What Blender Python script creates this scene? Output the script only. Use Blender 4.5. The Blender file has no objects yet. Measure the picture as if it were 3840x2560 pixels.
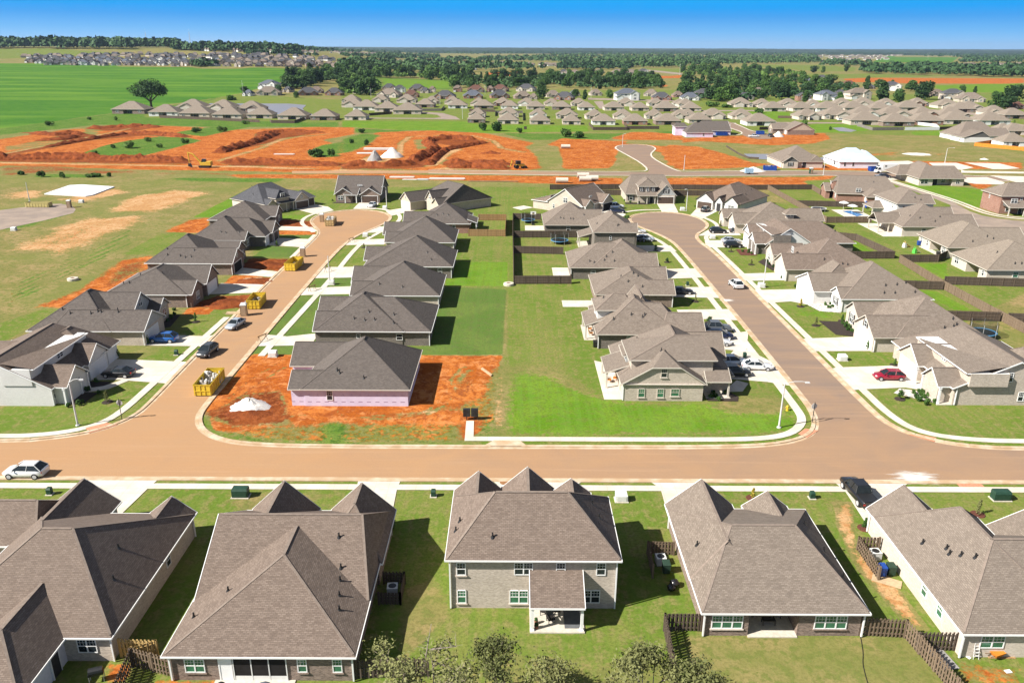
import bpy, math, random
import numpy as np

rnd = random.Random(11)
sc = bpy.context.scene
COL = sc.collection

# ------------------------------------------------------------------ survey of the place
# The plan was surveyed from the air: VIEW holds the survey sheets, ground() turns a sheet
# reading into metres on the terrain (x east, y north along the streets, z up).
FOC, CX, CY, EYE = 2986.0, 1920.0, 1280.0, 46.0
PITCH, ROLL = math.radians(20.26), math.radians(0.25)
cP, sP, cR, sR = math.cos(PITCH), math.sin(PITCH), math.cos(ROLL), math.sin(ROLL)
VIEW = dict(V1=(0, 1700, 1.8234), V2=(1280, 1700, 1.8234), V3=(2560, 1700, 1.8234), V4=(0, 1000, 1.8234),
            V5=(1280, 1000, 1.8234), V6=(2560, 1000, 1.8234), V7=(0, 560, 1.8375), V8=(1280, 560, 1.8375),
            V9=(2560, 560, 1.8375), T1=(0, 120, 1.8375), T2=(1280, 120, 1.8375), T3=(2560, 120, 1.8375),
            KA=(1060, 1060, 3.1364), KB=(1060, 640, 2.6727), KC=(0, 1000, 2.8), KD=(500, 660, 3.1357),
            KE=(2120, 1020, 2.9037), KF=(1900, 640, 2.8), KG=(2960, 1040, 2.6727), KH=(2700, 700, 2.7349),
            KI=(3040, 600, 2.94), KJ=(3140, 360, 3.36), KK=(2500, 440, 3.675), O=(0, 0, 0.6125))


def terrain(x, y):
    """gentle rise of the cropland far to the west; everything nearer is flat"""
    if y < 700:
        return 0.0
    a = min(1, max(0, (-x / y - 0.08) / 0.24))
    a = a * a * (3 - 2 * a)
    b = min(1.05, max(0, (y - 700) / 1200.0))
    return 38.0 * a * b ** 1.3


def ray(v, px, py):
    x0, y0, s = VIEW[v]
    u, w = x0 + px / s - CX, y0 + py / s - CY
    u, w = u * cR + w * sR, -u * sR + w * cR
    return (u, FOC * cP - w * sP, -FOC * sP - w * cP)


def ground(v, px, py, z=0.0):
    d = ray(v, px, py)
    if d[2] > -2:
        d = (d[0], d[1], -2.0)
    t = (z - EYE) / d[2]
    x, y = d[0] * t, d[1] * t
    if y > 700 and z == 0.0 and terrain(x, y) > 0.05:
        t1 = 600 / d[1]
        n = 400
        for i in range(n + 1):
            q = t1 + (t - t1) * i / n
            if EYE + d[2] * q < terrain(d[0] * q, d[1] * q):
                return d[0] * q, d[1] * q
    return x, y


def size_at(v, px, py, wpx):
    """metres spanned by wpx sheet units at the ground point"""
    d = ray(v, px, py)
    x, y = ground(v, px, py)
    return wpx / VIEW[v][2] * y / d[1]


# ------------------------------------------------------------------ mesh builder
class MB:
    def __init__(s):
        s.v, s.f, s.m = [], [], []

    def face(s, pts, m=0):
        b = len(s.v)
        s.v.extend(pts)
        s.f.append(tuple(range(b, b + len(pts))))
        s.m.append(m)

    def mesh(s, vs, fs, m=0):
        b = len(s.v)
        s.v.extend(vs)
        for f in fs:
            s.f.append(tuple(i + b for i in f))
            s.m.append(m)

    def hexa(s, p, m=0):
        """p: four bottom corners (ccw seen from above) then four top corners"""
        s.mesh(p, [(3, 2, 1, 0), (4, 5, 6, 7), (0, 1, 5, 4), (1, 2, 6, 5), (2, 3, 7, 6), (3, 0, 4, 7)], m)

    def box(s, x0, x1, y0, y1, z0, z1, m=0):
        s.hexa([(x0, y0, z0), (x1, y0, z0), (x1, y1, z0), (x0, y1, z0), (x0, y0, z1), (x1, y0, z1), (x1, y1, z1), (x0, y1, z1)], m)

    def obox(s, cx, cy, z0, z1, lx, ly, yaw=0.0, m=0, taper=1.0):
        c, n = math.cos(yaw), math.sin(yaw)
        q = []
        for z, k in ((z0, 1.0), (z1, taper)):
            for a, b in ((-1, -1), (1, -1), (1, 1), (-1, 1)):
                px, py = a * lx / 2 * k, b * ly / 2 * k
                q.append((cx + px * c - py * n, cy + px * n + py * c, z))
        s.hexa(q, m)

    def beam(s, a, b, w, up, down, m=0):
        """bar from a to b, w wide, reaching up above and down below the line"""
        dx, dy = b[0] - a[0], b[1] - a[1]
        l = math.hypot(dx, dy)
        if l < 1e-6:
            return
        nx, ny = -dy / l * w / 2, dx / l * w / 2
        q = []
        for dz in (-down, up):
            q += [(a[0] + nx, a[1] + ny, a[2] + dz), (a[0] - nx, a[1] - ny, a[2] + dz),
                  (b[0] - nx, b[1] - ny, b[2] + dz), (b[0] + nx, b[1] + ny, b[2] + dz)]
        s.hexa(q, m)

    def tube(s, a, b, r0, r1=None, n=6, m=0, caps=True):
        r1 = r0 if r1 is None else r1
        ax = np.array(b, float) - np.array(a, float)
        l = np.linalg.norm(ax)
        if l < 1e-6:
            return
        ax /= l
        u = np.cross(ax, (0, 0, 1.0) if abs(ax[2]) < .9 else (1.0, 0, 0))
        u /= np.linalg.norm(u)
        w = np.cross(ax, u)
        vs = []
        for p, r in ((a, r0), (b, r1)):
            for i in range(n):
                t = 2 * math.pi * i / n
                q = np.array(p) + (u * math.cos(t) + w * math.sin(t)) * r
                vs.append(tuple(q))
        fs = [(i, (i + 1) % n, n + (i + 1) % n, n + i) for i in range(n)]
        if caps:
            fs += [tuple(range(n - 1, -1, -1)), tuple(range(n, 2 * n))]
        s.mesh(vs, fs, m)

    def lathe(s, c, prof, n=12, m=0):
        """prof: list of (radius, z); closed top and bottom when radius 0"""
        vs, fs = [], []
        for r, z in prof:
            for i in range(n):
                t = 2 * math.pi * i / n
                vs.append((c[0] + r * math.cos(t), c[1] + r * math.sin(t), c[2] + z))
        for k in range(len(prof) - 1):
            for i in range(n):
                j = (i + 1) % n
                fs.append((k * n + i, k * n + j, k * n + n + j, k * n + n + i))
        s.mesh(vs, fs, m)

    def blob(s, c, r, m=0, n=8, k=5, jit=0.15, rg=rnd):
        vs, fs = [], []
        for a in range(k + 1):
            ph = math.pi * a / k - math.pi / 2
            for i in range(n):
                t = 2 * math.pi * (i + .5 * (a % 2)) / n
                q = 1 + rg.uniform(-jit, jit)
                vs.append((c[0] + r[0] * math.cos(ph) * math.cos(t) * q, c[1] + r[1] * math.cos(ph) * math.sin(t) * q, c[2] + r[2] * math.sin(ph) * q))
        for a in range(k):
            for i in range(n):
                j = (i + 1) % n
                fs.append((a * n + i, a * n + j, a * n + n + j, a * n + n + i))
        s.mesh(vs, fs, m)

    def build(s, name, mats, parent=None, smooth=False, org=None):
        if not s.f:
            return None
        me = bpy.data.meshes.new(name)
        v = np.array(s.v, dtype=float)
        if org is not None:
            v = v - np.array(org, float)
        me.from_pydata(v.tolist(), [], s.f)
        if not isinstance(mats, (list, tuple)):
            mats = [mats]
        for q in mats:
            me.materials.append(q)
        if len(mats) > 1:
            me.polygons.foreach_set('material_index', s.m)
        uvs(me)
        if smooth:
            me.polygons.foreach_set('use_smooth', [True] * len(me.polygons))
        o = bpy.data.objects.new(name, me)
        COL.objects.link(o)
        if parent is not None:
            o.parent = parent
        return o


def uvs(me):
    """metre-scaled coordinates along and up every face"""
    n = len(me.polygons)
    nor = np.empty(n * 3)
    me.polygons.foreach_get('normal', nor)
    nor = nor.reshape(n, 3)
    tot = np.empty(n, dtype=np.int32)
    me.polygons.foreach_get('loop_total', tot)
    li = np.empty(len(me.loops), dtype=np.int32)
    me.loops.foreach_get('vertex_index', li)
    co = np.empty(len(me.vertices) * 3)
    me.vertices.foreach_get('co', co)
    co = co.reshape(-1, 3)[li]
    h = np.stack([-nor[:, 1], nor[:, 0], np.zeros(n)], 1)
    l = np.linalg.norm(h, axis=1)
    flat = l < 0.05
    h[flat] = (1, 0, 0)
    l[flat] = 1
    h /= l[:, None]
    w = np.cross(nor, h)
    hh, ww = np.repeat(h, tot, 0), np.repeat(w, tot, 0)
    uv = np.stack([(co * hh).sum(1), (co * ww).sum(1)], 1)
    lay = me.uv_layers.new(name='UVMap')
    lay.data.foreach_set('uv', uv.ravel())


def tag(o, label=None, cat=None, group=None, kind=None):
    if label: o['label'] = label
    if cat: o['category'] = cat
    if group: o['group'] = group
    if kind: o['kind'] = kind
    return o


def empty(name, loc, yaw=0.0, label=None, cat=None, group=None):
    o = bpy.data.objects.new(name, None)
    o.empty_display_size = .5
    COL.objects.link(o)
    o.location = loc
    o.rotation_euler = (0, 0, yaw)
    return tag(o, label, cat, group)


def copy_tree(root, loc, yaw=0.0, scale=None, label=None, group=None, cat=None):
    c = root.copy()
    COL.objects.link(c)
    c.location = loc
    c.rotation_euler = (0, 0, yaw)
    if scale is not None:
        c.scale = scale
    tag(c, label, cat, group)
    for ch in KIDS.get(root.name, ()):
        d = ch.copy()
        COL.objects.link(d)
        d.parent = c
        for g in KIDS.get(ch.name, ()):
            e = g.copy()
            COL.objects.link(e)
            e.parent = d
    return c


KIDS = {}


def remember(root):
    KIDS[root.name] = [o for o in COL.objects if o.parent is root]
    for ch in KIDS[root.name]:
        KIDS[ch.name] = [o for o in COL.objects if o.parent is ch]
    return root


# ------------------------------------------------------------------ material helpers
class T:
    def __init__(s, name):
        s.mat = bpy.data.materials.new(name)
        s.mat.use_nodes = True
        s.t = s.mat.node_tree
        s.b = s.t.nodes['Principled BSDF']

    def n(s, typ, ins=None, **props):
        q = s.t.nodes.new(typ)
        for k, v in props.items():
            setattr(q, k, v)
        for k, v in (ins or {}).items():
            if isinstance(v, bpy.types.NodeSocket):
                s.t.links.new(v, q.inputs[k])
            elif v is not None:
                q.inputs[k].default_value = v
        return q

    def pos(s):
        return s.n('ShaderNodeNewGeometry').outputs['Position']

    def obj(s):
        return s.n('ShaderNodeTexCoord').outputs['Object']

    def uv(s):
        return s.n('ShaderNodeTexCoord').outputs['UV']

    def noise(s, vec, scale, detail=3.0, rough=.55, dist=0.0):
        return s.n('ShaderNodeTexNoise', {'Vector': vec, 'Scale': scale, 'Detail': detail, 'Roughness': rough, 'Distortion': dist}).outputs['Fac']

    def stretch(s, vec, sx, sy, sz, rot=0.0):
        return s.n('ShaderNodeMapping', {'Vector': vec, 'Scale': (sx, sy, sz), 'Rotation': (0, 0, rot)}).outputs['Vector']

    def rng(s, v, a, b, c=0.0, d=1.0, mode='SMOOTHSTEP'):
        return s.n('ShaderNodeMapRange', {'Value': v, 'From Min': a, 'From Max': b, 'To Min': c, 'To Max': d}, interpolation_type=mode).outputs['Result']

    def math(s, op, a, b=None):
        return s.n('ShaderNodeMath', {0: a, 1: b}, operation=op).outputs[0]

    def mix(s, f, a, b, mode='MIX'):
        q = s.n('ShaderNodeMix', data_type='RGBA', blend_type=mode)
        for k, v in ((0, f), (6, a), (7, b)):
            if isinstance(v, bpy.types.NodeSocket):
                s.t.links.new(v, q.inputs[k])
            else:
                q.inputs[k].default_value = v if k == 0 else (tuple(v) + (1,))[:4]
        return q.outputs[2]

    def out(s, col, rough=.9, spec=.3, bump=None, bstr=.3, bdist=.05, **kw):
        if isinstance(col, bpy.types.NodeSocket):
            s.t.links.new(col, s.b.inputs['Base Color'])
        else:
            s.b.inputs['Base Color'].default_value = (tuple(col) + (1,))[:4]
        s.b.inputs['Roughness'].default_value = rough
        s.b.inputs['Specular IOR Level'].default_value = spec
        for k, v in kw.items():
            s.b.inputs[k].default_value = v
        if bump is not None:
            q = s.n('ShaderNodeBump', {'Height': bump, 'Strength': bstr, 'Distance': bdist})
            s.t.links.new(q.outputs[0], s.b.inputs['Normal'])
        return s.mat


def plain(name, col, rough=.6, spec=.3, var=.12, scale=3.0, **kw):
    t = T(name)
    f = t.noise(t.obj(), scale, 3)
    c = t.mix(t.rng(f, .3, .7), [q * (1 - var) for q in col], [q * (1 + var) for q in col])
    return t.out(c, rough, spec, **kw)


M = {}


def roof_mat(name, a, b, row=.15, wid=.34):
    t = T(name)
    uv = t.uv()
    br = t.n('ShaderNodeTexBrick', {'Vector': uv, 'Color1': (0, 0, 0, 1), 'Color2': (1, 1, 1, 1), 'Mortar': (.0, .0, .0, 1), 'Scale': 1.0,
                                    'Mortar Size': .018, 'Mortar Smooth': .2, 'Brick Width': wid, 'Row Height': row})
    n1 = t.noise(t.obj(), 1.2, 4, .6)
    n2 = t.noise(t.stretch(uv, 2.4, 5.5, 1), 1.7, 4, .75)
    bw = t.n('ShaderNodeRGBToBW', {0: br.outputs['Color']}).outputs[0]
    f = t.math('ADD', t.math('MULTIPLY', bw, .42), t.math('MULTIPLY', n2, .95))
    c = t.mix(t.rng(f, .28, 1.02, mode='LINEAR'), a, b)
    c = t.mix(t.math('MULTIPLY', br.outputs['Fac'], .3), c, [q * .35 for q in a])
    c = t.mix(t.rng(n1, .35, .75, 0, .3), c, [q * .72 for q in a])
    ri = t.n('ShaderNodeObjectInfo').outputs['Random']
    c = t.mix(t.rng(ri, 0, 1, 0, .26, 'LINEAR'), c, [q * .62 for q in b])
    return t.out(c, .95, .15, bump=bw, bstr=.5, bdist=.03)


def brick_mat(name, a, b, mortar, row=.085, wid=.24):
    t = T(name)
    uv = t.uv()
    br = t.n('ShaderNodeTexBrick', {'Vector': uv, 'Color1': (0, 0, 0, 1), 'Color2': (1, 1, 1, 1), 'Mortar': (.5, .5, .5, 1), 'Scale': 1.0,
                                    'Mortar Size': .012, 'Brick Width': wid, 'Row Height': row, 'Bias': -.1})
    n1 = t.noise(uv, 5.5, 3, .7)
    bw = t.n('ShaderNodeRGBToBW', {0: br.outputs['Color']}).outputs[0]
    f = t.math('ADD', t.math('MULTIPLY', bw, .6), t.math('MULTIPLY', n1, .7))
    c = t.mix(t.rng(f, .3, 1.0, mode='LINEAR'), a, b)
    c = t.mix(t.math('MULTIPLY', br.outputs['Fac'], .6), c, mortar)
    n3 = t.noise(t.obj(), .5, 3)
    c = t.mix(t.rng(n3, .4, .7, 0, .18), c, [q * .6 for q in a])
    return t.out(c, .9, .2)


def wood_mat(name, a, b):
    t = T(name)
    uv = t.uv()
    u = t.n('ShaderNodeSeparateXYZ', {0: uv}).outputs[0]
    cell = t.n('ShaderNodeTexWhiteNoise', {'W': t.math('FLOOR', t.math('MULTIPLY', u, 6.8))}, noise_dimensions='1D').outputs['Value']
    fr = t.math('FRACT', t.math('MULTIPLY', u, 6.8))
    gap = t.math('LESS_THAN', fr, .14)
    n1 = t.noise(t.stretch(uv, 9, 1.2, 1), 1.5, 3)
    c = t.mix(t.math('ADD', t.math('MULTIPLY', cell, .5), t.math('MULTIPLY', n1, .5)), a, b)
    c = t.mix(t.math('MULTIPLY', gap, .75), c, [q * .2 for q in a])
    return t.out(c, .9, .15)


def leaf_mat(name, a, b, trans=.15):
    t = T(name)
    n1 = t.noise(t.obj(), .35, 3, .7)
    ri = t.n('ShaderNodeObjectInfo').outputs['Random']
    f = t.math('ADD', t.math('MULTIPLY', n1, .8), t.math('MULTIPLY', ri, .35))
    c = t.mix(t.rng(f, .3, .85), a, b)
    m = t.out(c, .75, .2)
    if trans:
        t.b.inputs['Transmission Weight'].default_value = 0
        tr = t.n('ShaderNodeBsdfTranslucent', {'Color': c})
        mx = t.n('ShaderNodeMixShader', {0: trans, 1: t.b.outputs[0], 2: tr.outputs[0]})
        t.t.links.new(mx.outputs[0], t.t.nodes['Material Output'].inputs['Surface'])
    return m


def make_materials():
    M['roof_brown'] = roof_mat('shingles brown', (.105, .078, .063), (.250, .196, .160))
    M['roof_tan'] = roof_mat('shingles weathered tan', (.120, .096, .078), (.275, .228, .188))
    M['roof_char'] = roof_mat('shingles charcoal', (.068, .057, .051), (.170, .146, .130))
    M['roof_dark'] = roof_mat('shingles dark grey', (.042, .042, .047), (.115, .115, .125))
    M['roof_red'] = roof_mat('shingles red brown', (.085, .042, .032), (.17, .09, .07))
    M['roof_blue'] = roof_mat('shingles slate blue', (.05, .058, .075), (.16, .175, .21))
    M['roof_pale'] = roof_mat('shingles pale tan', (.15, .122, .096), (.31, .26, .21))
    t = T('silver roof underlay')
    br = t.n('ShaderNodeTexBrick', {'Vector': t.uv(), 'Color1': (.36, .43, .51, 1), 'Color2': (.43, .50, .57, 1), 'Mortar': (.30, .38, .47, 1), 'Scale': 1.0, 'Mortar Size': .02, 'Brick Width': 6.0, 'Row Height': 1.0})
    t.out(t.mix(t.rng(t.noise(t.uv(), 1.4, 4), .35, .7, 0, .25), br.outputs['Color'], (.35, .45, .58)), .6, .4)
    M['roof_silver'] = t.mat
    M['brick_tan'] = brick_mat('brick tan', (.34, .27, .20), (.54, .45, .36), (.5, .46, .40))
    M['brick_grey'] = brick_mat('brick greige', (.33, .275, .225), (.55, .475, .40), (.52, .47, .41))
    M['brick_dark'] = brick_mat('brick dark brown', (.10, .070, .056), (.30, .22, .18), (.34, .29, .25))
    M['brick_char'] = brick_mat('brick charcoal', (.085, .072, .063), (.23, .20, .172), (.27, .24, .21))
    M['brick_red'] = brick_mat('brick red', (.17, .075, .05), (.33, .17, .12), (.36, .3, .26))
    M['brick_white'] = brick_mat('painted white brick', (.56, .55, .53), (.66, .65, .63), (.5, .49, .47))
    M['brick_cream'] = brick_mat('brick cream', (.42, .36, .3), (.6, .53, .46), (.55, .5, .45))
    t = T('pink house wrap')
    uv = t.uv()
    sp = t.n('ShaderNodeSeparateXYZ', {0: uv})
    u, v = sp.outputs[0], sp.outputs[1]
    fu, fv = t.math('FRACT', t.math('DIVIDE', u, 1.15)), v
    inu = t.math('MULTIPLY', t.math('GREATER_THAN', fu, .22), t.math('LESS_THAN', fu, .72))
    dash = t.math('MULTIPLY', inu, t.math('MULTIPLY', t.math('GREATER_THAN', fv, .55), t.math('LESS_THAN', fv, .66)))
    row2 = t.math('MULTIPLY', inu, t.math('MULTIPLY', t.math('GREATER_THAN', fv, 1.45), t.math('LESS_THAN', fv, 1.56)))
    nn = t.rng(t.noise(uv, 14, 2), .45, .6)
    tri = t.math('MULTIPLY', t.math('LESS_THAN', t.math('ABSOLUTE', t.math('SUBTRACT', fu, .47)), .12), t.math('MULTIPLY', t.math('GREATER_THAN', fv, 1.6), t.math('LESS_THAN', fv, 1.78)))
    c = t.mix(t.rng(t.noise(t.obj(), .7, 3), .3, .7), (.54, .49, .62), (.62, .57, .70))
    c = t.mix(t.math('MULTIPLY', dash, .75), c, (.16, .08, .16))
    c = t.mix(t.math('MULTIPLY', t.math('MAXIMUM', row2, tri), t.math('MULTIPLY', nn, .7)), c, (.30, .24, .42))
    M['wrap_pink'] = t.out(c, .6, .3)
    M['wrap_white'] = plain('white house wrap', (.62, .63, .70), .6, var=.06)
    M['siding_grey'] = plain('grey siding', (.34, .35, .35), .7)
    M['siding_dark'] = plain('dark board siding', (.10, .10, .095), .7)
    M['siding_tan'] = plain('tan siding', (.40, .34, .26), .7)
    M['siding_white'] = plain('white siding', (.62, .62, .60), .6, var=.04)
    M['white'] = plain('white paint', (.72, .72, .71), .5, var=.03)
    M['trim_tan'] = plain('cream trim', (.50, .46, .40), .6, var=.05)
    M['trim_dark'] = plain('dark brown trim', (.055, .045, .04), .6)
    M['black'] = plain('black metal', (.015, .015, .016), .4, .5)
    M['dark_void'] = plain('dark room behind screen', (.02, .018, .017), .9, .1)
    M['brown_door'] = plain('brown garage door', (.075, .05, .038), .6)
    M['white_door'] = plain('white garage door', (.66, .66, .67), .5, var=.03)
    M['glass'] = plain('window glass', (.016, .022, .026), .1, .45, var=.2)
    M['glass_green'] = plain('window glass with green blind', (.035, .13, .075), .1, .7, var=.25, scale=1.2)
    M['shutter'] = plain('dark shutter', (.03, .028, .03), .6)
    M['brass'] = plain('cap of ridge', (.20, .16, .133), .9, .1)
    M['fence_dark'] = wood_mat('weathered brown fence', (.075, .056, .043), (.14, .108, .083))
    M['fence_mid'] = wood_mat('brown fence', (.13, .092, .062), (.22, .165, .115))
    M['fence_new'] = wood_mat('new golden fence', (.42, .28, .10), (.58, .42, .19))
    M['fence_tan'] = wood_mat('honey fence', (.26, .16, .075), (.38, .25, .12))
    M['fence_orange'] = wood_mat('orange stained fence', (.52, .17, .02), (.66, .25, .04))
    M['fence_grey'] = wood_mat('grey fence', (.16, .145, .13), (.26, .24, .21))
    M['fence_white'] = plain('white vinyl fence', (.66, .66, .68), .5, var=.04)
    M['timber'] = plain('raw timber', (.42, .31, .19), .8)
    M['timber_dark'] = plain('treated timber', (.2, .12, .065), .8)
    M['galv'] = plain('galvanised steel', (.50, .50, .49), .45, .5, var=.06)
    M['concrete_cast'] = plain('cast concrete', (.48, .44, .37), .85)
    M['utility_white'] = plain('off-white cabinet', (.58, .59, .57), .5, var=.05)
    M['utility_green'] = plain('dark green cabinet', (.018, .05, .032), .5)
    M['rubber'] = plain('tyre rubber', (.02, .02, .021), .8)
    M['rim'] = plain('alloy rim', (.42, .42, .43), .3, .6)
    M['lamp_red'] = plain('tail lamp', (.35, .015, .012), .25, .6)
    M['lamp_white'] = plain('head lamp', (.65, .66, .68), .15, .7)
    M['yellow'] = plain('yellow steel', (.60, .42, .035), .55, var=.15)
    M['machine_yellow'] = plain('machine yellow', (.55, .36, .04), .5)
    M['bin_blue'] = plain('blue plastic', (.012, .05, .24), .5)
    M['bin_green'] = plain('dark green plastic', (.022, .045, .03), .5)
    M['tan_plastic'] = plain('tan plastic', (.30, .20, .12), .6)
    M['hydrant'] = plain('yellow hydrant paint', (.62, .40, .03), .5)
    M['mulch_red'] = plain('red mulch', (.10, .035, .022), .95, var=.4, scale=12)
    M['mulch'] = plain('dark mulch', (.035, .025, .02), .95, var=.5, scale=12)
    M['gravel_white'] = plain('white gravel', (.62, .59, .55), .95, var=.14, scale=5)
    M['gravel_grey'] = plain('grey gravel', (.25, .24, .23), .95, var=.2, scale=5)
    M['debris'] = plain('pale rubble', (.50, .46, .42), .9, var=.5, scale=2.5)
    M['net'] = plain('trampoline net', (.02, .022, .02), .9)
    M['bark'] = plain('bark', (.12, .09, .07), .95, var=.3)
    M['leaf'] = leaf_mat('broad leaves', (.032, .075, .018), (.085, .160, .036))
    M['leaf_dark'] = leaf_mat('dark leaves', (.022, .052, .016), (.060, .112, .030))
    M['leaf_light'] = leaf_mat('bright leaves', (.050, .110, .020), (.12, .20, .04))
    M['leaf_olive'] = leaf_mat('thin olive leaves', (.085, .098, .030), (.19, .195, .075))
    M['leaf_shrub'] = leaf_mat('shrub leaves', (.03, .075, .016), (.08, .15, .03))
    M['leaf_gold'] = leaf_mat('golden leaves', (.30, .24, .03), (.42, .36, .07))
    M['forest'] = leaf_mat('woodland canopy', (.022, .056, .020), (.058, .112, .034), 0)
    t = T('water')
    n1 = t.noise(t.stretch(t.pos(), .6, 1.6, 1), .8, 3)
    M['water'] = t.out((.22, .21, .21), .3, .5, bump=n1, bstr=.12, bdist=.05)
    M['pool_water'] = plain('pool water', (.01, .16, .42), .08, .6, var=.25, scale=1)
    # paving ---------------------------------------------------------------
    t = T('concrete paving')
    p = t.pos()
    n1, n2 = t.noise(p, .35, 4), t.noise(p, 2.5, 4)
    jx = t.n('ShaderNodeSeparateXYZ', {0: p})
    g = None
    for k in (0, 1):
        fr = t.math('FRACT', t.math('DIVIDE', jx.outputs[k], 1.52))
        q = t.math('LESS_THAN', fr, .035)
        g = q if g is None else t.math('MAXIMUM', g, q)
    c = t.mix(t.rng(n1, .35, .7), (.50, .45, .375), (.60, .55, .48))
    c = t.mix(t.rng(n2, .5, .8, 0, .35), c, (.45, .36, .26))
    c = t.mix(t.math('MULTIPLY', g, .3), c, (.22, .18, .13))
    M['concrete'] = t.out(c, .9, .2)
    t = T('kerb concrete')
    n1 = t.noise(t.pos(), .6, 4)
    M['kerb'] = t.out(t.mix(t.rng(n1, .35, .7), (.40, .28, .17), (.52, .42, .31)), .9, .2)
    t = T('brick ramp')
    M['ramp'] = t.out(t.mix(t.rng(t.noise(t.pos(), 6, 3), .3, .7), (.42, .18, .10), (.50, .25, .16)), .9, .2)
    # asphalt filmed with red dust: thicker towards the building sites in the west
    t = T('dusty asphalt')
    p = t.pos()
    x = t.n('ShaderNodeSeparateXYZ', {0: p}).outputs[0]
    y = t.n('ShaderNodeSeparateXYZ', {0: p}).outputs[1]
    dust = t.rng(x, 55, -45, 0, 1, 'LINEAR')
    ny = t.rng(y, 84, 125, 0, 1)                      # the side streets
    right = t.rng(x, 15, 45, 0, 1)
    dust = t.math('SUBTRACT', dust, t.math('MULTIPLY', t.math('MULTIPLY', ny, right), .55))
    dust = t.math('ADD', dust, t.math('MULTIPLY', t.math('SUBTRACT', 1.0, ny), .32))
    n1 = t.noise(t.stretch(p, .25, 1, 1), .35, 4, .6)
    n2 = t.noise(p, 9, 4, .7)
    n3 = t.noise(p, .12, 4, .6, 1.0)
    f = t.math('ADD', dust, t.math('MULTIPLY', t.math('SUBTRACT', n3, .5), 1.1))
    c = t.mix(t.rng(f, -.15, 1.15, mode='LINEAR'), (.205, .150, .118), (.365, .212, .108))
    c = t.mix(t.rng(n1, .3, .75, 0, .35), c, (.345, .22, .125))
    c = t.mix(t.rng(n2, .35, .7, 0, .22), c, (.15, .105, .08))
    nt = t.noise(t.stretch(p, .1, 3.0, 1), .5, 3)
    c = t.mix(t.rng(nt, .52, .75, 0, .22), c, (.44, .28, .17))
    M['asphalt'] = t.out(c, .95, .15, bump=n2, bstr=.2, bdist=.01)
    t = T('grey asphalt')
    p = t.pos()
    n1, n2, n3 = t.noise(p, .2, 4), t.noise(p, 9, 4, .7), t.noise(t.stretch(p, 2.4, .2, 1), .6, 3)
    c = t.mix(t.rng(n1, .3, .75), (.23, .185, .155), (.33, .26, .205))
    c = t.mix(t.rng(n2, .35, .7, 0, .3), c, (.13, .105, .09))
    c = t.mix(t.rng(n3, .5, .75, 0, .3), c, (.24, .19, .155))
    M['asphalt_grey'] = t.out(c, .95, .15)
    t = T('churned red earth')
    p = t.pos()
    n1, n2 = t.noise(p, .5, 5, .65), t.noise(p, 3.0, 4, .7)
    c = t.mix(t.rng(n1, .3, .7), (.115, .030, .012), (.25, .070, .022))
    c = t.mix(t.rng(n2, .55, .8, 0, .5), c, (.34, .12, .045))
    M['earth'] = t.out(c, 1.0, .05, bump=n2, bstr=.8, bdist=.3)


make_materials()
# ------------------------------------------------------------------ ground sheet
TYPES = ['lawn', 'sod', 'lush', 'weed', 'crop', 'pale', 'clay', 'churn']


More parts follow.
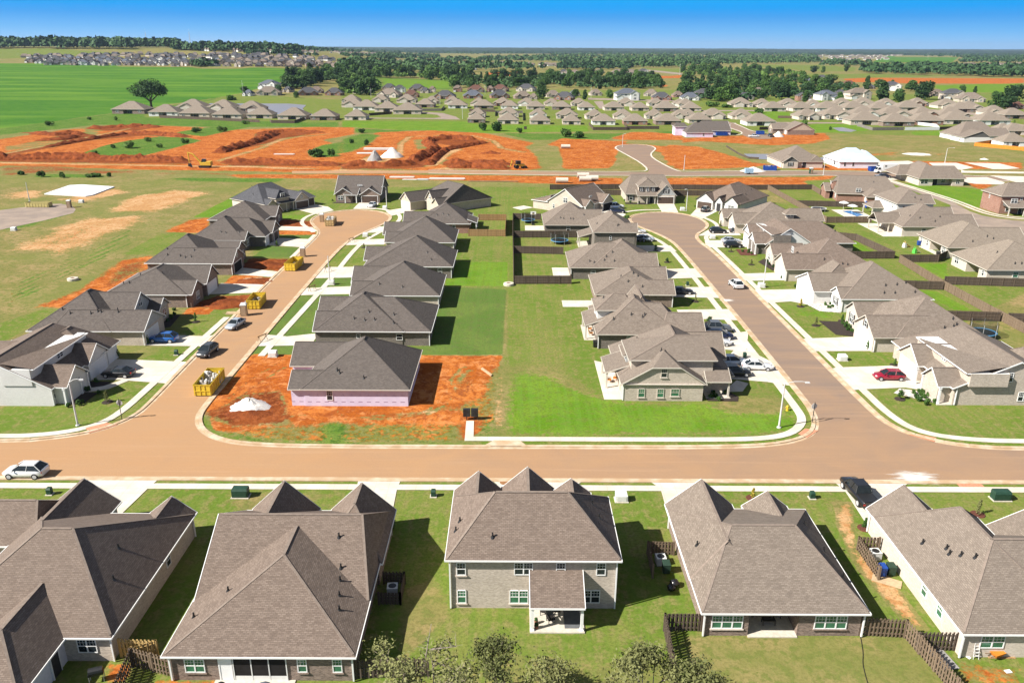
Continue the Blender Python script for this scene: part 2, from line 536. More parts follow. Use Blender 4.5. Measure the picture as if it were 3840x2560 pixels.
def build_ground():
    xs = np.linspace(-900, 4740, 360)
    ys = []
    y = 2700.0
    while y > 640:
        ys.append(y); y -= 7.0
    while y > 185:
        ys.append(y); y -= 3.4
    ys += [184.0, 182.5, 181.2, 180.2, 179.6]
    cols = (xs - CX) / FOC
    rows_y = [-60.0, 0.0, 20.0, 32.0, 38.0] + [None] * len(ys)
    n, k = len(xs), len(rows_y)
    X = np.zeros((k, n)); Y = np.zeros((k, n))
    for r in range(k):
        if rows_y[r] is not None:
            yy = rows_y[r]
            w = 46.0
        else:
            sy = ys[r - 5]
            d = (FOC * cP - (sy - CY) * sP, -FOC * sP - (sy - CY) * cP)
            tt = -EYE / d[1]
            yy, w = d[0] * tt, FOC * tt
        Y[r] = yy
        X[r] = cols * max(w, 66.0)
    W = {t: np.zeros((k, n)) for t in TYPES}
    # readings are laid out as polygons in metres, softened over `soft` metres
    def sdist(P):
        P = np.array(P, float)
        x0, x1, y0, y1 = P[:, 0].min() - 30, P[:, 0].max() + 30, P[:, 1].min() - 30, P[:, 1].max() + 30
        sel = (X > x0) & (X < x1) & (Y > y0) & (Y < y1)
        px, py = X[sel], Y[sel]
        ins = np.zeros(px.shape, bool)
        dm = np.full(px.shape, 1e9)
        for i in range(len(P)):
            a, b = P[i], P[(i + 1) % len(P)]
            e = b - a
            L = (e ** 2).sum() + 1e-9
            tt = np.clip(((px - a[0]) * e[0] + (py - a[1]) * e[1]) / L, 0, 1)
            dm = np.minimum(dm, np.hypot(px - a[0] - tt * e[0], py - a[1] - tt * e[1]))
            c = ((a[1] > py) != (b[1] > py)) & (px < (b[0] - a[0]) * (py - a[1]) / (b[1] - a[1] + 1e-12) + a[0])
            ins ^= c
        return sel, np.where(ins, dm, -dm)

    def put(t, sel, a):
        for q in TYPES:
            W[q][sel] *= (1 - a)
        if t != 'dry':
            W[t][sel] += a

    def area(t, v, pts, soft=1.0, k=1.0):
        P = [ground(v, *p) for p in pts] if v else pts
        sel, d = sdist(P)
        put(t, sel, np.clip(d / (2 * soft) + .5, 0, 1) * k)

    def line(t, v, pts, width, soft=1.0, k=1.0):
        P = np.array([ground(v, *p) for p in pts] if v else pts, float)
        x0, x1, y0, y1 = P[:, 0].min() - 20, P[:, 0].max() + 20, P[:, 1].min() - 20, P[:, 1].max() + 20
        sel = (X > x0) & (X < x1) & (Y > y0) & (Y < y1)
        px, py = X[sel], Y[sel]
        dm = np.full(px.shape, 1e9)
        for a, b in zip(P[:-1], P[1:]):
            e = b - a
            L = (e ** 2).sum() + 1e-9
            tt = np.clip(((px - a[0]) * e[0] + (py - a[1]) * e[1]) / L, 0, 1)
            dm = np.minimum(dm, np.hypot(px - a[0] - tt * e[0], py - a[1] - tt * e[1]))
        put(t, sel, np.clip((width / 2 - dm) / (2 * soft) + .5, 0, 1) * k)

    # --- far country
    area('crop', 'T1', [(-400, 212), (0, 215), (300, 215), (900, 240), (1500, 252), (2130, 264), (1940, 345), (1660, 425), (1480, 458), (1150, 500), (950, 540), (560, 590), (300, 640), (0, 668), (-400, 720)], 3)
    area('lawn', 'T1', [(-300, 190), (-300, 120), (300, 116), (900, 150), (1000, 156), (500, 168), (80, 184)], 20)
    area('weed', 'T1', [(-300, 740), (0, 668), (560, 592), (800, 560), (1000, 530), (1500, 455), (1660, 425), (2352, 470), (2352, 655), (1500, 655), (700, 640), (200, 690)], 4)
    area('lawn', 'T1', [(1180, 525), (1640, 430), (2352, 470), (2352, 620), (2200, 625), (1000, 590), (1000, 560)], 3)
    area('weed', 'T2', [(0, 300), (260, 310), (760, 330), (780, 400), (500, 395), (0, 380)], 8)
    area('lush', 'T2', [(270, 315), (740, 335), (770, 385), (400, 395), (280, 370)], 8, .9)
    area('lawn', 'T2', [(0, 420), (700, 400), (2352, 400), (2352, 690), (1300, 690), (0, 660)], 4)
    area('lush', 'T2', [(0, 612), (870, 617), (960, 640), (1270, 640), (1700, 645), (1720, 690), (1300, 692), (950, 700), (300, 672), (0, 655)], 2, .8)
    area('weed', 'T2', [(0, 660), (300, 675), (950, 700), (1300, 700), (1900, 700), (2352, 680), (2352, 700), (1850, 740), (1300, 745), (1100, 700), (300, 700), (0, 690)], 2)
    area('lawn', 'T3', [(0, 460), (900, 440), (2352, 420), (2352, 700), (1800, 720), (1000, 700), (0, 700)], 5)
    area('lush', 'T3', [(860, 640), (1030, 630), (1200, 640), (1290, 680), (1100, 695), (900, 690)], 2)
    area('lush', 'T3', [(1560, 690), (1830, 678), (1830, 715), (1600, 712)], 2)
    area('lush', 'T3', [(270, 545), (660, 540), (800, 575), (700, 610), (540, 590)], 2)
    area('lush', 'T3', [(1700, 370), (2352, 350), (2352, 420), (1800, 420)], 8, .8)
    area('clay', 'T3', [(1090, 320), (1500, 318), (2352, 322), (2352, 355), (1700, 358), (1150, 345)], 4)
    area('lawn', 'T3', [(820, 290), (1300, 288), (1900, 305), (1080, 320), (840, 310)], 8)
    area('crop', 'T3', [(1400, 170), (1900, 175), (1850, 215), (1300, 210)], 15)
    area('lawn', 'T3', [(460, 226), (900, 228), (1200, 245), (1180, 275), (900, 270), (500, 240)], 12)
    area('lawn', 'T2', [(2080, 250), (2352, 255), (2352, 285), (2100, 280)], 12)
    area('clay', 'T2', [(990, 278), (1220, 276), (1210, 310), (1000, 300)], 8)
    area('clay', 'T2', [(1600, 300), (1700, 300), (1680, 315), (1600, 315)], 6)
    area('clay', 'T2', [(2170, 305), (2352, 300), (2352, 320), (2200, 320)], 6)
    area('clay', 'T2', [(2170, 340), (2260, 375), (2200, 380)], 4)
    area('clay', 'T2', [(255, 283), (320, 283), (320, 298), (255, 298)], 4)
    area('pale', 'T2', [(80, 192), (440, 196), (500, 205), (200, 205)], 12)
    # --- grading works
    area('clay', 'O', [(-60, 330), (0, 320), (150, 298), (330, 287), (560, 298), (720, 292), (812, 293), (815, 308), (740, 322), (770, 330), (870, 304), (990, 300), (1110, 306), (1225, 328), (1247, 387), (1170, 395), (700, 396), (0, 384), (-60, 384)], 3)
    area('clay', 'O', [(1228, 345), (1290, 318), (1440, 325), (1420, 348), (1400, 385), (1300, 388)], 2)
    area('dry', 'T2', [(1260, 790), (1350, 770), (1500, 790), (1540, 870), (1540, 919), (1390, 919), (1380, 870)], 3)
    area('clay', 'T2', [(1510, 765), (1620, 748), (2100, 778), (2352, 800), (2352, 919), (2240, 880), (2200, 830), (2000, 795), (1760, 800), (1830, 880), (1850, 910), (1560, 919)], 2)
    area('clay', 'V8', [(1520, 0), (1720, 0), (1890, 70), (1830, 130), (1560, 136)], 2)
    area('clay', 'V8', [(2235, 0), (2352, 0), (2352, 125), (2290, 100)], 2)
    area('clay', 'V9', [(-60, 30), (200, 33), (400, 85), (590, 102), (500, 120), (300, 132), (0, 138), (-60, 130)], 2)
    area('clay', 'V8', [(-900, 170), (0, 172), (300, 172), (1250, 180), (1935, 200), (1935, 247), (1440, 240), (1300, 232), (960, 218), (330, 207), (0, 200), (-700, 195)], 1.5)
    area('clay', 'V9', [(-120, 195), (0, 196), (700, 195), (1050, 182), (1000, 215), (930, 250), (600, 250), (0, 252), (-120, 248)], 1.5)
    area('clay', 'T3', [(0, 735), (200, 722), (700, 702), (980, 698), (1020, 735), (900, 770), (600, 782), (100, 752), (0, 765)], 3)
    area('clay', 'T2', [(1850, 735), (2000, 690), (2110, 690), (2352, 708), (2352, 745), (1950, 745)], 3)
    area('clay', 'T3', [(-100, 778), (100, 790), (260, 830), (420, 880), (520, 919), (-100, 919)], 3)
    area('dry', 'T3', [(1380, 815), (1560, 830), (1580, 850), (1280, 850)], 3)
    area('clay', 'T3', [(1240, 838), (1500, 822), (1500, 850), (1280, 856)], 3, .55)
    area('clay', 'T3', [(1720, 840), (1830, 835), (1820, 855), (1720, 855)], 3, .5)
    area('clay', 'V9', [(1340, 78), (1600, 80), (2352, 90), (2352, 140), (1340, 130)], 2, .75)
    area('clay', 'V9', [(1950, 235), (2120, 215), (2140, 250), (2050, 280)], 2)
    area('clay', 'V9', [(590, 105), (1340, 105), (1340, 150), (900, 145), (560, 125)], 2, .7)
    area('weed', 'T1', [(540, 845), (720, 782), (900, 745), (1100, 722), (1300, 730), (1390, 750), (1200, 800), (1000, 850), (740, 872), (600, 868)], 2)
    area('weed', 'T1', [(1210, 690), (1500, 650), (1720, 655), (1400, 722), (1230, 702)], 2, .9)
    area('dry', 'T1', [(0, 790), (300, 745), (650, 690), (700, 700), (350, 790), (0, 830)], 3, .55)
    area('dry', 'T1', [(560, 650), (700, 640), (690, 700), (560, 700)], 3, .6)
    area('weed', 'T2', [(0, 740), (140, 700), (280, 710), (180, 790), (60, 830), (0, 835)], 3, .8)
    area('weed', 'T1', [(2100, 830), (2200, 780), (2352, 760), (2352, 860), (2150, 870)], 3, .8)
    area('churn', 'T1', [(0, 868), (300, 855), (700, 865), (1310, 885), (1310, 910), (0, 895)], 1.5)
    area('churn', 'T1', [(580, 660), (900, 640), (1090, 655), (950, 680), (700, 680)], 1.5)
    area('churn', 'T1', [(100, 690), (520, 690), (700, 715), (500, 750), (250, 745), (400, 720)], 1.5, .9)
    area('churn', 'T1', [(880, 690), (1280, 705), (1300, 725), (1000, 715), (640, 745), (180, 830), (0, 865), (0, 845), (300, 790)], 1.5, .9)
    area('churn', 'T1', [(1760, 700), (2000, 670), (2230, 690), (2100, 710), (1850, 770), (1500, 840), (1500, 800), (1750, 740)], 1.5, .95)
    area('churn', 'T2', [(560, 745), (700, 728), (920, 738), (1010, 760), (850, 800), (640, 765), (700, 830), (560, 919), (440, 919), (440, 890), (600, 830)], 1.5, .95)
    area('churn', 'T2', [(700, 880), (1160, 905), (1160, 919), (700, 919)], 1.5)
    area('churn', 'V8', [(0, 95), (440, 95), (560, 60), (600, 120), (440, 135), (0, 135)], 1.5, .9)
    area('churn', 'V8', [(730, 110), (1150, 112), (1170, 140), (720, 140)], 1.5, .9)
    area('churn', 'V7', [(1500, 90), (1800, 75), (2352, 95), (2352, 118), (1600, 115)], 1.5, .9)
    area('churn', 'V7', [(0, 108), (400, 115), (1100, 160), (1600, 165), (1600, 185), (1000, 165), (200, 175), (0, 180)], 1.5, .5)
    line('pale', 'V7', [(0, 93), (1310, 116), (1700, 120), (2352, 143)], 4.5, 1, .8)
    line('pale', 'T1', [(50, 835), (500, 750), (900, 665)], 3, 1, .7)
    line('pale', 'T1', [(1500, 890), (1800, 800), (1950, 735), (2300, 700)], 5, 1.5, .6)
    line('pale', 'T2', [(400, 850), (410, 770), (470, 722), (700, 712), (900, 712), (1050, 750), (1100, 800), (1250, 830)], 4, 1.5, .75)
    line('pale', 'T2', [(620, 919), (720, 840), (800, 810)], 6, 1.5, .8)
    area('pale', 'T2', [(200, 850), (350, 845), (440, 860), (330, 890), (100, 915), (80, 900)], 2, .9)
    line('pale', 'V8', [(0, 148), (560, 148), (700, 132), (1200, 150)], 4, 1, .7)
    area('dry', 'T2', [(480, 745), (560, 738), (580, 800), (520, 820)], 2, .7)
    # --- open lots in the west
    for P, kk in (([(60, 695), (400, 540), (600, 480), (950, 463), (965, 500), (760, 590), (640, 640), (420, 720), (330, 700)], .95),
                 ([(755, 430), (900, 330), (1200, 283), (1430, 298), (1300, 348), (1060, 432)], .95),
                 ([(0, 310), (250, 268), (320, 280), (300, 335), (60, 345)], .65), ([(380, 345), (820, 255), (900, 290), (700, 345), (480, 365)], .7)):
        area("pale", "V7", P, 4, kk)
    area('clay', 'V7', [(60, 690), (380, 570), (640, 500), (820, 500), (640, 620), (400, 690)], 6, .42)
    area('clay', 'V7', [(1120, 575), (1300, 490), (1440, 468), (1440, 545), (1380, 575)], 1.5)
    area('clay', 'V7', [(640, 905), (830, 765), (1050, 732), (1010, 830), (800, 965), (700, 985), (600, 950)], 2)
    area('clay', 'V4', [(240, 275), (600, 130), (1010, -20), (1010, 90), (760, 160), (480, 285)], 2.5, .85)
    area('clay', 'V4', [(0, 100), (100, 90), (60, 150), (0, 160)], 3, .5)
    area('churn', 'V7', [(820, 800), (1000, 760), (1000, 830), (760, 950), (700, 940)], 2, .6)
    area('lawn', 'V7', [(835, 728), (1100, 580), (1290, 570), (1150, 722)], .7)
    area('lush', 'V7', [(1325, 467), (1600, 325), (1740, 255), (1760, 270), (1600, 400), (1480, 467)], .7, .8)
    area('lawn', 'V4', [(-100, 430), (0, 385), (300, 288), (430, 290), (180, 430), (0, 528), (-100, 540)], .7)
    area('weed', 'V7', [(1100, 195), (1500, 195), (1960, 205), (1900, 228), (1300, 218)], 1.5)
    area('weed', 'V7', [(120, 175), (500, 170), (780, 180), (700, 200), (250, 195)], 2, .8)
    area('weed', 'V7', [(0, 520), (300, 470), (560, 400), (520, 440), (250, 530), (0, 570)], 3, .7)
    for q in range(5):
        line('weed', 'V7', [(60, 960 + 26 * q), (600, 700 + 24 * q), (900, 560 + 22 * q)], .8, .4, .8)
        line('churn', 'V7', [(0, 985 + 26 * q), (300, 835 + 26 * q), (720, 650 + 24 * q)], .35, .2, .4)
    # --- block between the two streets
    area('lawn', None, [(-57, 118), (-70, 96), (-90, 86), (-90, 40), (70, 40), (75, 60), (75, 130), (110, 160), (110, 240), (60, 262), (30, 262), (-80, 262), (-70, 230), (-57, 160)], 1.5)
    area('lawn', 'V8', [(300, 262), (1440, 262), (2352, 330), (2352, 420), (900, 560), (300, 430)], 1.5)
    area('lawn', None, [(-60, 228), (-35, 262), (-70, 275), (-90, 262), (-66, 240)], 1)
    area('lawn', None, [(88, 160), (140, 160), (140, 300), (100, 282), (88, 276)], 2)
    area('lush', None, [(138, 296), (160, 286), (196, 250), (196, 224), (150, 228), (140, 258)], 2, .8)
    area('lawn', None, [(106, 284), (140, 284), (140, 300), (108, 300)], 1.5)
    area('sod', None, [(-14, 118.3), (-1.2, 118.3), (-1, 155), (-14, 157)], .9)
    area('lush', None, [(-14, 157), (-1, 157), (-1, 178), (-14, 178)], .4, .8)
    area('lawn', None, [(-14, 178), (-1, 178), (-1, 203), (-14, 203)], .5)
    area('dry', None, [(-5, 178), (-1, 178), (-1, 203), (-5, 203)], 2, .5)
    area('sod', None, [(-41.5, 117.6), (-31, 117.6), (-31, 168), (-41.5, 168)], .3)
    area('sod', None, [(-41.5, 117.6), (-13, 117.6), (-13, 122), (-41.5, 122)], .3)
    area('lawn', None, [(-41, 168), (-31, 168), (-31, 206), (-41, 206)], .4)
    area('lush', None, [(-.8, 90), (38, 91), (39, 99), (14, 101), (4, 112), (-.8, 112)], 3, .85)
    area('lush', None, [(-.8, 112), (6, 112), (5, 140), (-.8, 150)], 5, .35)
    area('dry', None, [(1, 108), (14, 106), (13, 122), (10, 140), (2, 138)], 6, .42)
    area('dry', None, [(2, 157), (10, 156), (12, 150), (5, 148)], 3, .4)
    area('dry', None, [(28, 96), (37, 96), (37, 101), (29, 102)], 2, .5)
    # the building lot of the wrapped house
    area('clay', None, [(-41.3, 118), (-1.6, 118), (-1.6, 96), (-4, 90.6), (-6, 88.6), (-20, 88.3), (-32, 88.8), (-38, 91.5), (-41.3, 97)], .5)
    area('churn', None, [(-41, 96), (-36, 92.5), (-29, 93.5), (-31, 100), (-33, 104), (-37, 103)], 1.2, .85)
    area('churn', 'V5', [(330, 1010), (700, 950), (760, 930), (760, 980), (520, 1040), (200, 1060), (150, 1030)], .8, .45)
    area('churn', 'V5', [(740, 690), (900, 700), (960, 820), (860, 900), (740, 900)], 1.5, .4)
    area('weed', 'V5', [(-100, 1060), (850, 1055), (840, 1212), (-100, 1212)], 1.2, .55)
    area('weed', 'V4', [(1500, 1130), (1800, 1080), (2334, 1060), (2334, 1212), (1600, 1212)], 1.2, .53)
    area('weed', 'V5', [(1010, 700), (1110, 640), (1095, 1170), (900, 1170), (915, 1050), (760, 980), (790, 940), (950, 870)], 1.0, .53)
    for q in ([(560, 1000), (700, 900), (760, 760), (820, 690), (900, 680)], [(590, 1015), (740, 920), (800, 780), (860, 710), (960, 700)], [(-60, 960), (40, 1040), (300, 1010), (640, 990)]):
        line('pale', 'V5', q, .4, .25, .62)
    for q in ([(1560, 900), (1700, 780), (1960, 620)], [(1600, 920), (1760, 800), (1960, 680)], [(1480, 1000), (1800, 1040), (2100, 1010)]):
        line('churn', 'V4', q, .5, .3, .6)
    area('pale', 'V5', [(1060, 760), (1110, 700), (1100, 1080), (1050, 1090)], .6, .6)
    # front gardens on the west side
    area('churn', None, [(-60, 142), (-50.5, 142), (-50.5, 150.6), (-58, 149.5), (-60, 146)], .4)
    area('clay', None, [(-60.3, 137.8), (-55.5, 138), (-55.5, 142), (-60.5, 142)], .4)
    area('clay', None, [(-59.5, 157.8), (-50.5, 156.5), (-50, 163), (-60, 165)], .4)
    area('churn', None, [(-60.5, 170.5), (-50.5, 168), (-50.5, 179.5), (-60.5, 179.5)], .4)
    area('sod', None, [(-60.8, 180), (-50.6, 180), (-50.5, 189.5), (-60, 191.5)], .3)
    area('sod', None, [(-60, 200.5), (-51, 199.5), (-51.5, 205), (-60, 206)], .3)
    area('clay', None, [(-62, 204.5), (-51.5, 203.8), (-52, 207.6), (-62, 209.6)], .3)
    area('churn', None, [(-65, 214.6), (-52.5, 213.2), (-55.5, 222), (-66, 222)], .4)
    area('lush', None, [(-70, 222.5), (-57, 222.5), (-60, 232), (-70, 230)], .4, .6)
    area('dry', 'V3', [(1040, 330), (1150, 335), (1180, 640), (1420, 850), (1680, 1200), (1560, 1195), (1210, 800), (1060, 500)], .5)
    area('pale', 'V3', [(1050, 330), (1150, 335), (1175, 640), (1410, 850), (1670, 1200), (1565, 1195), (1215, 800), (1065, 500)], .6, .56)
    area('pale', 'V3', [(1060, 340), (1140, 345), (1160, 640), (1390, 850), (1640, 1190), (1590, 1190), (1230, 800), (1080, 480)], .6, .5)
    area('dry', None, [(14, 40), (34, 40), (33.5, 54), (14.5, 54)], .4, .75)
    area('dry', None, [(-10, 40), (14, 40), (14, 52), (2, 53), (-8, 50)], 2, .5)
    area('dry', None, [(-9, 50), (-5, 56), (-7, 62), (-10, 60)], 1.2, .8)
    area('dry', 'V3', [(120, 280), (1080, 270), (1100, 380), (300, 360)], 1, .45)
    area('dry', 'V1', [(0, 250), (460, 250), (300, 400), (0, 480)], 2, .45)
    area('dry', 'V1', [(1500, 330), (1800, 250), (2334, 260), (2334, 300), (1650, 420)], 1, .6)
    area('clay', 'V3', [(1850, 1400), (2334, 1450), (2334, 1600), (1820, 1600)], .8, .5)
    area('clay', 'V1', [(740, 1440), (920, 1420), (870, 1568), (700, 1568)], .5, .6)
    area('clay', 'V1', [(1060, 1540), (1500, 1540), (1500, 1600), (1040, 1600)], .5, .6)
    area('dry', 'V6', [(1250, 835), (1520, 830), (1560, 900), (2334, 960), (2334, 1180), (1800, 1170), (1580, 1110), (1400, 990)], 2, .4)
    area('dry', 'V6', [(300, 850), (600, 795), (700, 900), (700, 950), (320, 935)], 1, .45)
    area('dry', 'KH', [(1990, 790), (2352, 990), (2352, 1200), (2190, 1060), (1650, 790)], 2, .35)
    area('lush', 'KH', [(1985, 780), (2352, 780), (2352, 980), (2340, 975)], 1, .8)
    area('lush', 'KH', [(1200, 545), (1410, 560), (1640, 700), (1400, 700)], .8, .8)
    area('lush', 'V6', [(1590, 155), (1740, 165), (2000, 305), (1850, 300)], .8, .8)
    area('lush', 'V6', [(600, 245), (1100, 290), (1050, 370), (800, 350)], 2, .6)
    area('dry', 'KF', [(130, 700), (720, 710), (740, 800), (130, 855)], 1.5, .5)
    area('dry', 'KF', [(140, 935), (640, 930), (600, 1000), (180, 980), (150, 1110)], 1, .6)
    me = bpy.data.meshes.new('ground')
    Z = np.array([[terrain(X[r, c], Y[r, c]) for c in range(n)] for r in range(k)])
    v = np.stack([X.ravel(), Y.ravel(), Z.ravel()], 1)
    idx = np.arange(k * n).reshape(k, n)
    f = np.stack([idx[:-1, :-1], idx[:-1, 1:], idx[1:, 1:], idx[1:, :-1]], -1).reshape(-1, 4)
    me.from_pydata(v.tolist(), [], f.tolist())
    for nm, g in (('cover_a', TYPES[:4]), ('cover_b', TYPES[4:])):
        at = me.color_attributes.new(nm, 'FLOAT_COLOR', 'POINT')
        at.data.foreach_set('color', np.stack([W[q].ravel() for q in g], 1).astype(np.float32).ravel())
    me.materials.append(ground_mat())
    me.polygons.foreach_set('use_smooth', [True] * len(me.polygons))
    o = bpy.data.objects.new('ground', me)
    COL.objects.link(o)
    tag(o, kind='structure')


def ground_mat():
    t = T('ground cover')
    p = t.pos()
    nf = t.noise(p, 3.2, 5, .8)           # blades, crumbs
    nm = t.noise(p, .9, 4, .65)           # tufts
    nl = t.noise(p, .13, 4, .6)           # patches
    nx = t.noise(p, .022, 4, .6)          # fields
    ne = t.rng(t.math('ADD', t.math('MULTIPLY', t.noise(p, 1.3, 5, .75), .6), t.math('MULTIPLY', nl, .4)), .33, .67, mode='LINEAR')
    ca = t.n('ShaderNodeVertexColor', layer_name='cover_a')
    cb = t.n('ShaderNodeVertexColor', layer_name='cover_b')
    sa, sb = t.n('ShaderNodeSeparateColor', {0: ca.outputs['Color']}), t.n('ShaderNodeSeparateColor', {0: cb.outputs['Color']})
    w = dict(lawn=sa.outputs[0], sod=sa.outputs[1], lush=sa.outputs[2], weed=ca.outputs['Alpha'], crop=sb.outputs[0], pale=sb.outputs[1], clay=sb.outputs[2], churn=cb.outputs['Alpha'])

    def tint(a, b, c, f1=nl, f2=nm):
        q = t.mix(t.rng(f1, .42, .59), a, b)
        q = t.mix(t.rng(f2, .47, .60, 0, .85), q, c)
        return t.mix(t.rng(nf, .42, .62, 0, .5), q, [z * .42 for z in a])
    # mowing stripes run along the streets
    st = t.noise(t.stretch(p, 1.6, .05, 1), .8, 2)
    base = tint((.195, .172, .060), (.290, .212, .098), (.130, .145, .038))
    base = t.mix(t.rng(nx, .4, .62, 0, .5), base, (.125, .155, .035))
    lawn = tint((.115, .165, .026), (.165, .185, .044), (.205, .185, .068))
    lawn = t.mix(t.rng(st, .42, .62, 0, .4), lawn, (.085, .155, .018))
    sod = tint((.085, .145, .027), (.120, .168, .036), (.105, .130, .038))
    sod = t.mix(t.rng(st, .42, .62, 0, .45), sod, (.085, .145, .03))
    lush = tint((.095, .195, .012), (.140, .225, .022), (.120, .165, .026))
    lush = t.mix(t.rng(st, .42, .62, 0, .35), lush, (.115, .215, .03))
    weed = tint((.085, .165, .022), (.13, .19, .035), (.040, .095, .016))
    crop = tint((.048, .145, .014), (.068, .168, .018), (.045, .115, .018))
    crop = t.mix(t.rng(t.noise(t.stretch(p, .006, .02, 1), 1, 3), .42, .68, 0, .85), crop, (.105, .195, .022))
    pale = tint((.42, .24, .105), (.50, .32, .165), (.36, .17, .06))
    clay = tint((.34, .092, .015), (.47, .155, .034), (.26, .062, .012), nl, nm)
    clay = t.mix(t.rng(t.noise(p, .45, 6, .75, .8), .5, .62, 0, .6), clay, (.54, .235, .085))
    clay = t.mix(t.rng(t.noise(p, .28, 6, .8, 1.5), .52, .6, 0, .7), clay, (.215, .054, .014))
    churn = tint((.135, .034, .010), (.22, .060, .016), (.30, .095, .03), nl, nm)
    c = base
    for k, col, amp in (('lawn', lawn, .5), ('sod', sod, .08), ('lush', lush, .6), ('weed', weed, .85), ('crop', crop, .15), ('pale', pale, .9), ('clay', clay, .6), ('churn', churn, .85)):
        f = t.math('ADD', w[k], t.math('MULTIPLY', t.math('SUBTRACT', ne, .5), amp))
        f = t.math('MULTIPLY', t.rng(f, .38, .62), t.math('GREATER_THAN', w[k], .02))
        c = t.mix(f, c, col)
    hb = t.math('ADD', nm, t.math('MULTIPLY', nf, .5))
    return t.out(c, 1.0, .05, bump=hb, bstr=.35, bdist=.12)


build_ground()
# ------------------------------------------------------------------ roads, kerbs, pavements
def sheet(name, pts, z, mat, v=None, kind='structure', h=None):
    mb = MB()
    P = [ground(v, *p) for p in pts] if v else pts
    a = sum(P[i][0] * P[(i + 1) % len(P)][1] - P[(i + 1) % len(P)][0] * P[i][1] for i in range(len(P)))
    if a < 0:
        P = P[::-1]
    mb.face([(x, y, z) for x, y in P])
    if h:
        for i in range(len(P)):
            p, q = P[i], P[(i + 1) % len(P)]
            mb.face([(p[0], p[1], z - h), (q[0], q[1], z - h), (q[0], q[1], z), (p[0], p[1], z)])
    return tag(mb.build(name, mat), kind=kind)


def ribbon(name, runs, width, z, mat, v=None, h=.04):
    mb = MB()
    for pts in runs:
        P = np.array([ground(v, *p) for p in pts] if v else pts, float)
        d = np.gradient(P, axis=0)
        d /= np.linalg.norm(d, axis=1)[:, None]
        nrm = np.stack([-d[:, 1], d[:, 0]], 1) * width / 2
        L, Rr = P + nrm, P - nrm
        for i in range(len(P) - 1):
            mb.hexa([(*Rr[i], z - h), (*Rr[i + 1], z - h), (*L[i + 1], z - h), (*L[i], z - h),
                     (*Rr[i], z), (*Rr[i + 1], z), (*L[i + 1], z), (*L[i], z)])
    return tag(mb.build(name, mat), kind='structure')


def smooth(P, n=3):
    P = [tuple(p) for p in P]
    for _ in range(n):
        Q = [P[0]]
        for a, b in zip(P[:-1], P[1:]):
            Q += [(a[0] * .75 + b[0] * .25, a[1] * .75 + b[1] * .25), (a[0] * .25 + b[0] * .75, a[1] * .25 + b[1] * .75)]
        Q.append(P[-1])
        P = Q
    return P


E_SIDE = smooth([(150, 87.0), (63, 87.0), (55.5, 87.9), (51.2, 90.3), (49.2, 93.6), (48.6, 98), (48.6, 130), (48.6, 180), (48.2, 190), (47.2, 198), (48.0, 206), (52.3, 213), (54.6, 220), (53.8, 228), (50.5, 234), (45, 236.6), (39, 235.2), (34.6, 230.5), (33.1, 224), (34.6, 216), (37.6, 209.5), (40.2, 201), (41.1, 192), (41.2, 150), (41.0, 104), (40.7, 96.8), (39, 91.8), (36, 89.2), (31, 87.6), (21, 87.2)], 2)
W_SIDE = smooth([(-18, 87.0), (-30, 87.2), (-35.6, 88.2), (-39.4, 90.9), (-41.5, 94.8), (-41.9, 99), (-42.0, 114), (-42.3, 150), (-42.3, 186), (-41.3, 199), (-39.2, 208), (-36.2, 216), (-34.6, 224), (-36, 231), (-40.4, 236.4), (-46.9, 238.2), (-53, 235.4), (-56.6, 229.5), (-56.9, 222), (-54.2, 215), (-51, 208), (-50.2, 199), (-50.6, 170), (-50.2, 130), (-49.9, 112), (-49.5, 100), (-49.7, 95.6), (-51.4, 92.2), (-54.6, 89.7), (-62.9, 87.5), (-150, 87.2)], 2)
outline = [(-150, 79.3), (150, 79.3)] + E_SIDE + W_SIDE
sheet('road', outline, .03, M['asphalt'])


def kerb_run(mb, P, off=.27, w=.5, up=.13):
    P = np.array(P, float)
    for a, b in zip(P[:-1], P[1:]):
        e = b - a
        l = np.linalg.norm(e)
        if l < .05:
            continue
        nx, ny = e[1] / l * off, -e[0] / l * off
        mb.beam((a[0] + nx, a[1] + ny, .03), (b[0] + nx, b[1] + ny, .03), w, up - .03, .1)


kb = MB()
kerb_run(kb, E_SIDE)
kerb_run(kb, [E_SIDE[-1], W_SIDE[0]])
kerb_run(kb, W_SIDE)
kerb_run(kb, [(-150, 79.3), (150, 79.3)])
tag(kb.build('kerb', M['kerb']), kind='structure')
gb = MB()
for P in (E_SIDE, [E_SIDE[-1], W_SIDE[0]], W_SIDE, [(-150, 79.3), (150, 79.3)]):
    P = np.array(P, float)
    for a, b in zip(P[:-1], P[1:]):
        e = b - a
        l = np.linalg.norm(e)
        if l > .05:
            nx, ny = -e[1] / l, e[0] / l
            gb.face([(a[0], a[1], .036), (a[0] + nx * .4, a[1] + ny * .4, .036), (b[0] + nx * .4, b[1] + ny * .4, .036), (b[0], b[1], .036)][::-1])
tag(gb.build('gutter', M['kerb']), kind='structure')

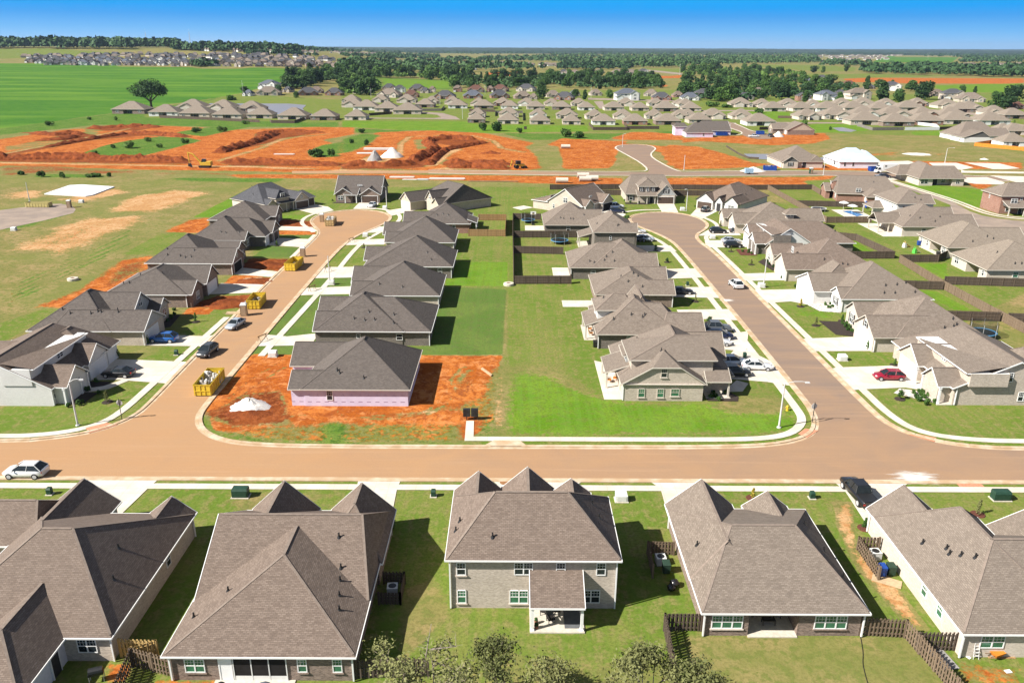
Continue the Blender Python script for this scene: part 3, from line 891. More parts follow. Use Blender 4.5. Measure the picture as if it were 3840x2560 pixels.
side = [
    [(-150, 77.55), (150, 77.55)],
    smooth([(-150, 89.4), (-64, 89.3), (-58, 90.0), (-53.8, 92.2), (-52.2, 96), (-52.1, 106), (-51.6, 136.5)], 2),
    [(-51.2, 180), (-51.4, 204)],
    smooth([(-52.5, 207), (-54.5, 211), (-58.6, 218), (-59.6, 225), (-58.5, 231.5), (-54.5, 238)], 2),
    smooth([(-5.8, 89.3), (20, 89.3), (31, 89.5), (35.6, 91.0), (38.4, 94.6), (38.9, 99), (38.9, 130), (38.9, 180), (38.2, 196), (35.4, 205), (32.2, 214), (30.8, 222)], 2),
    smooth([(150, 89.1), (64, 89.1), (56, 89.9), (52.0, 92.0), (50.6, 96.5), (50.5, 105), (50.2, 130), (49.9, 180), (49.7, 192), (49.6, 200), (50.6, 205), (54.4, 210.6), (57, 218), (56.4, 226), (53, 233.6)], 2),
    smooth([(-39.7, 117.4), (-38.9, 140), (-38.2, 162), (-38.3, 185), (-37.4, 198), (-34.9, 208), (-32.6, 217), (-31.8, 225), (-33.6, 233), (-39, 239.5), (-46.5, 241.2)], 2),
    smooth([(33, 236), (38, 239.5), (45, 240.3)], 2),
]
ribbon('pavement', side, 1.12, .075, M['concrete'])

drives = {
    'A': [(-48.9, 79.1), (-39.9, 79.1), (-40.2, 77.6), (-40.8, 72), (-40.6, 69.5), (-46, 69.5), (-46.5, 76)],
    'B': [(-17.3, 79.1), (-12.5, 79.1), (-12.7, 77.5), (-12.4, 68.8), (-17.4, 68.8), (-17.2, 77)],
    'C': [(-2.2, 79.1), (8.2, 79.1), (6.6, 77.6), (4.6, 68.5), (-1, 68.5), (-1.2, 77.6)],
    'D': [(15.6, 79.1), (21.8, 79.1), (21, 77.6), (21.6, 70.2), (16.4, 70.2), (16.6, 77.6)],
    'E': [(36.5, 79.1), (45.2, 79.1), (43, 77.6), (42.4, 69.8), (36.6, 69.8), (37, 77.4)],
    'W1': [(-62, 107.4), (-58, 107.6), (-50.3, 106.3), (-50, 114.7), (-62, 115.8)],
    'W2': [(-60.4, 121.9), (-51, 121.6), (-50.2, 121), (-50.2, 127.5), (-51.4, 126.4), (-60.6, 127.2)],
    'W3': [(-60.2, 150.6), (-50.6, 151.8), (-50.4, 157.6), (-60.2, 158.4)],
    'W4': [(-60, 165.4), (-50.6, 163.2), (-50.6, 167.6), (-60, 170.9)],
    'W5': [(-60.4, 192.2), (-50.2, 190), (-50.2, 198.6), (-59.8, 200.2)],
    'W6': [(-65.5, 214.6), (-54.4, 213.4), (-51.6, 208), (-62.8, 209.4)],
    'W7': [(-66, 239.4), (-61.2, 246.4), (-56.4, 242.6), (-53.5, 237), (-57, 231), (-59.4, 232.6)],
    'T1': [(-48.2, 250.4), (-42, 250.4), (-41.6, 239), (-48.2, 239.4)],
    'M2': [(-41.9, 121.8), (-33, 122.3), (-33, 128.2), (-38, 126.5), (-41.9, 127.4)],
    'M3': [(-42.2, 150.2), (-32.2, 151.2), (-32.2, 156.8), (-42.2, 155.2)],
    'M4': [(-42.2, 162.6), (-32.2, 163.4), (-32.2, 172.2), (-42.2, 171.6)],
    'M5': [(-41.6, 192.6), (-31.8, 193.4), (-31.8, 199.8), (-41, 198.2)],
    'M6': [(-39.8, 206.3), (-29, 208), (-29, 215), (-37, 214.4)],
    'M7': [(-35.2, 229), (-29, 238), (-33, 241.5), (-38, 236.5)],
    'N1': [(32, 109), (37.6, 107.8), (41, 106.2), (41, 115.2), (38.2, 121.3), (41, 130.2), (37.4, 128.8), (31.4, 128.8), (31.4, 122), (36, 120.8), (32, 114)],
    'N3': [(30.4, 150.4), (41, 149.6), (41, 157.4), (30.4, 156.6)], 'N3b': [(30.8, 137), (41, 136), (41, 142.6), (30.8, 142)],
    'N4': [(30.6, 163), (41, 164.5), (41, 172), (30.6, 171)], 'N5': [(29.4, 187), (39.6, 187.6), (39.2, 193.6), (29.4, 193.6)],
    'N6': [(23.5, 206), (36.6, 203.6), (35.2, 210), (23.5, 214)], 'N7': [(28.6, 243.6), (24.8, 236.6), (30.6, 225.4), (33.4, 233)],
    'N8': [(45.4, 250.2), (50.8, 250.2), (49.4, 236), (44.6, 236.6)],
    'E1': [(60.4, 108.6), (60.2, 114.6), (50, 113.6), (48.8, 113), (48.8, 104.9), (50, 105.2), (57, 106), (60, 104.6)],
    'E2': [(58.6, 120.8), (58.6, 127.6), (48.8, 126.4), (48.8, 120.6)], 'E3': [(58.2, 146.6), (58.4, 156), (48.8, 155.2), (48.8, 146.4), (54, 147.6), (57, 145.2), (61.8, 144.6), (61.6, 146.2)],
    'E4': [(58.2, 162.6), (58.2, 168.6), (48.8, 167.6), (48.8, 162)], 'E5': [(59.6, 192.4), (59.6, 200), (49, 199.4), (47.6, 191.6)],
    'E6': [(60, 205.5), (60, 212), (52.8, 212), (48.4, 204.8)], 'E7': [(57.6, 246), (63, 240.6), (54.6, 226.8), (52, 231.6)],
    'R0': [(141, 300.5), (146.6, 301), (146.6, 308.6), (141, 307)],
}
for P in drives.values():
    sheet('driveway', P, .055, M['concrete'])
for n, P in (('patio', [(12.9, 101.4), (15.6, 101.4), (15.6, 114.4), (12.9, 116)]), ('patio', [(9.6, 143.6), (15.8, 143.6), (15.8, 147.6), (9.6, 147.6)]),
             ('patio', [(12.1, 125.4), (14.6, 125.4), (14.6, 133), (12.1, 133)]), ('patio', [(3.4, 210.4), (8.6, 210.4), (8.6, 216.4), (3.4, 216.4)]),
             ('patio', [(2.6, 239), (6.4, 242.8), (3.4, 246), (0, 242.6)]), ('patio', [(8.8, 164.6), (12.4, 164.6), (12.4, 172), (8.8, 172)]),
             ('patio', [(97, 205), (102.4, 205), (102.4, 221.5), (97, 221.5)]), ('patio', [(101, 185), (102.6, 185), (102.6, 194), (101, 194)]),
             ('path', [(-4.95, 94.4), (-5.95, 94.4), (-5.85, 88.78), (-4.75, 88.78)]),
             ('path', [(-60.5, 104.5), (-58.8, 105.2), (-57.2, 107.4), (-56, 107.4), (-57.6, 104.3), (-60.4, 102.9)]),
             ('path', [(30.4, 104.2), (33, 104.4), (34.6, 107.2), (33.2, 108.4), (31.6, 106.2), (30.2, 105.8)])):
    sheet(n, P, .065, M['concrete'], h=.1)
for P in ([(-53.4, 90.3), (-51.9, 91.6), (-50.9, 92.8), (-52.6, 93.3), (-54.6, 91.8)], [(36.4, 91.0), (37.9, 92.6), (39.4, 92.0), (37.2, 89.9)], [(51.6, 91.2), (53.6, 90.1), (52.7, 88.9), (50.4, 90.9)], [(50.2, 78.1), (53, 78.1), (53, 79), (50.2, 79)]):
    sheet('kerb_ramp', P, .083, M['ramp'])
ib = MB()
ib.hexa([(-3.4, 87.25, 0), (1.9, 87.25, 0), (1.2, 88.6, 0), (-2.4, 88.6, 0), (-3.4, 87.25, .2), (1.9, 87.25, .2), (1.0, 88.5, .28), (-2.2, 88.5, .28)])
ib.box(-2.6, 1.2, 87.2, 87.3, .04, .14, 1)
tag(ib.build('storm_drain', [M['kerb'], M['black']]), 'long concrete storm drain mouth in the kerb below the brown building lot', 'storm drain')
# other roads of the estate
sheet('road', [(0, 420), (200, 395), (330, 378), (420, 375), (500, 392), (522, 415), (505, 440), (420, 462), (300, 492), (0, 556), (-500, 640), (-500, 470)], .03, M['asphalt_grey'], 'V7')
sheet('road', [(138.3, 308), (138.3, 262), (137.8, 250), (133, 242), (129.5, 236), (129, 222), (129.5, 150), (138, 150), (139, 205), (143, 214), (152, 215), (196, 196), (200, 206), (150, 224), (144, 226.6), (140.6, 229.6), (138.6, 234), (138.4, 240), (141.8, 258), (141.6, 308)], .03, M['asphalt_grey'])
ribbon('pavement', [smooth([(139.6, 300), (141.4, 275), (142.2, 256), (140.8, 240), (141.8, 233), (146, 228.6), (155, 226), (200, 208)], 2), smooth([(141.0, 300), (143, 275), (144, 256), (142.8, 241), (143.6, 235), (147, 231), (156, 228.3), (200, 210.6)], 2)], .9, .08, M['concrete'])
sheet('road', [(-340, 150), (600, 148), (1500, 156), (1700, 158), (2110, 158), (2120, 140), (2060, 90), (1960, 35), (1880, -5), (1885, -15), (1910, -25), (2020, -32), (2140, -22), (2172, -5), (2150, 15), (2125, 35), (2140, 60), (2240, 115), (2300, 145), (2352, 158), (2700, 152), (3300, 152), (3700, 158), (4600, 195), (4600, 220), (3700, 190), (3300, 178), (2352, 182), (1500, 178), (600, 165), (-340, 168)], .04, M['asphalt'], 'V8')
ribbon('kerb', [smooth([(600, 146), (1500, 154), (2080, 156), (2115, 140), (2060, 92), (1960, 36), (1890, -2), (1890, -16), (1920, -27), (2020, -34), (2130, -25), (2170, -5), (2150, 14), (2130, 34), (2145, 62), (2240, 116), (2300, 144), (2352, 156), (2700, 150), (3300, 150), (3700, 156), (4600, 193)], 1),
                [(600, 167), (1500, 180), (2352, 184), (3300, 180), (3700, 192), (4600, 222)]], .7, .12, M['concrete'], 'V8')
sheet('road', [(430, 95), (700, 70), (850, 62), (950, 85), (1100, 150), (1200, 200), (1400, 230), (1480, 260), (1440, 300), (1240, 300), (1120, 280), (1030, 240), (1030, 215), (960, 190), (760, 100), (600, 90)], .04, M['asphalt'], 'KK')
ribbon('kerb', [smooth([(720, 90), (900, 160), (1000, 190), (1040, 212), (1030, 235), (960, 250), (860, 250)], 2), smooth([(930, 85), (1080, 150), (1170, 190), (1300, 210), (1440, 215)], 2)], .8, .12, M['concrete'], 'KK')
for v, P in (('T2', [(540, 550), (700, 560), (790, 585), (820, 605), (690, 603), (560, 600), (180, 598), (180, 592), (640, 594), (690, 590), (660, 572), (540, 560)]),
             ('T2', [(1740, 480), (1800, 478), (1820, 530), (1780, 530)]), ('T3', [(640, 622), (1160, 625), (1160, 632), (640, 632)]), ('T2', [(2060, 255), (2352, 285), (2352, 297), (2100, 270)]),
             ('T3', [(130, 540), (900, 538), (900, 546), (130, 548)]), ('T2', [(1700, 455), (2352, 475), (2352, 482), (1700, 468)]), ('T3', [(1670, 530), (2030, 560), (2030, 575), (1780, 560)]), ('T3', [(1980, 580), (2352, 640), (2352, 655), (1980, 600)])):
    sheet('road', P, .05, M['asphalt_grey'], v)
# pale graded pads and slabs for houses to come
for v, P in (('KJ', [(490, 830), (900, 820), (1010, 850), (930, 885), (720, 905), (500, 900)]), ('KJ', [(1150, 845), (1500, 845), (1720, 905), (1560, 935), (1200, 880)]), ('KJ', [(1600, 842), (2040, 852), (2300, 915), (2120, 925), (1960, 925)]),
             ('KJ', [(1560, 930), (1600, 945), (2352, 958), (2352, 980), (1560, 970)]), ('KJ', [(1600, 1030), (1880, 1025), (2110, 1090), (2090, 1120), (1740, 1110), (1600, 1090)]), ('KJ', [(1920, 1005), (2352, 1015), (2352, 1090), (2250, 1090)])):
    sheet('building_pad', P, .07, M['concrete'], v)
sheet('pond', [(1060, 505), (1400, 508), (1440, 545), (1400, 585), (1260, 578), (1120, 548)], .06, M['water'], 'KK')
sheet('pond', [(2090, 560), (2200, 548), (2220, 590), (2140, 600)], .06, M['water'], 'KK')
sheet('pond', [(1395, 512), (1460, 488), (1700, 486), (2000, 495), (2110, 505), (2085, 530), (2110, 555), (2170, 575), (2130, 590), (1950, 570), (1700, 560), (1450, 545)], .06, M['water'], 'T1')
sheet('pond', [(1030, 662), (1100, 658), (1200, 680), (1160, 690), (1080, 685)], .06, M['water'], 'T3')
# planting beds
for nm, P, m in (('flower_bed', [(-60.4, 98.8), (-58.6, 99.4), (-58.4, 102.8), (-60.2, 103.2), (-62, 100)], 'mulch'), ('flower_bed', [(-61.8, 103), (-58.6, 104.4), (-58.4, 106.8), (-62, 107)], 'mulch'),
                 ('flower_bed', [(27.2, 101.0), (31.4, 100.9), (31.9, 102.4), (30.6, 105.2), (30, 103), (27.4, 102.9)], 'mulch'), ('flower_bed', [(55.5, 128.6), (59.2, 127.2), (60, 135.4), (55.2, 136)], 'mulch'),
                 ('flower_bed', [(54.4, 104), (58.6, 100.6), (59.4, 100.8), (58.6, 104.6), (56, 105.6)], 'debris'), ('flower_bed', [(57.4, 141.6), (61, 140.6), (61.6, 146), (56.4, 146)], 'debris'),
                 ('flower_bed', [(-61.4, 130), (-59.6, 131), (-60.4, 137.6), (-62.2, 137.6)], 'mulch'), ('flower_bed', [(57.4, 170.4), (59.2, 170.4), (58.8, 181), (56.4, 178)], 'mulch'),
                 ('flower_bed', [(54, 184.2), (58, 183.8), (58, 190), (54.4, 190)], 'mulch_red'), ('flower_bed', [(35.4, 249.4), (42, 248.6), (44, 250), (44, 251.4), (35.6, 252)], 'mulch'), ('flower_bed', [(-56.6, 248.8), (-50, 248.2), (-48.4, 249.2), (-56.2, 250.6)], 'mulch')):
    sheet(nm, P, .06, M[m])
# ------------------------------------------------------------------ houses
def blk(x0, x1, y0, y1, ax, rc=None, rz=None, a0=None, a1=None, t=.6, e='hh', ez=2.6, open=False, zb=-.1, wall=None, clip=None):
    """one roofed volume: eave rectangle, ridge direction, ridge line position/height and ends"""
    u0, u1, w0, w1 = (x0, x1, y0, y1) if ax == 'x' else (y0, y1, x0, x1)
    rc = (w0 + w1) / 2 if rc is None else rc
    if rz is None:
        rz = ez + t * min(rc - w0, w1 - rc)
    hs = (rz - ez) / t
    if a0 is None:
        a0 = u0 if e[0] == 'g' else u0 + hs
    if a1 is None:
        a1 = u1 if e[1] == 'g' else u1 - hs
    if a0 > a1:
        a0 = a1 = (a0 + a1) / 2
    return dict(ax=ax, u0=u0, u1=u1, w0=w0, w1=w1, rc=rc, rz=rz, a0=a0, a1=a1, ez=ez, open=open, zb=zb, wall=wall, clip=clip)


def roof_z(bs, x, y):
    best = None
    for b in bs:
        u, w = (x, y) if b['ax'] == 'x' else (y, x)
        if not (b['u0'] <= u <= b['u1'] and b['w0'] <= w <= b['w1']):
            continue
        h = b['rz'] - b['ez']
        z = b['ez'] + h * ((w - b['w0']) / max(.01, b['rc'] - b['w0']) if w < b['rc'] else (b['w1'] - w) / max(.01, b['w1'] - b['rc']))
        if b['a0'] > b['u0'] + .01:
            z = min(z, b['ez'] + h * (u - b['u0']) / (b['a0'] - b['u0']))
        if b['a1'] < b['u1'] - .01:
            z = min(z, b['ez'] + h * (b['u1'] - u) / (b['u1'] - b['a1']))
        best = z if best is None else max(best, z)
    return best


HOUSE_N = [0]


def house(label, bs, wall, roof, piv=None, yaw=0.0, wins=(), garages=(), doors=(), pipes=(), posts=(), walls=None, fascia='white', group=None,
          caps=True, spouts=(), slab=None, gable=None, cat='house', name='house', vents=True):
    if piv is None:
        b = bs[0]
        c = ((b['u0'] + b['u1']) / 2, (b['w0'] + b['w1']) / 2)
        piv = c if b['ax'] == 'x' else c[::-1]
        org = (piv[0], piv[1], 0)
    else:
        org = (0, 0, 0)
    root = empty(name, (piv[0], piv[1], 0), yaw, label, cat, group)
    rf, fa, wa = MB(), MB(), MB()
    for i, b in enumerate(bs):
        k = .014 * i
        inner = [False, False]
        for e_, key in ((0, 'a0'), (1, 'a1')):
            uk = ('u0', 'u1')[e_]
            if abs(b[key] - b[uk]) < .02 and not b['open']:
                oth = [q for q in bs if q is not b]
                Z = lambda u: roof_z(oth, *((u, b['rc']) if b['ax'] == 'x' else (b['rc'], u)))
                z0 = Z(b[uk] + (.05, -.05)[e_])
                if z0 is not None:
                    inner[e_] = True
                    st, hit = (.1, -.1)[e_], None
                    for n_ in range(90):
                        u_ = b[uk] + st * n_
                        if abs(u_ - b[('u1', 'u0')[e_]]) < .6: continue
                        z_ = Z(u_)
                        if z_ is not None and z_ > b['rz'] - .04:
                            hit = u_
                        elif hit is not None:
                            break
                    if hit is not None:
                        b[uk] = b[key] = hit
                    else:
                        b[key] = b[uk] + st * 10 * min(1.6, abs(b['u1'] - b['u0']) * .4)
        ez, rz = b['ez'] - k, b['rz'] - k
        u0, u1, w0, w1 = b['u0'] + k, b['u1'] - k, b['w0'] + k, b['w1'] - k
        a0, a1, rc = b['a0'], b['a1'], b['rc']
        g0, g1 = a0 <= b['u0'] + .01, a1 >= b['u1'] - .01
        cl = b['clip']
        a0, a1 = (u0 if g0 else a0), (u1 if g1 else a1)
        X = (lambda u, w, z: (u, w, z)) if b['ax'] == 'x' else (lambda u, w, z: (w, u, z))
        flip = b['ax'] != 'x'

        def F(pts, m=0, tgt=rf):
            P = [X(*p) for p in pts]
            tgt.face(P[::-1] if flip else P, m)
        shed_lo, shed_hi = rc <= w0 + .05, rc >= w1 - .05
        if cl:
            zc = ez + (rz - ez) * cl
            e1, e2 = (u0, w0 + (rc - w0) * cl, zc), (u0, w1 + (rc - w1) * cl, zc)
            F([(u0, w0, ez), (u1, w0, ez), (a1, rc, rz), (a0, rc, rz), e1])
            F([(u1, w1, ez), (u0, w1, ez), e2, (a0, rc, rz), (a1, rc, rz)])
            F([e2, e1, (a0, rc, rz)])
            for q_ in ((u0, w0, ez), e1), (e1, e2), (e2, (u0, w1, ez)):
                fa.beam(X(*q_[0]), X(*q_[1]), .07, .03, .12)
            F([(u0 + .3, w0 + .5, ez + .05), (u0 + .3, e1[1], zc - .06), (u0 + .3, e2[1], zc - .06), (u0 + .3, w1 - .5, ez + .05)], b['wall'] or 0, wa)
        if not shed_lo and not cl:
            F([(u0, w0, ez), (u1, w0, ez), (a1, rc, rz), (a0, rc, rz)] if a1 > a0 + .01 else [(u0, w0, ez), (u1, w0, ez), (a1, rc, rz)])
        if not shed_hi and not cl:
            F([(u1, w1, ez), (u0, w1, ez), (a0, rc, rz), (a1, rc, rz)] if a1 > a0 + .01 else [(u1, w1, ez), (u0, w1, ez), (a1, rc, rz)])
        if not g0 and not cl:
            F([(u0, w1, ez), (u0, w0, ez), (a0, rc, rz)])
        if not g1:
            F([(u1, w0, ez), (u1, w1, ez), (a1, rc, rz)])
        F([(u0 + (.3 if g0 else 0), w0, ez - .03), (u0 + (.3 if g0 else 0), w1, ez - .03), (u1 - (.3 if g1 else 0), w1, ez - .03), (u1 - (.3 if g1 else 0), w0, ez - .03)], 1)
        # ridge and hip caps
        if caps:
            if a1 > a0 + .3 and not (shed_lo or shed_hi):
                rf.beam(X(a0 + .1, rc, rz), X(a1 - .1, rc, rz), .26, .02, .02, 2)
            for uu, aa, g in ((u0, a0, g0), (u1, a1, g1)):
                if not g and not (cl and uu == u0):
                    for ww in (w0, w1):
                        rf.beam(X(uu + (aa - uu) * .03, ww + (rc - ww) * .03, ez + (rz - ez) * .03), X(aa, rc, rz), .2, .016, .02, 2)
        # eave boards and rakes
        for ww, out, skip in ((w0, -.03, shed_lo), (w1, .03, shed_hi)):
            if not skip:
                fa.beam(X(u0 - .02, ww + out, ez), X(u1 + .02, ww + out, ez), .06, .02, .12)
        for uu, out, g in ((u0, -.03, g0), (u1, .03, g1)):
            if (g and inner[0 if out < 0 else 1]) or (cl and out < 0) or (g and b['zb'] > 0 and (shed_lo or shed_hi)):
                continue
            if g:
                if not shed_lo: fa.beam(X(uu + out, w0, ez), X(uu + out, rc, rz), .06, .03, .14)
                if not shed_hi: fa.beam(X(uu + out, w1, ez), X(uu + out, rc, rz), .06, .03, .14)
            else:
                fa.beam(X(uu + out, w0 - .05, ez), X(uu + out, w1 + .05, ez), .06, .02, .12)
        # walls
        if not b['open'] and walls is None:
            s = .42 + .01173 * i
            p0, p1 = u0 + (.3 if g0 or cl else s), u1 - (.3 if g1 else s)
            q0, q1 = w0 + (0 if shed_lo else s), w1 - (0 if shed_hi else s)
            zt = ez + .05
            P = [X(p0, q0, b['zb']), X(p1, q0, b['zb']), X(p1, q1, b['zb']), X(p0, q1, b['zb']), X(p0, q0, zt), X(p1, q0, zt), X(p1, q1, zt), X(p0, q1, zt)]
            if flip:
                P = [P[3], P[2], P[1], P[0], P[7], P[6], P[5], P[4]]
            mi = b['wall'] or 0
            wa.mesh(P, [(0, 1, 5, 4), (1, 2, 6, 5), (2, 3, 7, 6), (3, 0, 4, 7)], mi)
        if not b['open'] or b['open'] == 'gable':
            for uu, g, sg in ((u0 + .3, g0, 0), (u1 - .3, g1, 1)):
                if g and not inner[sg]:
                    s_ = .42 + .01173 * i
                    zl, zr_ = (ez + (rz - ez) * s_ / max(.01, d_) - .05 for d_ in (rc - w0, w1 - rc))
                    tri = [(uu, w0 + s_, ez + .05), (uu, w1 - s_, ez + .05), (uu, w1 - s_, max(ez + .06, zr_)), (uu, rc, rz - .1), (uu, w0 + s_, max(ez + .06, zl))]
                    if shed_lo or shed_hi:
                        tri = [(uu, w0 + .1, ez + .05), (uu, w1 - .1, ez + .05), (uu, (w1 - .1) if shed_hi else (w0 + .1), rz - .1)]
                    F(tri if sg else tri[::-1], 1 if gable else (b['wall'] or 0), wa)
    if walls is not None:
        for i, q in enumerate(walls):
            x0, x1, y0, y1 = q[:4]
            wa.box(x0, x1, y0, y1, -.1, q[4] if len(q) > 4 else 2.62, q[5] if len(q) > 5 else 0)
    wm = wall if isinstance(wall, (list, tuple)) else [wall]
    wm = [M[q] for q in wm]
    if gable:
        wm = [wm[0], M[gable]] + wm[1:]
    sof = M['white'] if fascia == 'white' else M['trim_tan']
    rf.build('roof', [M[roof], sof, M['brass'] if roof in ('roof_brown', 'roof_tan') else M[roof]], root, org=org)
    wa.build('wall', wm, root, org=org)
    fa.build('fascia', M[fascia], root, org=org)
    for w in wins:
        window(root, org, *w)
    for d in garages:
        garage_door(root, org, *d)
    for d in doors:
        door(root, org, *d)
    for (x, y) in pipes:
        z = roof_z(bs, x, y)
        if z is None:
            continue
        mb = MB()
        mb.tube((x, y, z - .1), (x, y, z + .42), .075, n=6)
        mb.lathe((x, y, z), [(.22, -.12), (.1, .12), (.1, .14)], 8)
        mb.build('vent_pipe', M['black'], root, org=org)
    for (x, y, z0, z1) in posts:
        mb = MB()
        mb.obox(x, y, z0, z1, .24, .24)
        mb.obox(x, y, z0, z0 + .25, .34, .34)
        mb.obox(x, y, z1 - .2, z1, .34, .34)
        mb.build('porch_post', M[fascia] if fascia != 'trim_dark' else M['white'], root, org=org)
    for (x, y, z1) in spouts:
        mb = MB()
        mb.obox(x, y, .1, z1, .12, .12)
        mb.build('downspout', M['white'], root, org=org)
    if slab:
        x0, x1, y0, y1, zz = slab
        mb = MB()
        mb.box(x0, x1, y0, y1, 0, zz)
        mb.build('porch_floor', M['concrete_cast'], root, org=org)
    return root


def plane(side, c, a, z):
    """point on a wall: side it faces, wall coordinate, position along, height"""
    return {'S': (a, c, z), 'N': (a, c, z), 'W': (c, a, z), 'E': (c, a, z)}[side]


OUT = {'S': (0, -1), 'N': (0, 1), 'W': (-1, 0), 'E': (1, 0)}


def wbox(mb, side, c, a0, a1, z0, z1, d0, d1, m=0):
    """box on a wall between depths d0..d1 measured outwards"""
    o = OUT[side]
    k0, k1 = c + (o[0] + o[1]) * d0, c + (o[0] + o[1]) * d1
    k0, k1 = min(k0, k1), max(k0, k1)
    if side in 'SN':
        mb.box(a0, a1, k0, k1, z0, z1, m)
    else:
        mb.box(k0, k1, a0, a1, z0, z1, m)


def window(root, org, side, c, a, z, w, h, n=1, glass='glass', fr='white', shut=False, sill=None):
    """double-hung units set in a wall: frame > pane, sill"""
    f = MB()
    x0, x1, z0, z1 = a - w / 2, a + w / 2, z, z + h
    b = .075
    wbox(f, side, c, x0, x1, z0, z0 + b, -.05, .07)
    wbox(f, side, c, x0, x1, z1 - b, z1, -.05, .07)
    wbox(f, side, c, x0 + .001, x0 + b, z0, z1, -.05, .068)
    wbox(f, side, c, x1 - b, x1 - .001, z0, z1, -.05, .068)
    for i in range(1, n):
        q = x0 + w * i / n
        wbox(f, side, c, q - .055, q + .055, z0, z1, -.05, .066)
    wbox(f, side, c, x0 + .01, x1 - .01, z + h * .5 - .035, z + h * .5 + .035, -.05, .06)
    if h > 1.1:
        for i in range(n):
            for j in (1, 2):
                q = x0 + w * (i + j / 3) / n
                wbox(f, side, c, q - .012, q + .012, z + h * .5, z1, -.05, .045)
        wbox(f, side, c, x0 + .01, x1 - .01, z + h * .75 - .012, z + h * .75 + .012, -.05, .044)
    fo = f.build('window', M[fr], root, org=org)
    p = MB()
    wbox(p, side, c, x0 + .02, x1 - .02, z0 + .02, z1 - .02, -.04, .03)
    p.build('pane', M[glass], fo, org=org)
    if sill:
        s = MB()
        wbox(s, side, c, x0 - .1, x1 + .1, z0 - .12, z0 - .01, -.02, .13)
        s.build('sill', M[sill], fo, org=org)
    if shut:
        for q in (x0 - .42, x1 + .04):
            s = MB()
            wbox(s, side, c, q, q + .38, z0, z1, -.02, .06)
            s.build('shutter', M['shutter'], root, org=org)


def garage_door(root, org, side, c, a, w, mat='white_door', h=2.15, frame='white'):
    d = MB()
    wbox(d, side, c, a - w / 2, a + w / 2, .02, h, -.05, .03)
    for i in range(4):
        for j in range(max(2, round(w / .62))):
            n = max(2, round(w / .62))
            x0 = a - w / 2 + w * (j + .1) / n
            wbox(d, side, c, x0, x0 + w * .8 / n, .02 + h * (i + .16) / 4, .02 + h * (i + .84) / 4, .03, .045)
    o = d.build('garage_door', M[mat], root, org=org)
    f = MB()
    wbox(f, side, c, a - w / 2 - .14, a - w / 2, 0, h + .12, -.04, .07)
    wbox(f, side, c, a + w / 2, a + w / 2 + .14, 0, h + .12, -.04, .07)
    wbox(f, side, c, a - w / 2, a + w / 2, h, h + .12, -.04, .068)
    f.build('door_frame', M[frame], o, org=org)


def door(root, org, side, c, a, w=1.0, h=2.1, mat='shutter'):
    d = MB()
    wbox(d, side, c, a - w / 2, a + w / 2, .02, h, -.04, .04)
    o = d.build('door', M[mat], root, org=org)
    f = MB()
    wbox(f, side, c, a - w / 2 - .1, a - w / 2, 0, h + .1, -.04, .07)
    wbox(f, side, c, a + w / 2, a + w / 2 + .1, 0, h + .1, -.04, .07)
    wbox(f, side, c, a - w / 2, a + w / 2, h, h + .1, -.04, .068)
    f.build('door_frame', M['white'], o, org=org)
# ------------------------------------------------------------------ the houses of the new estate
B_ = blk
# --- front row, backs towards the viewer
house('brown shingled brick house in the near left corner with a white sheathed rear wing',
      [B_(-46.5, -31.2, 50.3, 68, 'x', 58, 7.5, -40, -37.3), B_(-35.8, -31.2, 59, 68.3, 'y', -33.5, 4.43, 59, 68.3), B_(-46.3, -39.6, 60, 70.3, 'y', -43, 5.25, 60, 70.3),
       B_(-58, -44, 62.4, 70.5, 'x', 66.5, 5.05, -58, -44), B_(-41.6, -34.8, 44, 56, 'y', -38.2, 5.05, 48.4, 56, wall=1)],
      ['brick_grey', 'wrap_white'], 'roof_brown', wins=[('S', 50.72, -33.5, .85, 1.55, 1.3, 2), ('E', -35.27, 45.2, .8, 1.5, 1.3, 2), ('E', -31.6, 61.8, 1.0, .9, 1.3, 1)],
      doors=[('E', -35.27, 49.2)], pipes=[(-33.2, 55.5), (-34.2, 58.8), (-45.2, 55)], spouts=[(-31.5, 50.6, 2.5), (-31.5, 67.8, 2.5)])
house('wide brown hip-roofed brick house with a black screened rear porch in the near row',
      [B_(-26.5, -11.75, 48.3, 64, 'y', -19.13, 5.95, 56.6, 64), B_(-26.4, -11.85, 54.6, 68.7, 'x', 62, 6.45, -26.4, -11.85), B_(-18, -11.5, 60, 69, 'y', -14.8, 5.65, e='hg'),
       B_(-25.9, -19.1, 60, 69.2, 'y', -22.5, 5.75, 60, 69.2), B_(-21.4, -17.9, 62, 70.6, 'x', 67.6, 4.45, -21.4, -17.9)],
      'brick_dark', 'roof_brown', wins=[('S', 48.72, -24.25, .78, 1.55, 1.28, 2, 'glass_green', 'white', False, 'brick_dark'), ('S', 48.72, -16.0, .83, .75, 1.28, 1, 'glass_green', 'white', False, 'brick_dark'), ('S', 48.72, -13.3, .83, .75, 1.28, 1, 'glass_green', 'white', False, 'brick_dark')],
      doors=[('S', 48.72, -21.9, .85, 2.1, 'white')], pipes=[(-15.2, 60), (-14.6, 57.4), (-14.4, 56), (-14.1, 54.2), (-13.8, 52.6), (-23.2, 54.2), (-25.4, 52.2)], spouts=[(-26.1, 48.6, 2.5), (-12.1, 48.6, 2.5), (-12.0, 68.2, 2.5)], vents=True)
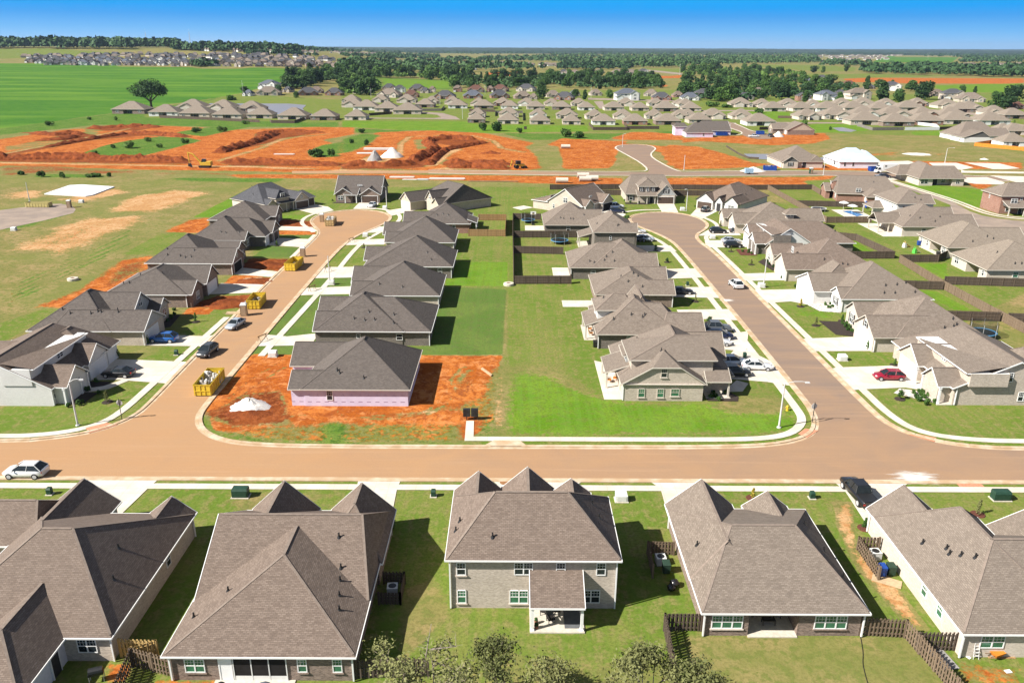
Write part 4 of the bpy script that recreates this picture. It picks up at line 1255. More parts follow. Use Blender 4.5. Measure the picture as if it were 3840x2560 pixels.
for r in [o for o in COL.objects if o.get('label', '').startswith('wide brown hip')]:
    mb = MB()
    mb.box(-21.25, -17.2, 48.66, 48.70, .5, 2.15, 0)
    mb.box(-21.25, -17.2, 48.64, 48.70, 0, .5, 1)
    for q in (-21.27, -19.9, -18.55, -17.2):
        mb.box(q - .04, q + .04, 48.62, 48.69, 0, 2.2, 1)
    mb.box(-21.3, -17.1, 48.63, 48.69, 2.14, 2.24, 1)
    mb.build('porch_screen', [M['dark_void'], M['siding_white']], r, org=(*r.location,))
    mb = MB(); mb.box(-22.8, -16.6, 46.2, 48.7, 0, .08); mb.build('patio', M['concrete_cast'], r, org=(*r.location,))
rC = house('two-storey greige brick house with a small covered rear patio, centre of the near row',
      [B_(-5.6, 9.4, 56.9, 67.2, 'x', 62, 8.85, -1.47, 5.06, ez=5.2), B_(-5.61, -.8, 60, 68.4, 'y', -3.2, 7.32, 60, 68.4, ez=5.2), B_(-1.1, 4.25, 60, 68.8, 'y', 1.58, 7.6, 60, 68.8, ez=5.2), B_(3.8, 7.8, 60, 68.1, 'y', 5.78, 6.75, 60, 68.1, ez=5.2),
       B_(1.55, 6.2, 54.05, 57.4, 'x', 57.4, 4.1, 1.55, 6.2, open='gable')],
      'brick_grey', 'roof_brown', wins=[('S', 57.32, -4.28, 3.43, .82, 1.28, 1, 'glass', 'white', False, 'brick_grey'), ('S', 57.32, 1.07, 3.48, 1.62, 1.28, 2), ('S', 57.32, 4.27, 3.48, .82, 1.28, 1), ('S', 57.32, 7.72, 3.48, .82, 1.28, 1),
       ('S', 57.32, -4.28, .52, .8, 1.38, 1, 'glass_green', 'white', False, 'brick_grey'), ('S', 57.32, .7, .52, 1.65, 1.38, 2, 'glass_green', 'white', False, 'brick_grey'), ('S', 57.32, 6.95, .6, 1.6, 1.35, 2)],
      doors=[('S', 57.32, 2.6)], pipes=[(-1.6, 58.6), (-4.6, 61.5), (7.4, 63.2), (7.9, 61.6), (-4.9, 60.4)], posts=[(1.8, 54.4, 0, 2.45), (5.95, 54.4, 0, 2.45)], spouts=[(-5.25, 57.2, 5.1), (9.05, 57.2, 5.1)], slab=(1.6, 6.2, 54.1, 57.3, .12))
rD = house('tan hip-roofed brick house with a recessed furnished rear porch, left of the long dead-grass strip',
      [B_(15.65, 29.5, 53.5, 69.3, 'x', 61.3, 5.98, 19.7, 25.45), B_(15.58, 22.4, 58, 70.2, 'y', 19.05, 5.5, 58, 70.2), B_(23.3, 27.9, 60, 70, 'y', 25.7, 4.3, 60, 70)],
      ['brick_dark', 'brick_cream'], 'roof_tan', walls=[(16.1, 19.75, 53.95, 68.6), (23.85, 29.05, 53.98, 68.7), (19.7, 23.9, 57.2, 68.5), (16.09, 22.0, 58.4, 69.9)],
      wins=[('S', 53.95, 17.95, .76, 2.6, 1.34, 3, 'glass_green', 'white', False, 'brick_cream'), ('S', 53.98, 26.55, .74, 2.7, 1.34, 3, 'glass_green', 'white', False, 'brick_dark'), ('S', 57.2, 21.2, .7, 1.2, 1.3, 2)], doors=[('S', 57.2, 22.9, .9, 2.1, 'white')],
      pipes=[(16.9, 61.5), (27.4, 64), (28.0, 60.5), (28.6, 57.4)], spouts=[(16.0, 53.8, 2.5), (29.2, 53.8, 2.5), (16.0, 69.6, 2.5)], slab=(19.75, 23.85, 53.7, 57.2, .1))
house('tan roofed house with a long sunlit cream brick side wall in the near right corner',
      [B_(35.8, 46.1, 51.15, 68, 'y', 40.95, 6.9, 57.8, 63), B_(41, 58, 51.3, 65, 'x', 58, 6.85, 41, 52), B_(35.75, 42.4, 60, 69.6, 'y', 39.07, 5.35, 60, 69.6), B_(46, 58, 58, 66.6, 'y', 51.8, 5.6, 58, 66.6), B_(44, 52, 47.6, 56, 'y', 48, 4.9, 50.6, 56)],
      ['brick_cream'], 'roof_tan', wins=[('S', 51.57, 38.57, .93, 1.95, 1.22, 2, 'glass_green'), ('W', 36.22, 57.9, 1.0, .9, 1.3, 1, 'glass_green'), ('W', 36.22, 55.2, 1.0, .9, 1.3, 1, 'glass_green')],
      pipes=[(37.4, 61.6), (38.4, 59.6), (38.3, 58.9), (38.8, 58.1), (39.4, 57.1)], spouts=[(36.1, 51.4, 2.5), (36.1, 69.2, 2.5)])
# --- middle column, backs to the long green strip
def mids():
    house('house still in pink printed sheathing on the bare red lot', [B_(-28.6, -13.7, 98.5, 113.7, 'y', -21.1, 7.1, 106, 107.4), B_(-32.2, -21, 106.9, 114.7, 'x', 110.8, 4.95, -32.2, -21), B_(-30.3, -21, 98.52, 104.5, 'x', 101.4, 4.3, -30.3, -21)],
          'wrap_pink', 'roof_char', wins=[('S', 98.92, -24.75, .85, .85, 1.45, 1)], pipes=[(-24, 101.3), (-23.6, 100.9), (-20.2, 100.2)], fascia='trim_tan')
    house('charcoal roofed brick house standing just behind the pink sheathed house', [B_(-32.4, -17.5, 121.9, 137, 'y', -25.2, 6.95, 128.8, 130.2), B_(-33.5, -24, 129.2, 137.5, 'x', 133.3, 5.1, -33.5, -24), B_(-32.5, -25, 121.95, 129.3, 'x', 125.7, 4.95, -32.5, -25), B_(-25, -13.1, 121.92, 136.5, 'x', 129.2, 6.35, -25, -20.1)],
          'brick_char', 'roof_char', wins=[('S', 122.32, -18.4, 1.0, 1.05, 1.1, 1, 'dark_void'), ('S', 122.32, -25.1, 1.3, .7, .75, 1, 'dark_void')], pipes=[(-26, 124.2), (-24.2, 123.9), (-22.6, 124), (-23.7, 125.4), (-19.6, 125.4), (-19.4, 123.4)], spouts=[(-13.5, 122.2, 2.5)])
    house('charcoal hip-roofed house, third from the near end of the middle column', [B_(-29.9, -13.4, 141.8, 156.5, 'y', -21.0, 7.2, 149, 150.2), B_(-31.6, -22, 150.2, 158, 'x', 154.2, 5.0, -31.6, -22), B_(-30.3, -22, 141.85, 148.3, 'x', 145.1, 4.55, -30.3, -22)],
          'brick_grey', 'roof_char', pipes=[(-25, 144.2), (-20.6, 143.6)], spouts=[(-13.8, 142.1, 2.5)])
    house('charcoal hip-roofed house with a back window, fourth from the near end of the middle column', [B_(-31.4, -12.5, 162.7, 177.6, 'y', -20.9, 7.45, 170.4, 171.4), B_(-32.3, -22, 168, 176.5, 'x', 172.2, 4.75, -32.3, -22)],
          'brick_char', 'roof_char', wins=[('S', 163.12, -15.3, .8, .9, 1.4, 1, 'dark_void')], pipes=[(-18.2, 166.2), (-17.2, 164.4)], spouts=[(-12.9, 163, 2.5)])
    house('charcoal hip-roofed house, fifth from the near end of the middle column', [B_(-30.0, -13.6, 184.8, 199.3, 'y', -21.2, 7.35, 192.2, 193.2), B_(-32, -22, 193.2, 201, 'x', 197, 5.0, -32, -22), B_(-30.4, -22, 184.85, 191.4, 'x', 188.1, 4.6, -30.4, -22)],
          'brick_grey', 'roof_char', spouts=[(-14, 185.1, 2.5)])
    house('charcoal hip-roofed house with a small open rear porch beside the new golden fence', [B_(-24.6, -11, 206.2, 220.6, 'y', -17.8, 6.85, 213, 214.5), B_(-28.8, -17, 206.3, 215, 'x', 210.6, 5.05, -28.8, -17), B_(-12, -9.3, 207.6, 214.6, 'y', -12, 3.6, 207.6, 214.6, open='gable')],
          'brick_red', 'roof_char', wins=[('S', 206.62, -15.4, .9, .9, 1.3, 1)], posts=[(-9.6, 208, 0, 2.5), (-9.6, 214.2, 0, 2.5)], pipes=[(-20, 209), (-18.4, 209.4), (-17, 209)])
    house('cream gabled house with white garage turned towards the left cul-de-sac', [B_(0, 15.5, 0, 19, 'x', 9.5, 7.4, 5, 13.5), B_(.2, 6.6, -5.2, 8, 'y', 3.4, 5.2, -5.2, 8), B_(7.5, 12, -.6, 8, 'y', 9.8, 6.0, -.6, 8, ez=3.4), B_(11.6, 15.6, -1.2, 6, 'y', 13.6, 4.4, -1.2, 6)],
          ['brick_grey', 'siding_tan'], 'roof_char', piv=(-30.6, 245.2), yaw=math.radians(-51), garages=[('S', -4.9, 3.4, 4.7)], wins=[('S', -.3, 9.8, 3.5, 1.1, 1.2, 2), ('S', -4.9, 3.4, 3.2, .6, .9, 1)], gable='siding_tan', fascia='trim_tan', pipes=[(12, 14), (13, 15)])


mids()
# --- west side of the left street, gables to the street
def wests():
    house('white brick house with charcoal roof and three-car garage at the left corner of the street',
          [B_(-78.5, -61.9, 98.2, 117.2, 'y', -69.6, 6.6, 98.2, 114, t=.6), B_(-69, -61.3, 106.8, 113.3, 'x', 110, 4.85, -69, -61.3), B_(-68, -60.2, 98.85, 104.9, 'x', 101.8, 4.75, -68, -60.2), B_(-68.6, -64.0, 104.0, 107.6, 'y', -68.6, 6.1, 104, 107.6, ez=5.35, zb=3),
           B_(-74, -61.5, 111, 117.4, 'y', -67, 6.2, 111, 114), B_(-90, -72, 103, 117, 'x', 110, 5.2, -90, -72)],
          ['brick_white', 'siding_grey'], 'roof_brown', garages=[('E', -61.6, 109.8, 4.8), ('E', -61.92, 115, 2.7)], wins=[('E', -64.48, 105.75, 4.25, 1.6, .75, 2), ('E', -62.34, 99.8, .8, 1.7, 1.5, 2)], doors=[('E', -62.34, 103.2)], posts=[(-60.6, 98.7, 0, 2.5), (-60.5, 102.6, 0, 2.5), (-60.5, 104.6, 0, 2.5)],
          spouts=[(-62.2, 98.5, 2.5)], gable='brick_white')
    house('grey brick house with charcoal roof, blue car in front of its white garage',
          [B_(-78.7, -65, 121.4, 137, 'y', -71.9, 7.15, 129, 130.4), B_(-75, -59.6, 121.45, 130.0, 'x', 125.3, 5.05, -75, -59.6), B_(-72, -63.6, 127, 134.4, 'x', 130.7, 6.5, -72, -63.6, ez=3.9, wall=1), B_(-70, -61.6, 132.1, 137.2, 'x', 134.6, 4.35, -70, -61.6)],
          ['brick_grey', 'siding_grey'], 'roof_char', garages=[('E', -59.9, 124.7, 4.9)], wins=[('E', -63.92, 130.5, 4.0, 1.2, 1.5, 2), ('E', -61.9, 134.6, .7, 1.5, 1.6, 2)], pipes=[(-74.4, 125.4), (-72.8, 124.6), (-69.4, 124.6), (-68.4, 125), (-67.8, 124.9), (-65.4, 125.6), (-65, 124.9)], spouts=[(-78.3, 121.7, 2.5), (-60, 121.7, 2.5)], gable='siding_grey')
    house('charcoal roofed brick house with white garage behind a red earth front yard',
          [B_(-76.2, -60.4, 141.7, 157, 'y', -68.1, 6.2, 147.4, 150.8), B_(-66, -59.6, 141.9, 148.4, 'x', 145.2, 4.55, -66, -59.6), B_(-69, -59.5, 149.2, 156.6, 'x', 153, 5.5, -69, -59.5)],
          ['brick_dark', 'siding_grey'], 'roof_char', garages=[('E', -59.8, 152.6, 4.8)], wins=[('E', -59.9, 145.3, .8, 1.6, 1.5, 3)], pipes=[(-73.4, 144.8), (-72, 144.2), (-66.4, 146.3), (-71, 147)], spouts=[(-60.8, 142, 2.5)])
    house('long charcoal roofed brick house with an open garage mouth behind heaped red earth',
          [B_(-78.3, -64, 164.5, 179.6, 'y', -71.6, 7.2, 172, 173.4), B_(-75, -59.5, 164.45, 173, 'x', 168.5, 5.1, -75, -59.5), B_(-70, -61.3, 172.4, 180, 'x', 176.6, 4.75, -70, -61.3)],
          ['brick_dark', 'siding_tan'], 'roof_char', garages=[('E', -59.8, 168.4, 4.9, 'dark_void')], wins=[('E', -61.6, 177.4, .8, 1.4, 1.5, 2), ('E', -59.8, 168.5, 3.1, .9, .9, 1)], pipes=[(-74.6, 168.2), (-74, 166.6), (-71.2, 166.4), (-70, 166), (-68.6, 167.8), (-68.8, 166.2)], spouts=[(-59.9, 164.8, 2.5)])
    house('charcoal roofed brick house with two ridges, fifth up the west side of the left street',
          [B_(-77.6, -63.8, 186, 201, 'y', -70.6, 6.95, 193, 194.4), B_(-73, -63.7, 185.98, 191.8, 'x', 188.8, 4.3, -73, -63.7), B_(-72, -60.0, 190.6, 201, 'x', 195.2, 6.35, -72, -65.3), B_(-66, -59.6, 194.6, 202, 'x', 198.4, 5.0, -66, -59.6)],
          ['brick_char', 'siding_grey'], 'roof_char', garages=[('E', -59.9, 198.4, 3.4, 'shutter'), ('E', -60.44, 192.6, 2.6)], wins=[('E', -64.0, 188.8, .7, 1.3, 1.5, 2)], pipes=[(-70, 188.4), (-68.8, 188.2), (-65.6, 188.4)], spouts=[(-60.4, 191, 2.5)])
    house('low charcoal roofed house next to a red dirt yard by the left cul-de-sac',
          [B_(-81.2, -65.8, 209.6, 224, 'y', -73.2, 6.4, 216.4, 217.6), B_(-75, -66, 210, 219, 'x', 214.4, 5.0, -75, -66), B_(-71, -64.4, 215, 222.6, 'x', 218.8, 4.9, -71, -64.4)],
          ['brick_char', 'siding_grey'], 'roof_char', wins=[('E', -64.7, 218.8, .7, 1.4, 1.5, 2)], garages=[('E', -66.42, 212.4, 2.6, 'shutter')])
    house('cream house with dark three-car garage doors set askew by the left cul-de-sac',
          [B_(0, 14.5, 1, 18, 'x', 10.5, 7.1, 5, 10), B_(9.4, 15.2, -.8, 12, 'y', 12.3, 5.0, -.8, 12), B_(14.6, 18.6, .5, 9, 'x', 4.6, 4.4, 14.6, 17), B_(3.4, 9, .2, 9, 'y', 6.2, 6.2, .2, 9, ez=4.0, wall=1), B_(0, 3.8, -.3, 9, 'y', 1.9, 4.0, -.3, 9), B_(3.6, 9.4, -.6, 3, 'x', 3, 3.7, 3.6, 9.4, open=True)],
          ['brick_cream', 'siding_tan'], 'roof_dark', piv=(-71.5, 230.9), yaw=math.radians(53), garages=[('S', -.5, 12.3, 4.6, 'brown_door'), ('S', .92, 16.7, 2.6, 'brown_door')], wins=[('S', .5, 6.2, 4.1, 1.5, 1.2, 2), ('S', 0, 1.9, .8, 1.5, 1.4, 2), ('S', -.5, 12.3, 3.0, .9, 1.0, 2)], posts=[(3.9, -.3, 0, 2.4), (6.6, -.3, 0, 2.4), (9.1, -.3, 0, 2.4)], doors=[('S', 1.42, 6.4)], gable='siding_tan', fascia='trim_tan', pipes=[(4, 12), (2, 9), (6, 12)])
    house('brown stone-fronted house with two front gables at the head of the left street',
          [B_(-56.1, -41.3, 250.9, 266.8, 'x', 258.6, 7.15, -56.1, -41.3), B_(-56, -49.8, 249.6, 256, 'y', -53, 4.6, 249.6, 256), B_(-47.9, -41.25, 249.2, 256, 'y', -44.8, 4.7, 249.2, 256), B_(-49.6, -46.9, 253.4, 258.4, 'y', -47.4, 5.9, 253.4, 258.4, ez=5.1, zb=3.6), B_(-52.8, -48.4, 248.8, 254, 'x', 253, 4.0, -52.8, -48.4, open=True)],
          ['brick_dark', 'siding_grey'], 'roof_char', garages=[('S', 249.5, -44.8, 4.9, 'brown_door')], wins=[('S', 253.7, -48.4, 4.55, 1.5, .5, 2), ('S', 249.9, -54, .8, 1.7, 1.4, 2), ('S', 251.35, -48.8, .8, 1.5, 1.5, 2)], posts=[(-52.4, 249.1, 0, 2.5), (-48.9, 249.1, 0, 2.5)], doors=[('S', 251.35, -51)])


wests()
# --- west side of the right street, backs to the green strip
def norths():
    house('tall greige brick house with a clipped gable at the right street corner',
          [B_(15, 31.4, 103.9, 116, 'y', 23.3, 7.6, 107.6, 111.8), B_(15.05, 26.9, 100.7, 110, 'y', 21.3, 6.3, 104.2, 110, clip=.67), B_(16.3, 28.7, 103.2, 111.5, 'x', 107.3, 7.55, 23.3, 28.7, ez=5.2), B_(15.9, 23.2, 105.6, 111.8, 'y', 23.2, 7.3, 105.6, 111.8, ez=4.5, wall=1), B_(23, 32, 110.4, 118, 'x', 114.4, 5.6, 23, 32),
           B_(13.3, 17.4, 105, 111.3, 'y', 17.4, 4.0, 105, 111.3, open='gable'), B_(27, 30.6, 101.8, 106, 'x', 104.2, 3.8, 27, 30.6, open='gable')],
          ['brick_grey', 'siding_grey'], 'roof_tan', wins=[('S', 101.0, 17.95, .56, .95, 1.32, 1, 'glass_green', 'trim_tan', False, 'brick_cream'), ('S', 101.0, 20.58, .54, .95, 1.32, 1, 'glass_green', 'trim_tan', False, 'brick_cream'), ('S', 101.0, 20.9, 3.55, .87, 1.3, 1, 'glass', 'trim_tan', False, 'brick_cream'), ('S', 101.0, 22.6, .73, 1.2, 1.15, 1, 'glass_green', 'trim_tan', False, 'brick_cream')],
          garages=[('E', 31.7, 114.2, 4.8)], posts=[(13.6, 105.4, 0, 2.5), (13.6, 111, 0, 2.5), (30.3, 102.2, 0, 2.5)], pipes=[(21, 104.6), (20.7, 103.4), (21.6, 103.2), (18.8, 112.6)], slab=(27.2, 30.6, 101.8, 105, .15), fascia='trim_tan', spouts=[(15.4, 101, 2.5)])
    house('tan roofed brick house with an upper rear dormer and corner porch of orange furniture',
          [B_(13.6, 27.5, 121, 136, 'y', 20.4, 6.9, 127.4, 129.6), B_(18, 28, 121.02, 134, 'x', 127.3, 6.1, 18, 24.8), B_(24, 31.4, 121.05, 129.6, 'x', 125.3, 5.05, 24, 31.4), B_(13.8, 20.6, 126.3, 133.2, 'x', 129.8, 6.95, 17.2, 20.6, ez=5.0, wall=1), B_(12.1, 15.6, 125.5, 132.8, 'y', 15.6, 3.8, 125.5, 132.8, open='gable'), B_(19, 25, 128, 137, 'y', 22, 6.5, 128, 137)],
          ['brick_char', 'siding_white'], 'roof_tan', posts=[(12.4, 125.9, 0, 2.5), (12.4, 132.4, 0, 2.5)], pipes=[(16.6, 123.6), (19.6, 124.4), (21.4, 124), (21.8, 124.4), (15.6, 130)], wins=[('S', 121.42, 19, 1.1, .8, 1.1, 1, 'glass_green'), ('W', 14.2, 129.8, 3.4, 1.4, 1.1, 2)], fascia='trim_tan', spouts=[(14, 121.3, 2.5)])
    house('tan roofed house with a small bare concrete patio, third up the middle right column',
          [B_(15.5, 30, 143.1, 157, 'y', 22.8, 5.9, 148.3, 151.8), B_(21, 30.3, 148, 157.2, 'x', 152.6, 5.6, 21, 30.3), B_(23, 30.7, 143.05, 149.8, 'x', 146.4, 4.65, 23, 30.7)],
          'brick_dark', 'roof_tan', pipes=[(20.8, 147.2), (23.2, 147.7), (24, 147.1), (22, 145.9), (24.6, 144.8)], fascia='trim_tan', spouts=[(30.2, 143.4, 2.5)])
    house('tan roofed house with two hips beside the fenced yards, fourth up the middle right column',
          [B_(12, 27, 162.5, 176.5, 'x', 169.4, 6.45, 18.7, 22), B_(16.6, 30.6, 162.52, 177, 'y', 23.7, 6.95, 169.6, 171), B_(23, 30.9, 162.55, 170.2, 'x', 166.4, 4.95, 23, 30.9), B_(22, 29.6, 168, 177.6, 'x', 172.6, 5.6, 22, 29.6)],
          'brick_char', 'roof_tan', wins=[('S', 162.92, 17.1, .7, 1.0, 1.25, 1, 'dark_void')], pipes=[(16.4, 164.2), (17.3, 163.9), (20, 165.3), (21.4, 166.4), (19.5, 164.4), (21.6, 164.2)], fascia='trim_tan', spouts=[(12.4, 162.8, 2.5)])
    house('two-storey tan roofed house with a small covered patio behind the round trampoline',
          [B_(19, 29.4, 184.9, 199.6, 'y', 24.1, 8.6, 190.2, 194.4, ez=5.2), B_(23, 29.7, 184.95, 190.6, 'x', 187.8, 6.9, 23, 29.7, ez=5.2), B_(16.2, 19.9, 191.6, 198, 'y', 19.9, 3.7, 191.6, 198, open='gable')],
          ['brick_char', 'brick_cream'], 'roof_tan', wins=[('S', 185.32, 23.2, 3.3, .5, 1.0, 1)], posts=[(16.5, 192, 0, 2.5), (16.5, 197.6, 0, 2.5)], pipes=[(25.2, 187), (24.9, 186.8), (20.4, 190)], fascia='trim_tan', slab=(16.2, 19.3, 191.6, 198, .1))
    house('large tan hip-roofed house behind the basketball hoop and square patio',
          [B_(8.1, 22.6, 205.2, 220, 'y', 15.3, 7.25, 212.4, 213.4), B_(15, 23.7, 205.3, 216, 'x', 210.7, 5.75, 15, 23.7)],
          'brick_char', 'roof_tan', wins=[('S', 205.62, 14.6, .9, 1.0, 1.25, 1, 'dark_void')], pipes=[(12.6, 207.4), (13.4, 207.2), (15.2, 207.2), (15.9, 207.1), (18.8, 208.4)], fascia='trim_tan')
    house('greige gabled house turned at an angle with a window high in its broad side gable',
          [B_(0, 15.3, 0, 13.4, 'x', 6.5, 7.1, 0, 15.3), B_(0, 15.2, 12.6, 18.8, 'x', 12.6, 4.3, 0, 15.2), B_(8.8, 15.4, -1.2, 6, 'y', 12.1, 4.9, -1.2, 6), B_(.3, 5.2, -.8, 6, 'y', 2.7, 4.4, -.8, 6), B_(5, 8, 1.4, 6, 'y', 6.2, 5.7, 1.4, 6, ez=4.9, zb=3.2)],
          'brick_grey', 'roof_brown', piv=(20.4, 230.7), yaw=math.radians(51.5), garages=[('S', -.9, 12.1, 4.9, 'dark_void')], wins=[('W', .3, 6.4, 3.0, 1.5, 1.5, 2), ('W', .3, 10.6, .9, .8, 1.2, 1), ('S', 1.7, 6.5, 4.3, 1.4, .5, 2)], posts=[(.5, -.6, 0, 2.5), (5, -.6, 0, 2.5)])
    house('two-storey brick house with porch and brown garage at the head of the right street',
          [B_(35.6, 51.6, 252.5, 268.4, 'x', 260.8, 7.6, 38.4, 49), B_(39.4, 45.6, 251.6, 260, 'y', 42.5, 7.3, 251.6, 260, ez=5.2), B_(44.9, 51.5, 249.9, 259, 'y', 48.1, 6.1, 249.9, 259), B_(39, 45.4, 249.6, 253.4, 'x', 253.4, 3.9, 39, 45.4, open='gable')],
          ['brick_grey', 'siding_tan'], 'roof_tan', garages=[('S', 250.2, 48.1, 4.9, 'brown_door')], wins=[('S', 251.9, 40.6, 3.6, .8, 1.2, 1, 'glass', 'white', True), ('S', 251.9, 42.5, 3.6, .8, 1.2, 1), ('S', 251.9, 44.3, 3.6, .8, 1.2, 1, 'glass', 'white', True), ('S', 250.2, 48.1, 3.3, 1.0, 1.3, 1, 'glass', 'white', True), ('S', 252.9, 37.6, .7, 1.2, 1.7, 1, 'glass', 'white', True)],
          posts=[(39.4, 250, 0, 2.5), (42.2, 250, 0, 2.5), (44.7, 250, 0, 2.5)], doors=[('S', 252, 43.9)], fascia='trim_tan', gable='siding_grey')


norths()
# --- east side of the right street, gables to the street
def easts():
    house('brick house with white dormer at the right corner, red car on its driveway',
          [B_(60.2, 77.6, 99.8, 118.6, 'y', 68.8, 6.5, 99.8, 115), B_(59.3, 68, 107.9, 114.7, 'x', 111.1, 4.95, 59.3, 68), B_(58.5, 67, 100.45, 105.3, 'x', 102.9, 4.5, 58.5, 67), B_(61.6, 67.4, 105.2, 107.6, 'y', 67.4, 5.9, 105.2, 107.6, ez=4.9, zb=3), B_(73, 88, 104, 114, 'x', 109, 5.3, 73, 85)],
          ['brick_grey', 'siding_white'], 'roof_tan', wins=[('S', 100.1, 67.2, 3.5, 2.1, 1.35, 2), ('S', 100.1, 70.3, .62, 1.6, 1.4, 2), ('W', 62.0, 106.4, 4.1, 1.1, .6, 2), ('W', 60.64, 102, .8, 1.3, 1.5, 2)], garages=[('W', 59.6, 111.2, 5.0)], posts=[(58.8, 100.3, 0, 2.5), (58.8, 105.1, 0, 2.5), (59, 107.4, 0, 2.5)], doors=[('W', 60.64, 104.2)], gable='brick_grey', spouts=[(60.9, 99.95, 2.5)], slab=(58.6, 60.7, 100, 105.3, .14))
    house('tan brick house with black mulch bed in front, behind the white dormer house',
          [B_(61.5, 76.5, 120, 135.6, 'y', 69, 7.2, 127.4, 128.6), B_(57.9, 70, 120.02, 128.3, 'x', 124, 5.15, 57.9, 70), B_(59.5, 68, 130, 136, 'x', 133, 4.6, 59.5, 68)],
          'brick_cream', 'roof_tan', garages=[('W', 58.2, 123.8, 4.9)], wins=[('W', 59.8, 133, .7, 1.5, 1.7, 2, 'glass', 'white', True), ('W', 58.2, 124, 3.1, .9, 1.1, 1, 'glass', 'white', True)], pipes=[(72, 123.4), (70, 121.8), (71.6, 122.1), (72.2, 122.4)], fascia='trim_tan', spouts=[(58.4, 120.3, 2.5)])
    house('white-fronted house with a wide white driveway, third up the east side of the right street',
          [B_(61, 78, 140.8, 156, 'y', 69.4, 7.55, 149, 150.2), B_(60.7, 68, 140.85, 146.4, 'x', 143.6, 4.25, 60.7, 68), B_(57.4, 68, 145.7, 156.2, 'x', 150, 5.25, 57.4, 68), B_(60, 68, 150, 157.8, 'y', 64, 6.6, 150, 155)],
          ['brick_white'], 'roof_tan', garages=[('W', 57.7, 151, 4.9)], wins=[('W', 61.0, 143.6, .7, 1.5, 1.6, 2, 'glass', 'white', True)], pipes=[(70, 143.8), (72.2, 144), (69.2, 142.2), (71.2, 142.2), (75, 142.4), (74, 144.4)], spouts=[(61.2, 141.1, 2.5)])
    house('tan gabled house with white garage, fourth up the east side of the right street',
          [B_(61, 77, 161.7, 177, 'y', 68.6, 7.35, 169.6, 170.8), B_(57.2, 69, 161.72, 170, 'x', 165.7, 5.15, 57.2, 69), B_(61.2, 69, 166, 175.4, 'x', 171, 6.5, 61.2, 69, ez=3.8), B_(58.4, 66, 174.4, 180.6, 'x', 177.5, 4.6, 58.4, 66)],
          'brick_cream', 'roof_brown', garages=[('W', 57.5, 165.6, 4.9)], wins=[('W', 61.5, 171, 4.0, 1.3, 1.3, 2), ('W', 58.7, 177.4, .7, 1.4, 1.6, 2)], pipes=[(66, 164.2), (69.6, 163.2), (70.6, 163), (74, 163)], fascia='trim_tan', spouts=[(57.6, 162, 2.5)])
    house('white-fronted house with a dark stone side gable and a tiny white dormer',
          [B_(59.8, 71.2, 184.5, 200, 'y', 65.3, 6.4, 184.5, 197), B_(57.4, 66, 185.1, 191.2, 'x', 188.1, 4.75, 57.4, 66), B_(58.6, 66, 193.4, 200.4, 'x', 197, 4.9, 58.6, 66), B_(61, 65.6, 191.4, 193, 'y', 65.6, 5.7, 191.4, 193, ez=4.9, zb=3), B_(64, 82, 186.2, 201, 'x', 193.2, 6.5, 64, 75)],
          ['brick_char', 'siding_white'], 'roof_brown', garages=[('W', 58.9, 197, 4.9)], wins=[('W', 61.4, 192.2, 4.2, .8, .5, 2)], posts=[(57.7, 185, 0, 2.5), (57.7, 188, 0, 2.5), (57.7, 190.9, 0, 2.5)], gable='siding_white', pipes=[(78, 190)])
    house('tan roofed house with a small roof dormer, behind the white-fronted stone gable house',
          [B_(61, 79, 206, 221, 'y', 69.4, 7.3, 213.4, 214.6), B_(58.5, 68, 207.4, 215, 'x', 211.2, 5.0, 58.5, 68), B_(57.6, 66, 216, 221.6, 'x', 218.8, 4.6, 57.6, 66), B_(74, 84, 212, 221, 'x', 216.5, 5.2, 74, 84), B_(71.5, 74.6, 207.6, 212, 'y', 73, 6.2, 207.6, 212, ez=5.2, zb=3.6)],
          ['brick_cream', 'siding_grey'], 'roof_tan', wins=[('W', 57.9, 218.8, .7, 1.4, 1.5, 2), ('S', 207.9, 73, 4.5, 1.8, .7, 2)], garages=[('W', 58.8, 211.2, 4.6)], fascia='trim_tan')
    house('white painted house with dark roof and brown garage door at the right cul-de-sac',
          [B_(0, 14.6, 0, 21, 'y', 7.3, 7.0, 7.3, 13.7), B_(.2, 6.4, -.8, 8, 'y', 3.3, 5.0, -.8, 8), B_(9.4, 14.5, -1, 8, 'y', 12, 4.8, -1, 8), B_(6.6, 9.8, -1.4, 6, 'y', 8.2, 4.6, -1.4, 6)],
          ['brick_white'], 'roof_brown', piv=(56.2, 244.4), yaw=math.radians(-39.7), garages=[('S', -.5, 3.3, 4.7, 'brown_door')], wins=[('S', -.7, 12, .7, 1.9, 1.5, 2)], doors=[('S', -1.1, 8.2, 1.3, 2.4)], fascia='trim_dark', pipes=[(11, 15), (12, 9)])


easts()
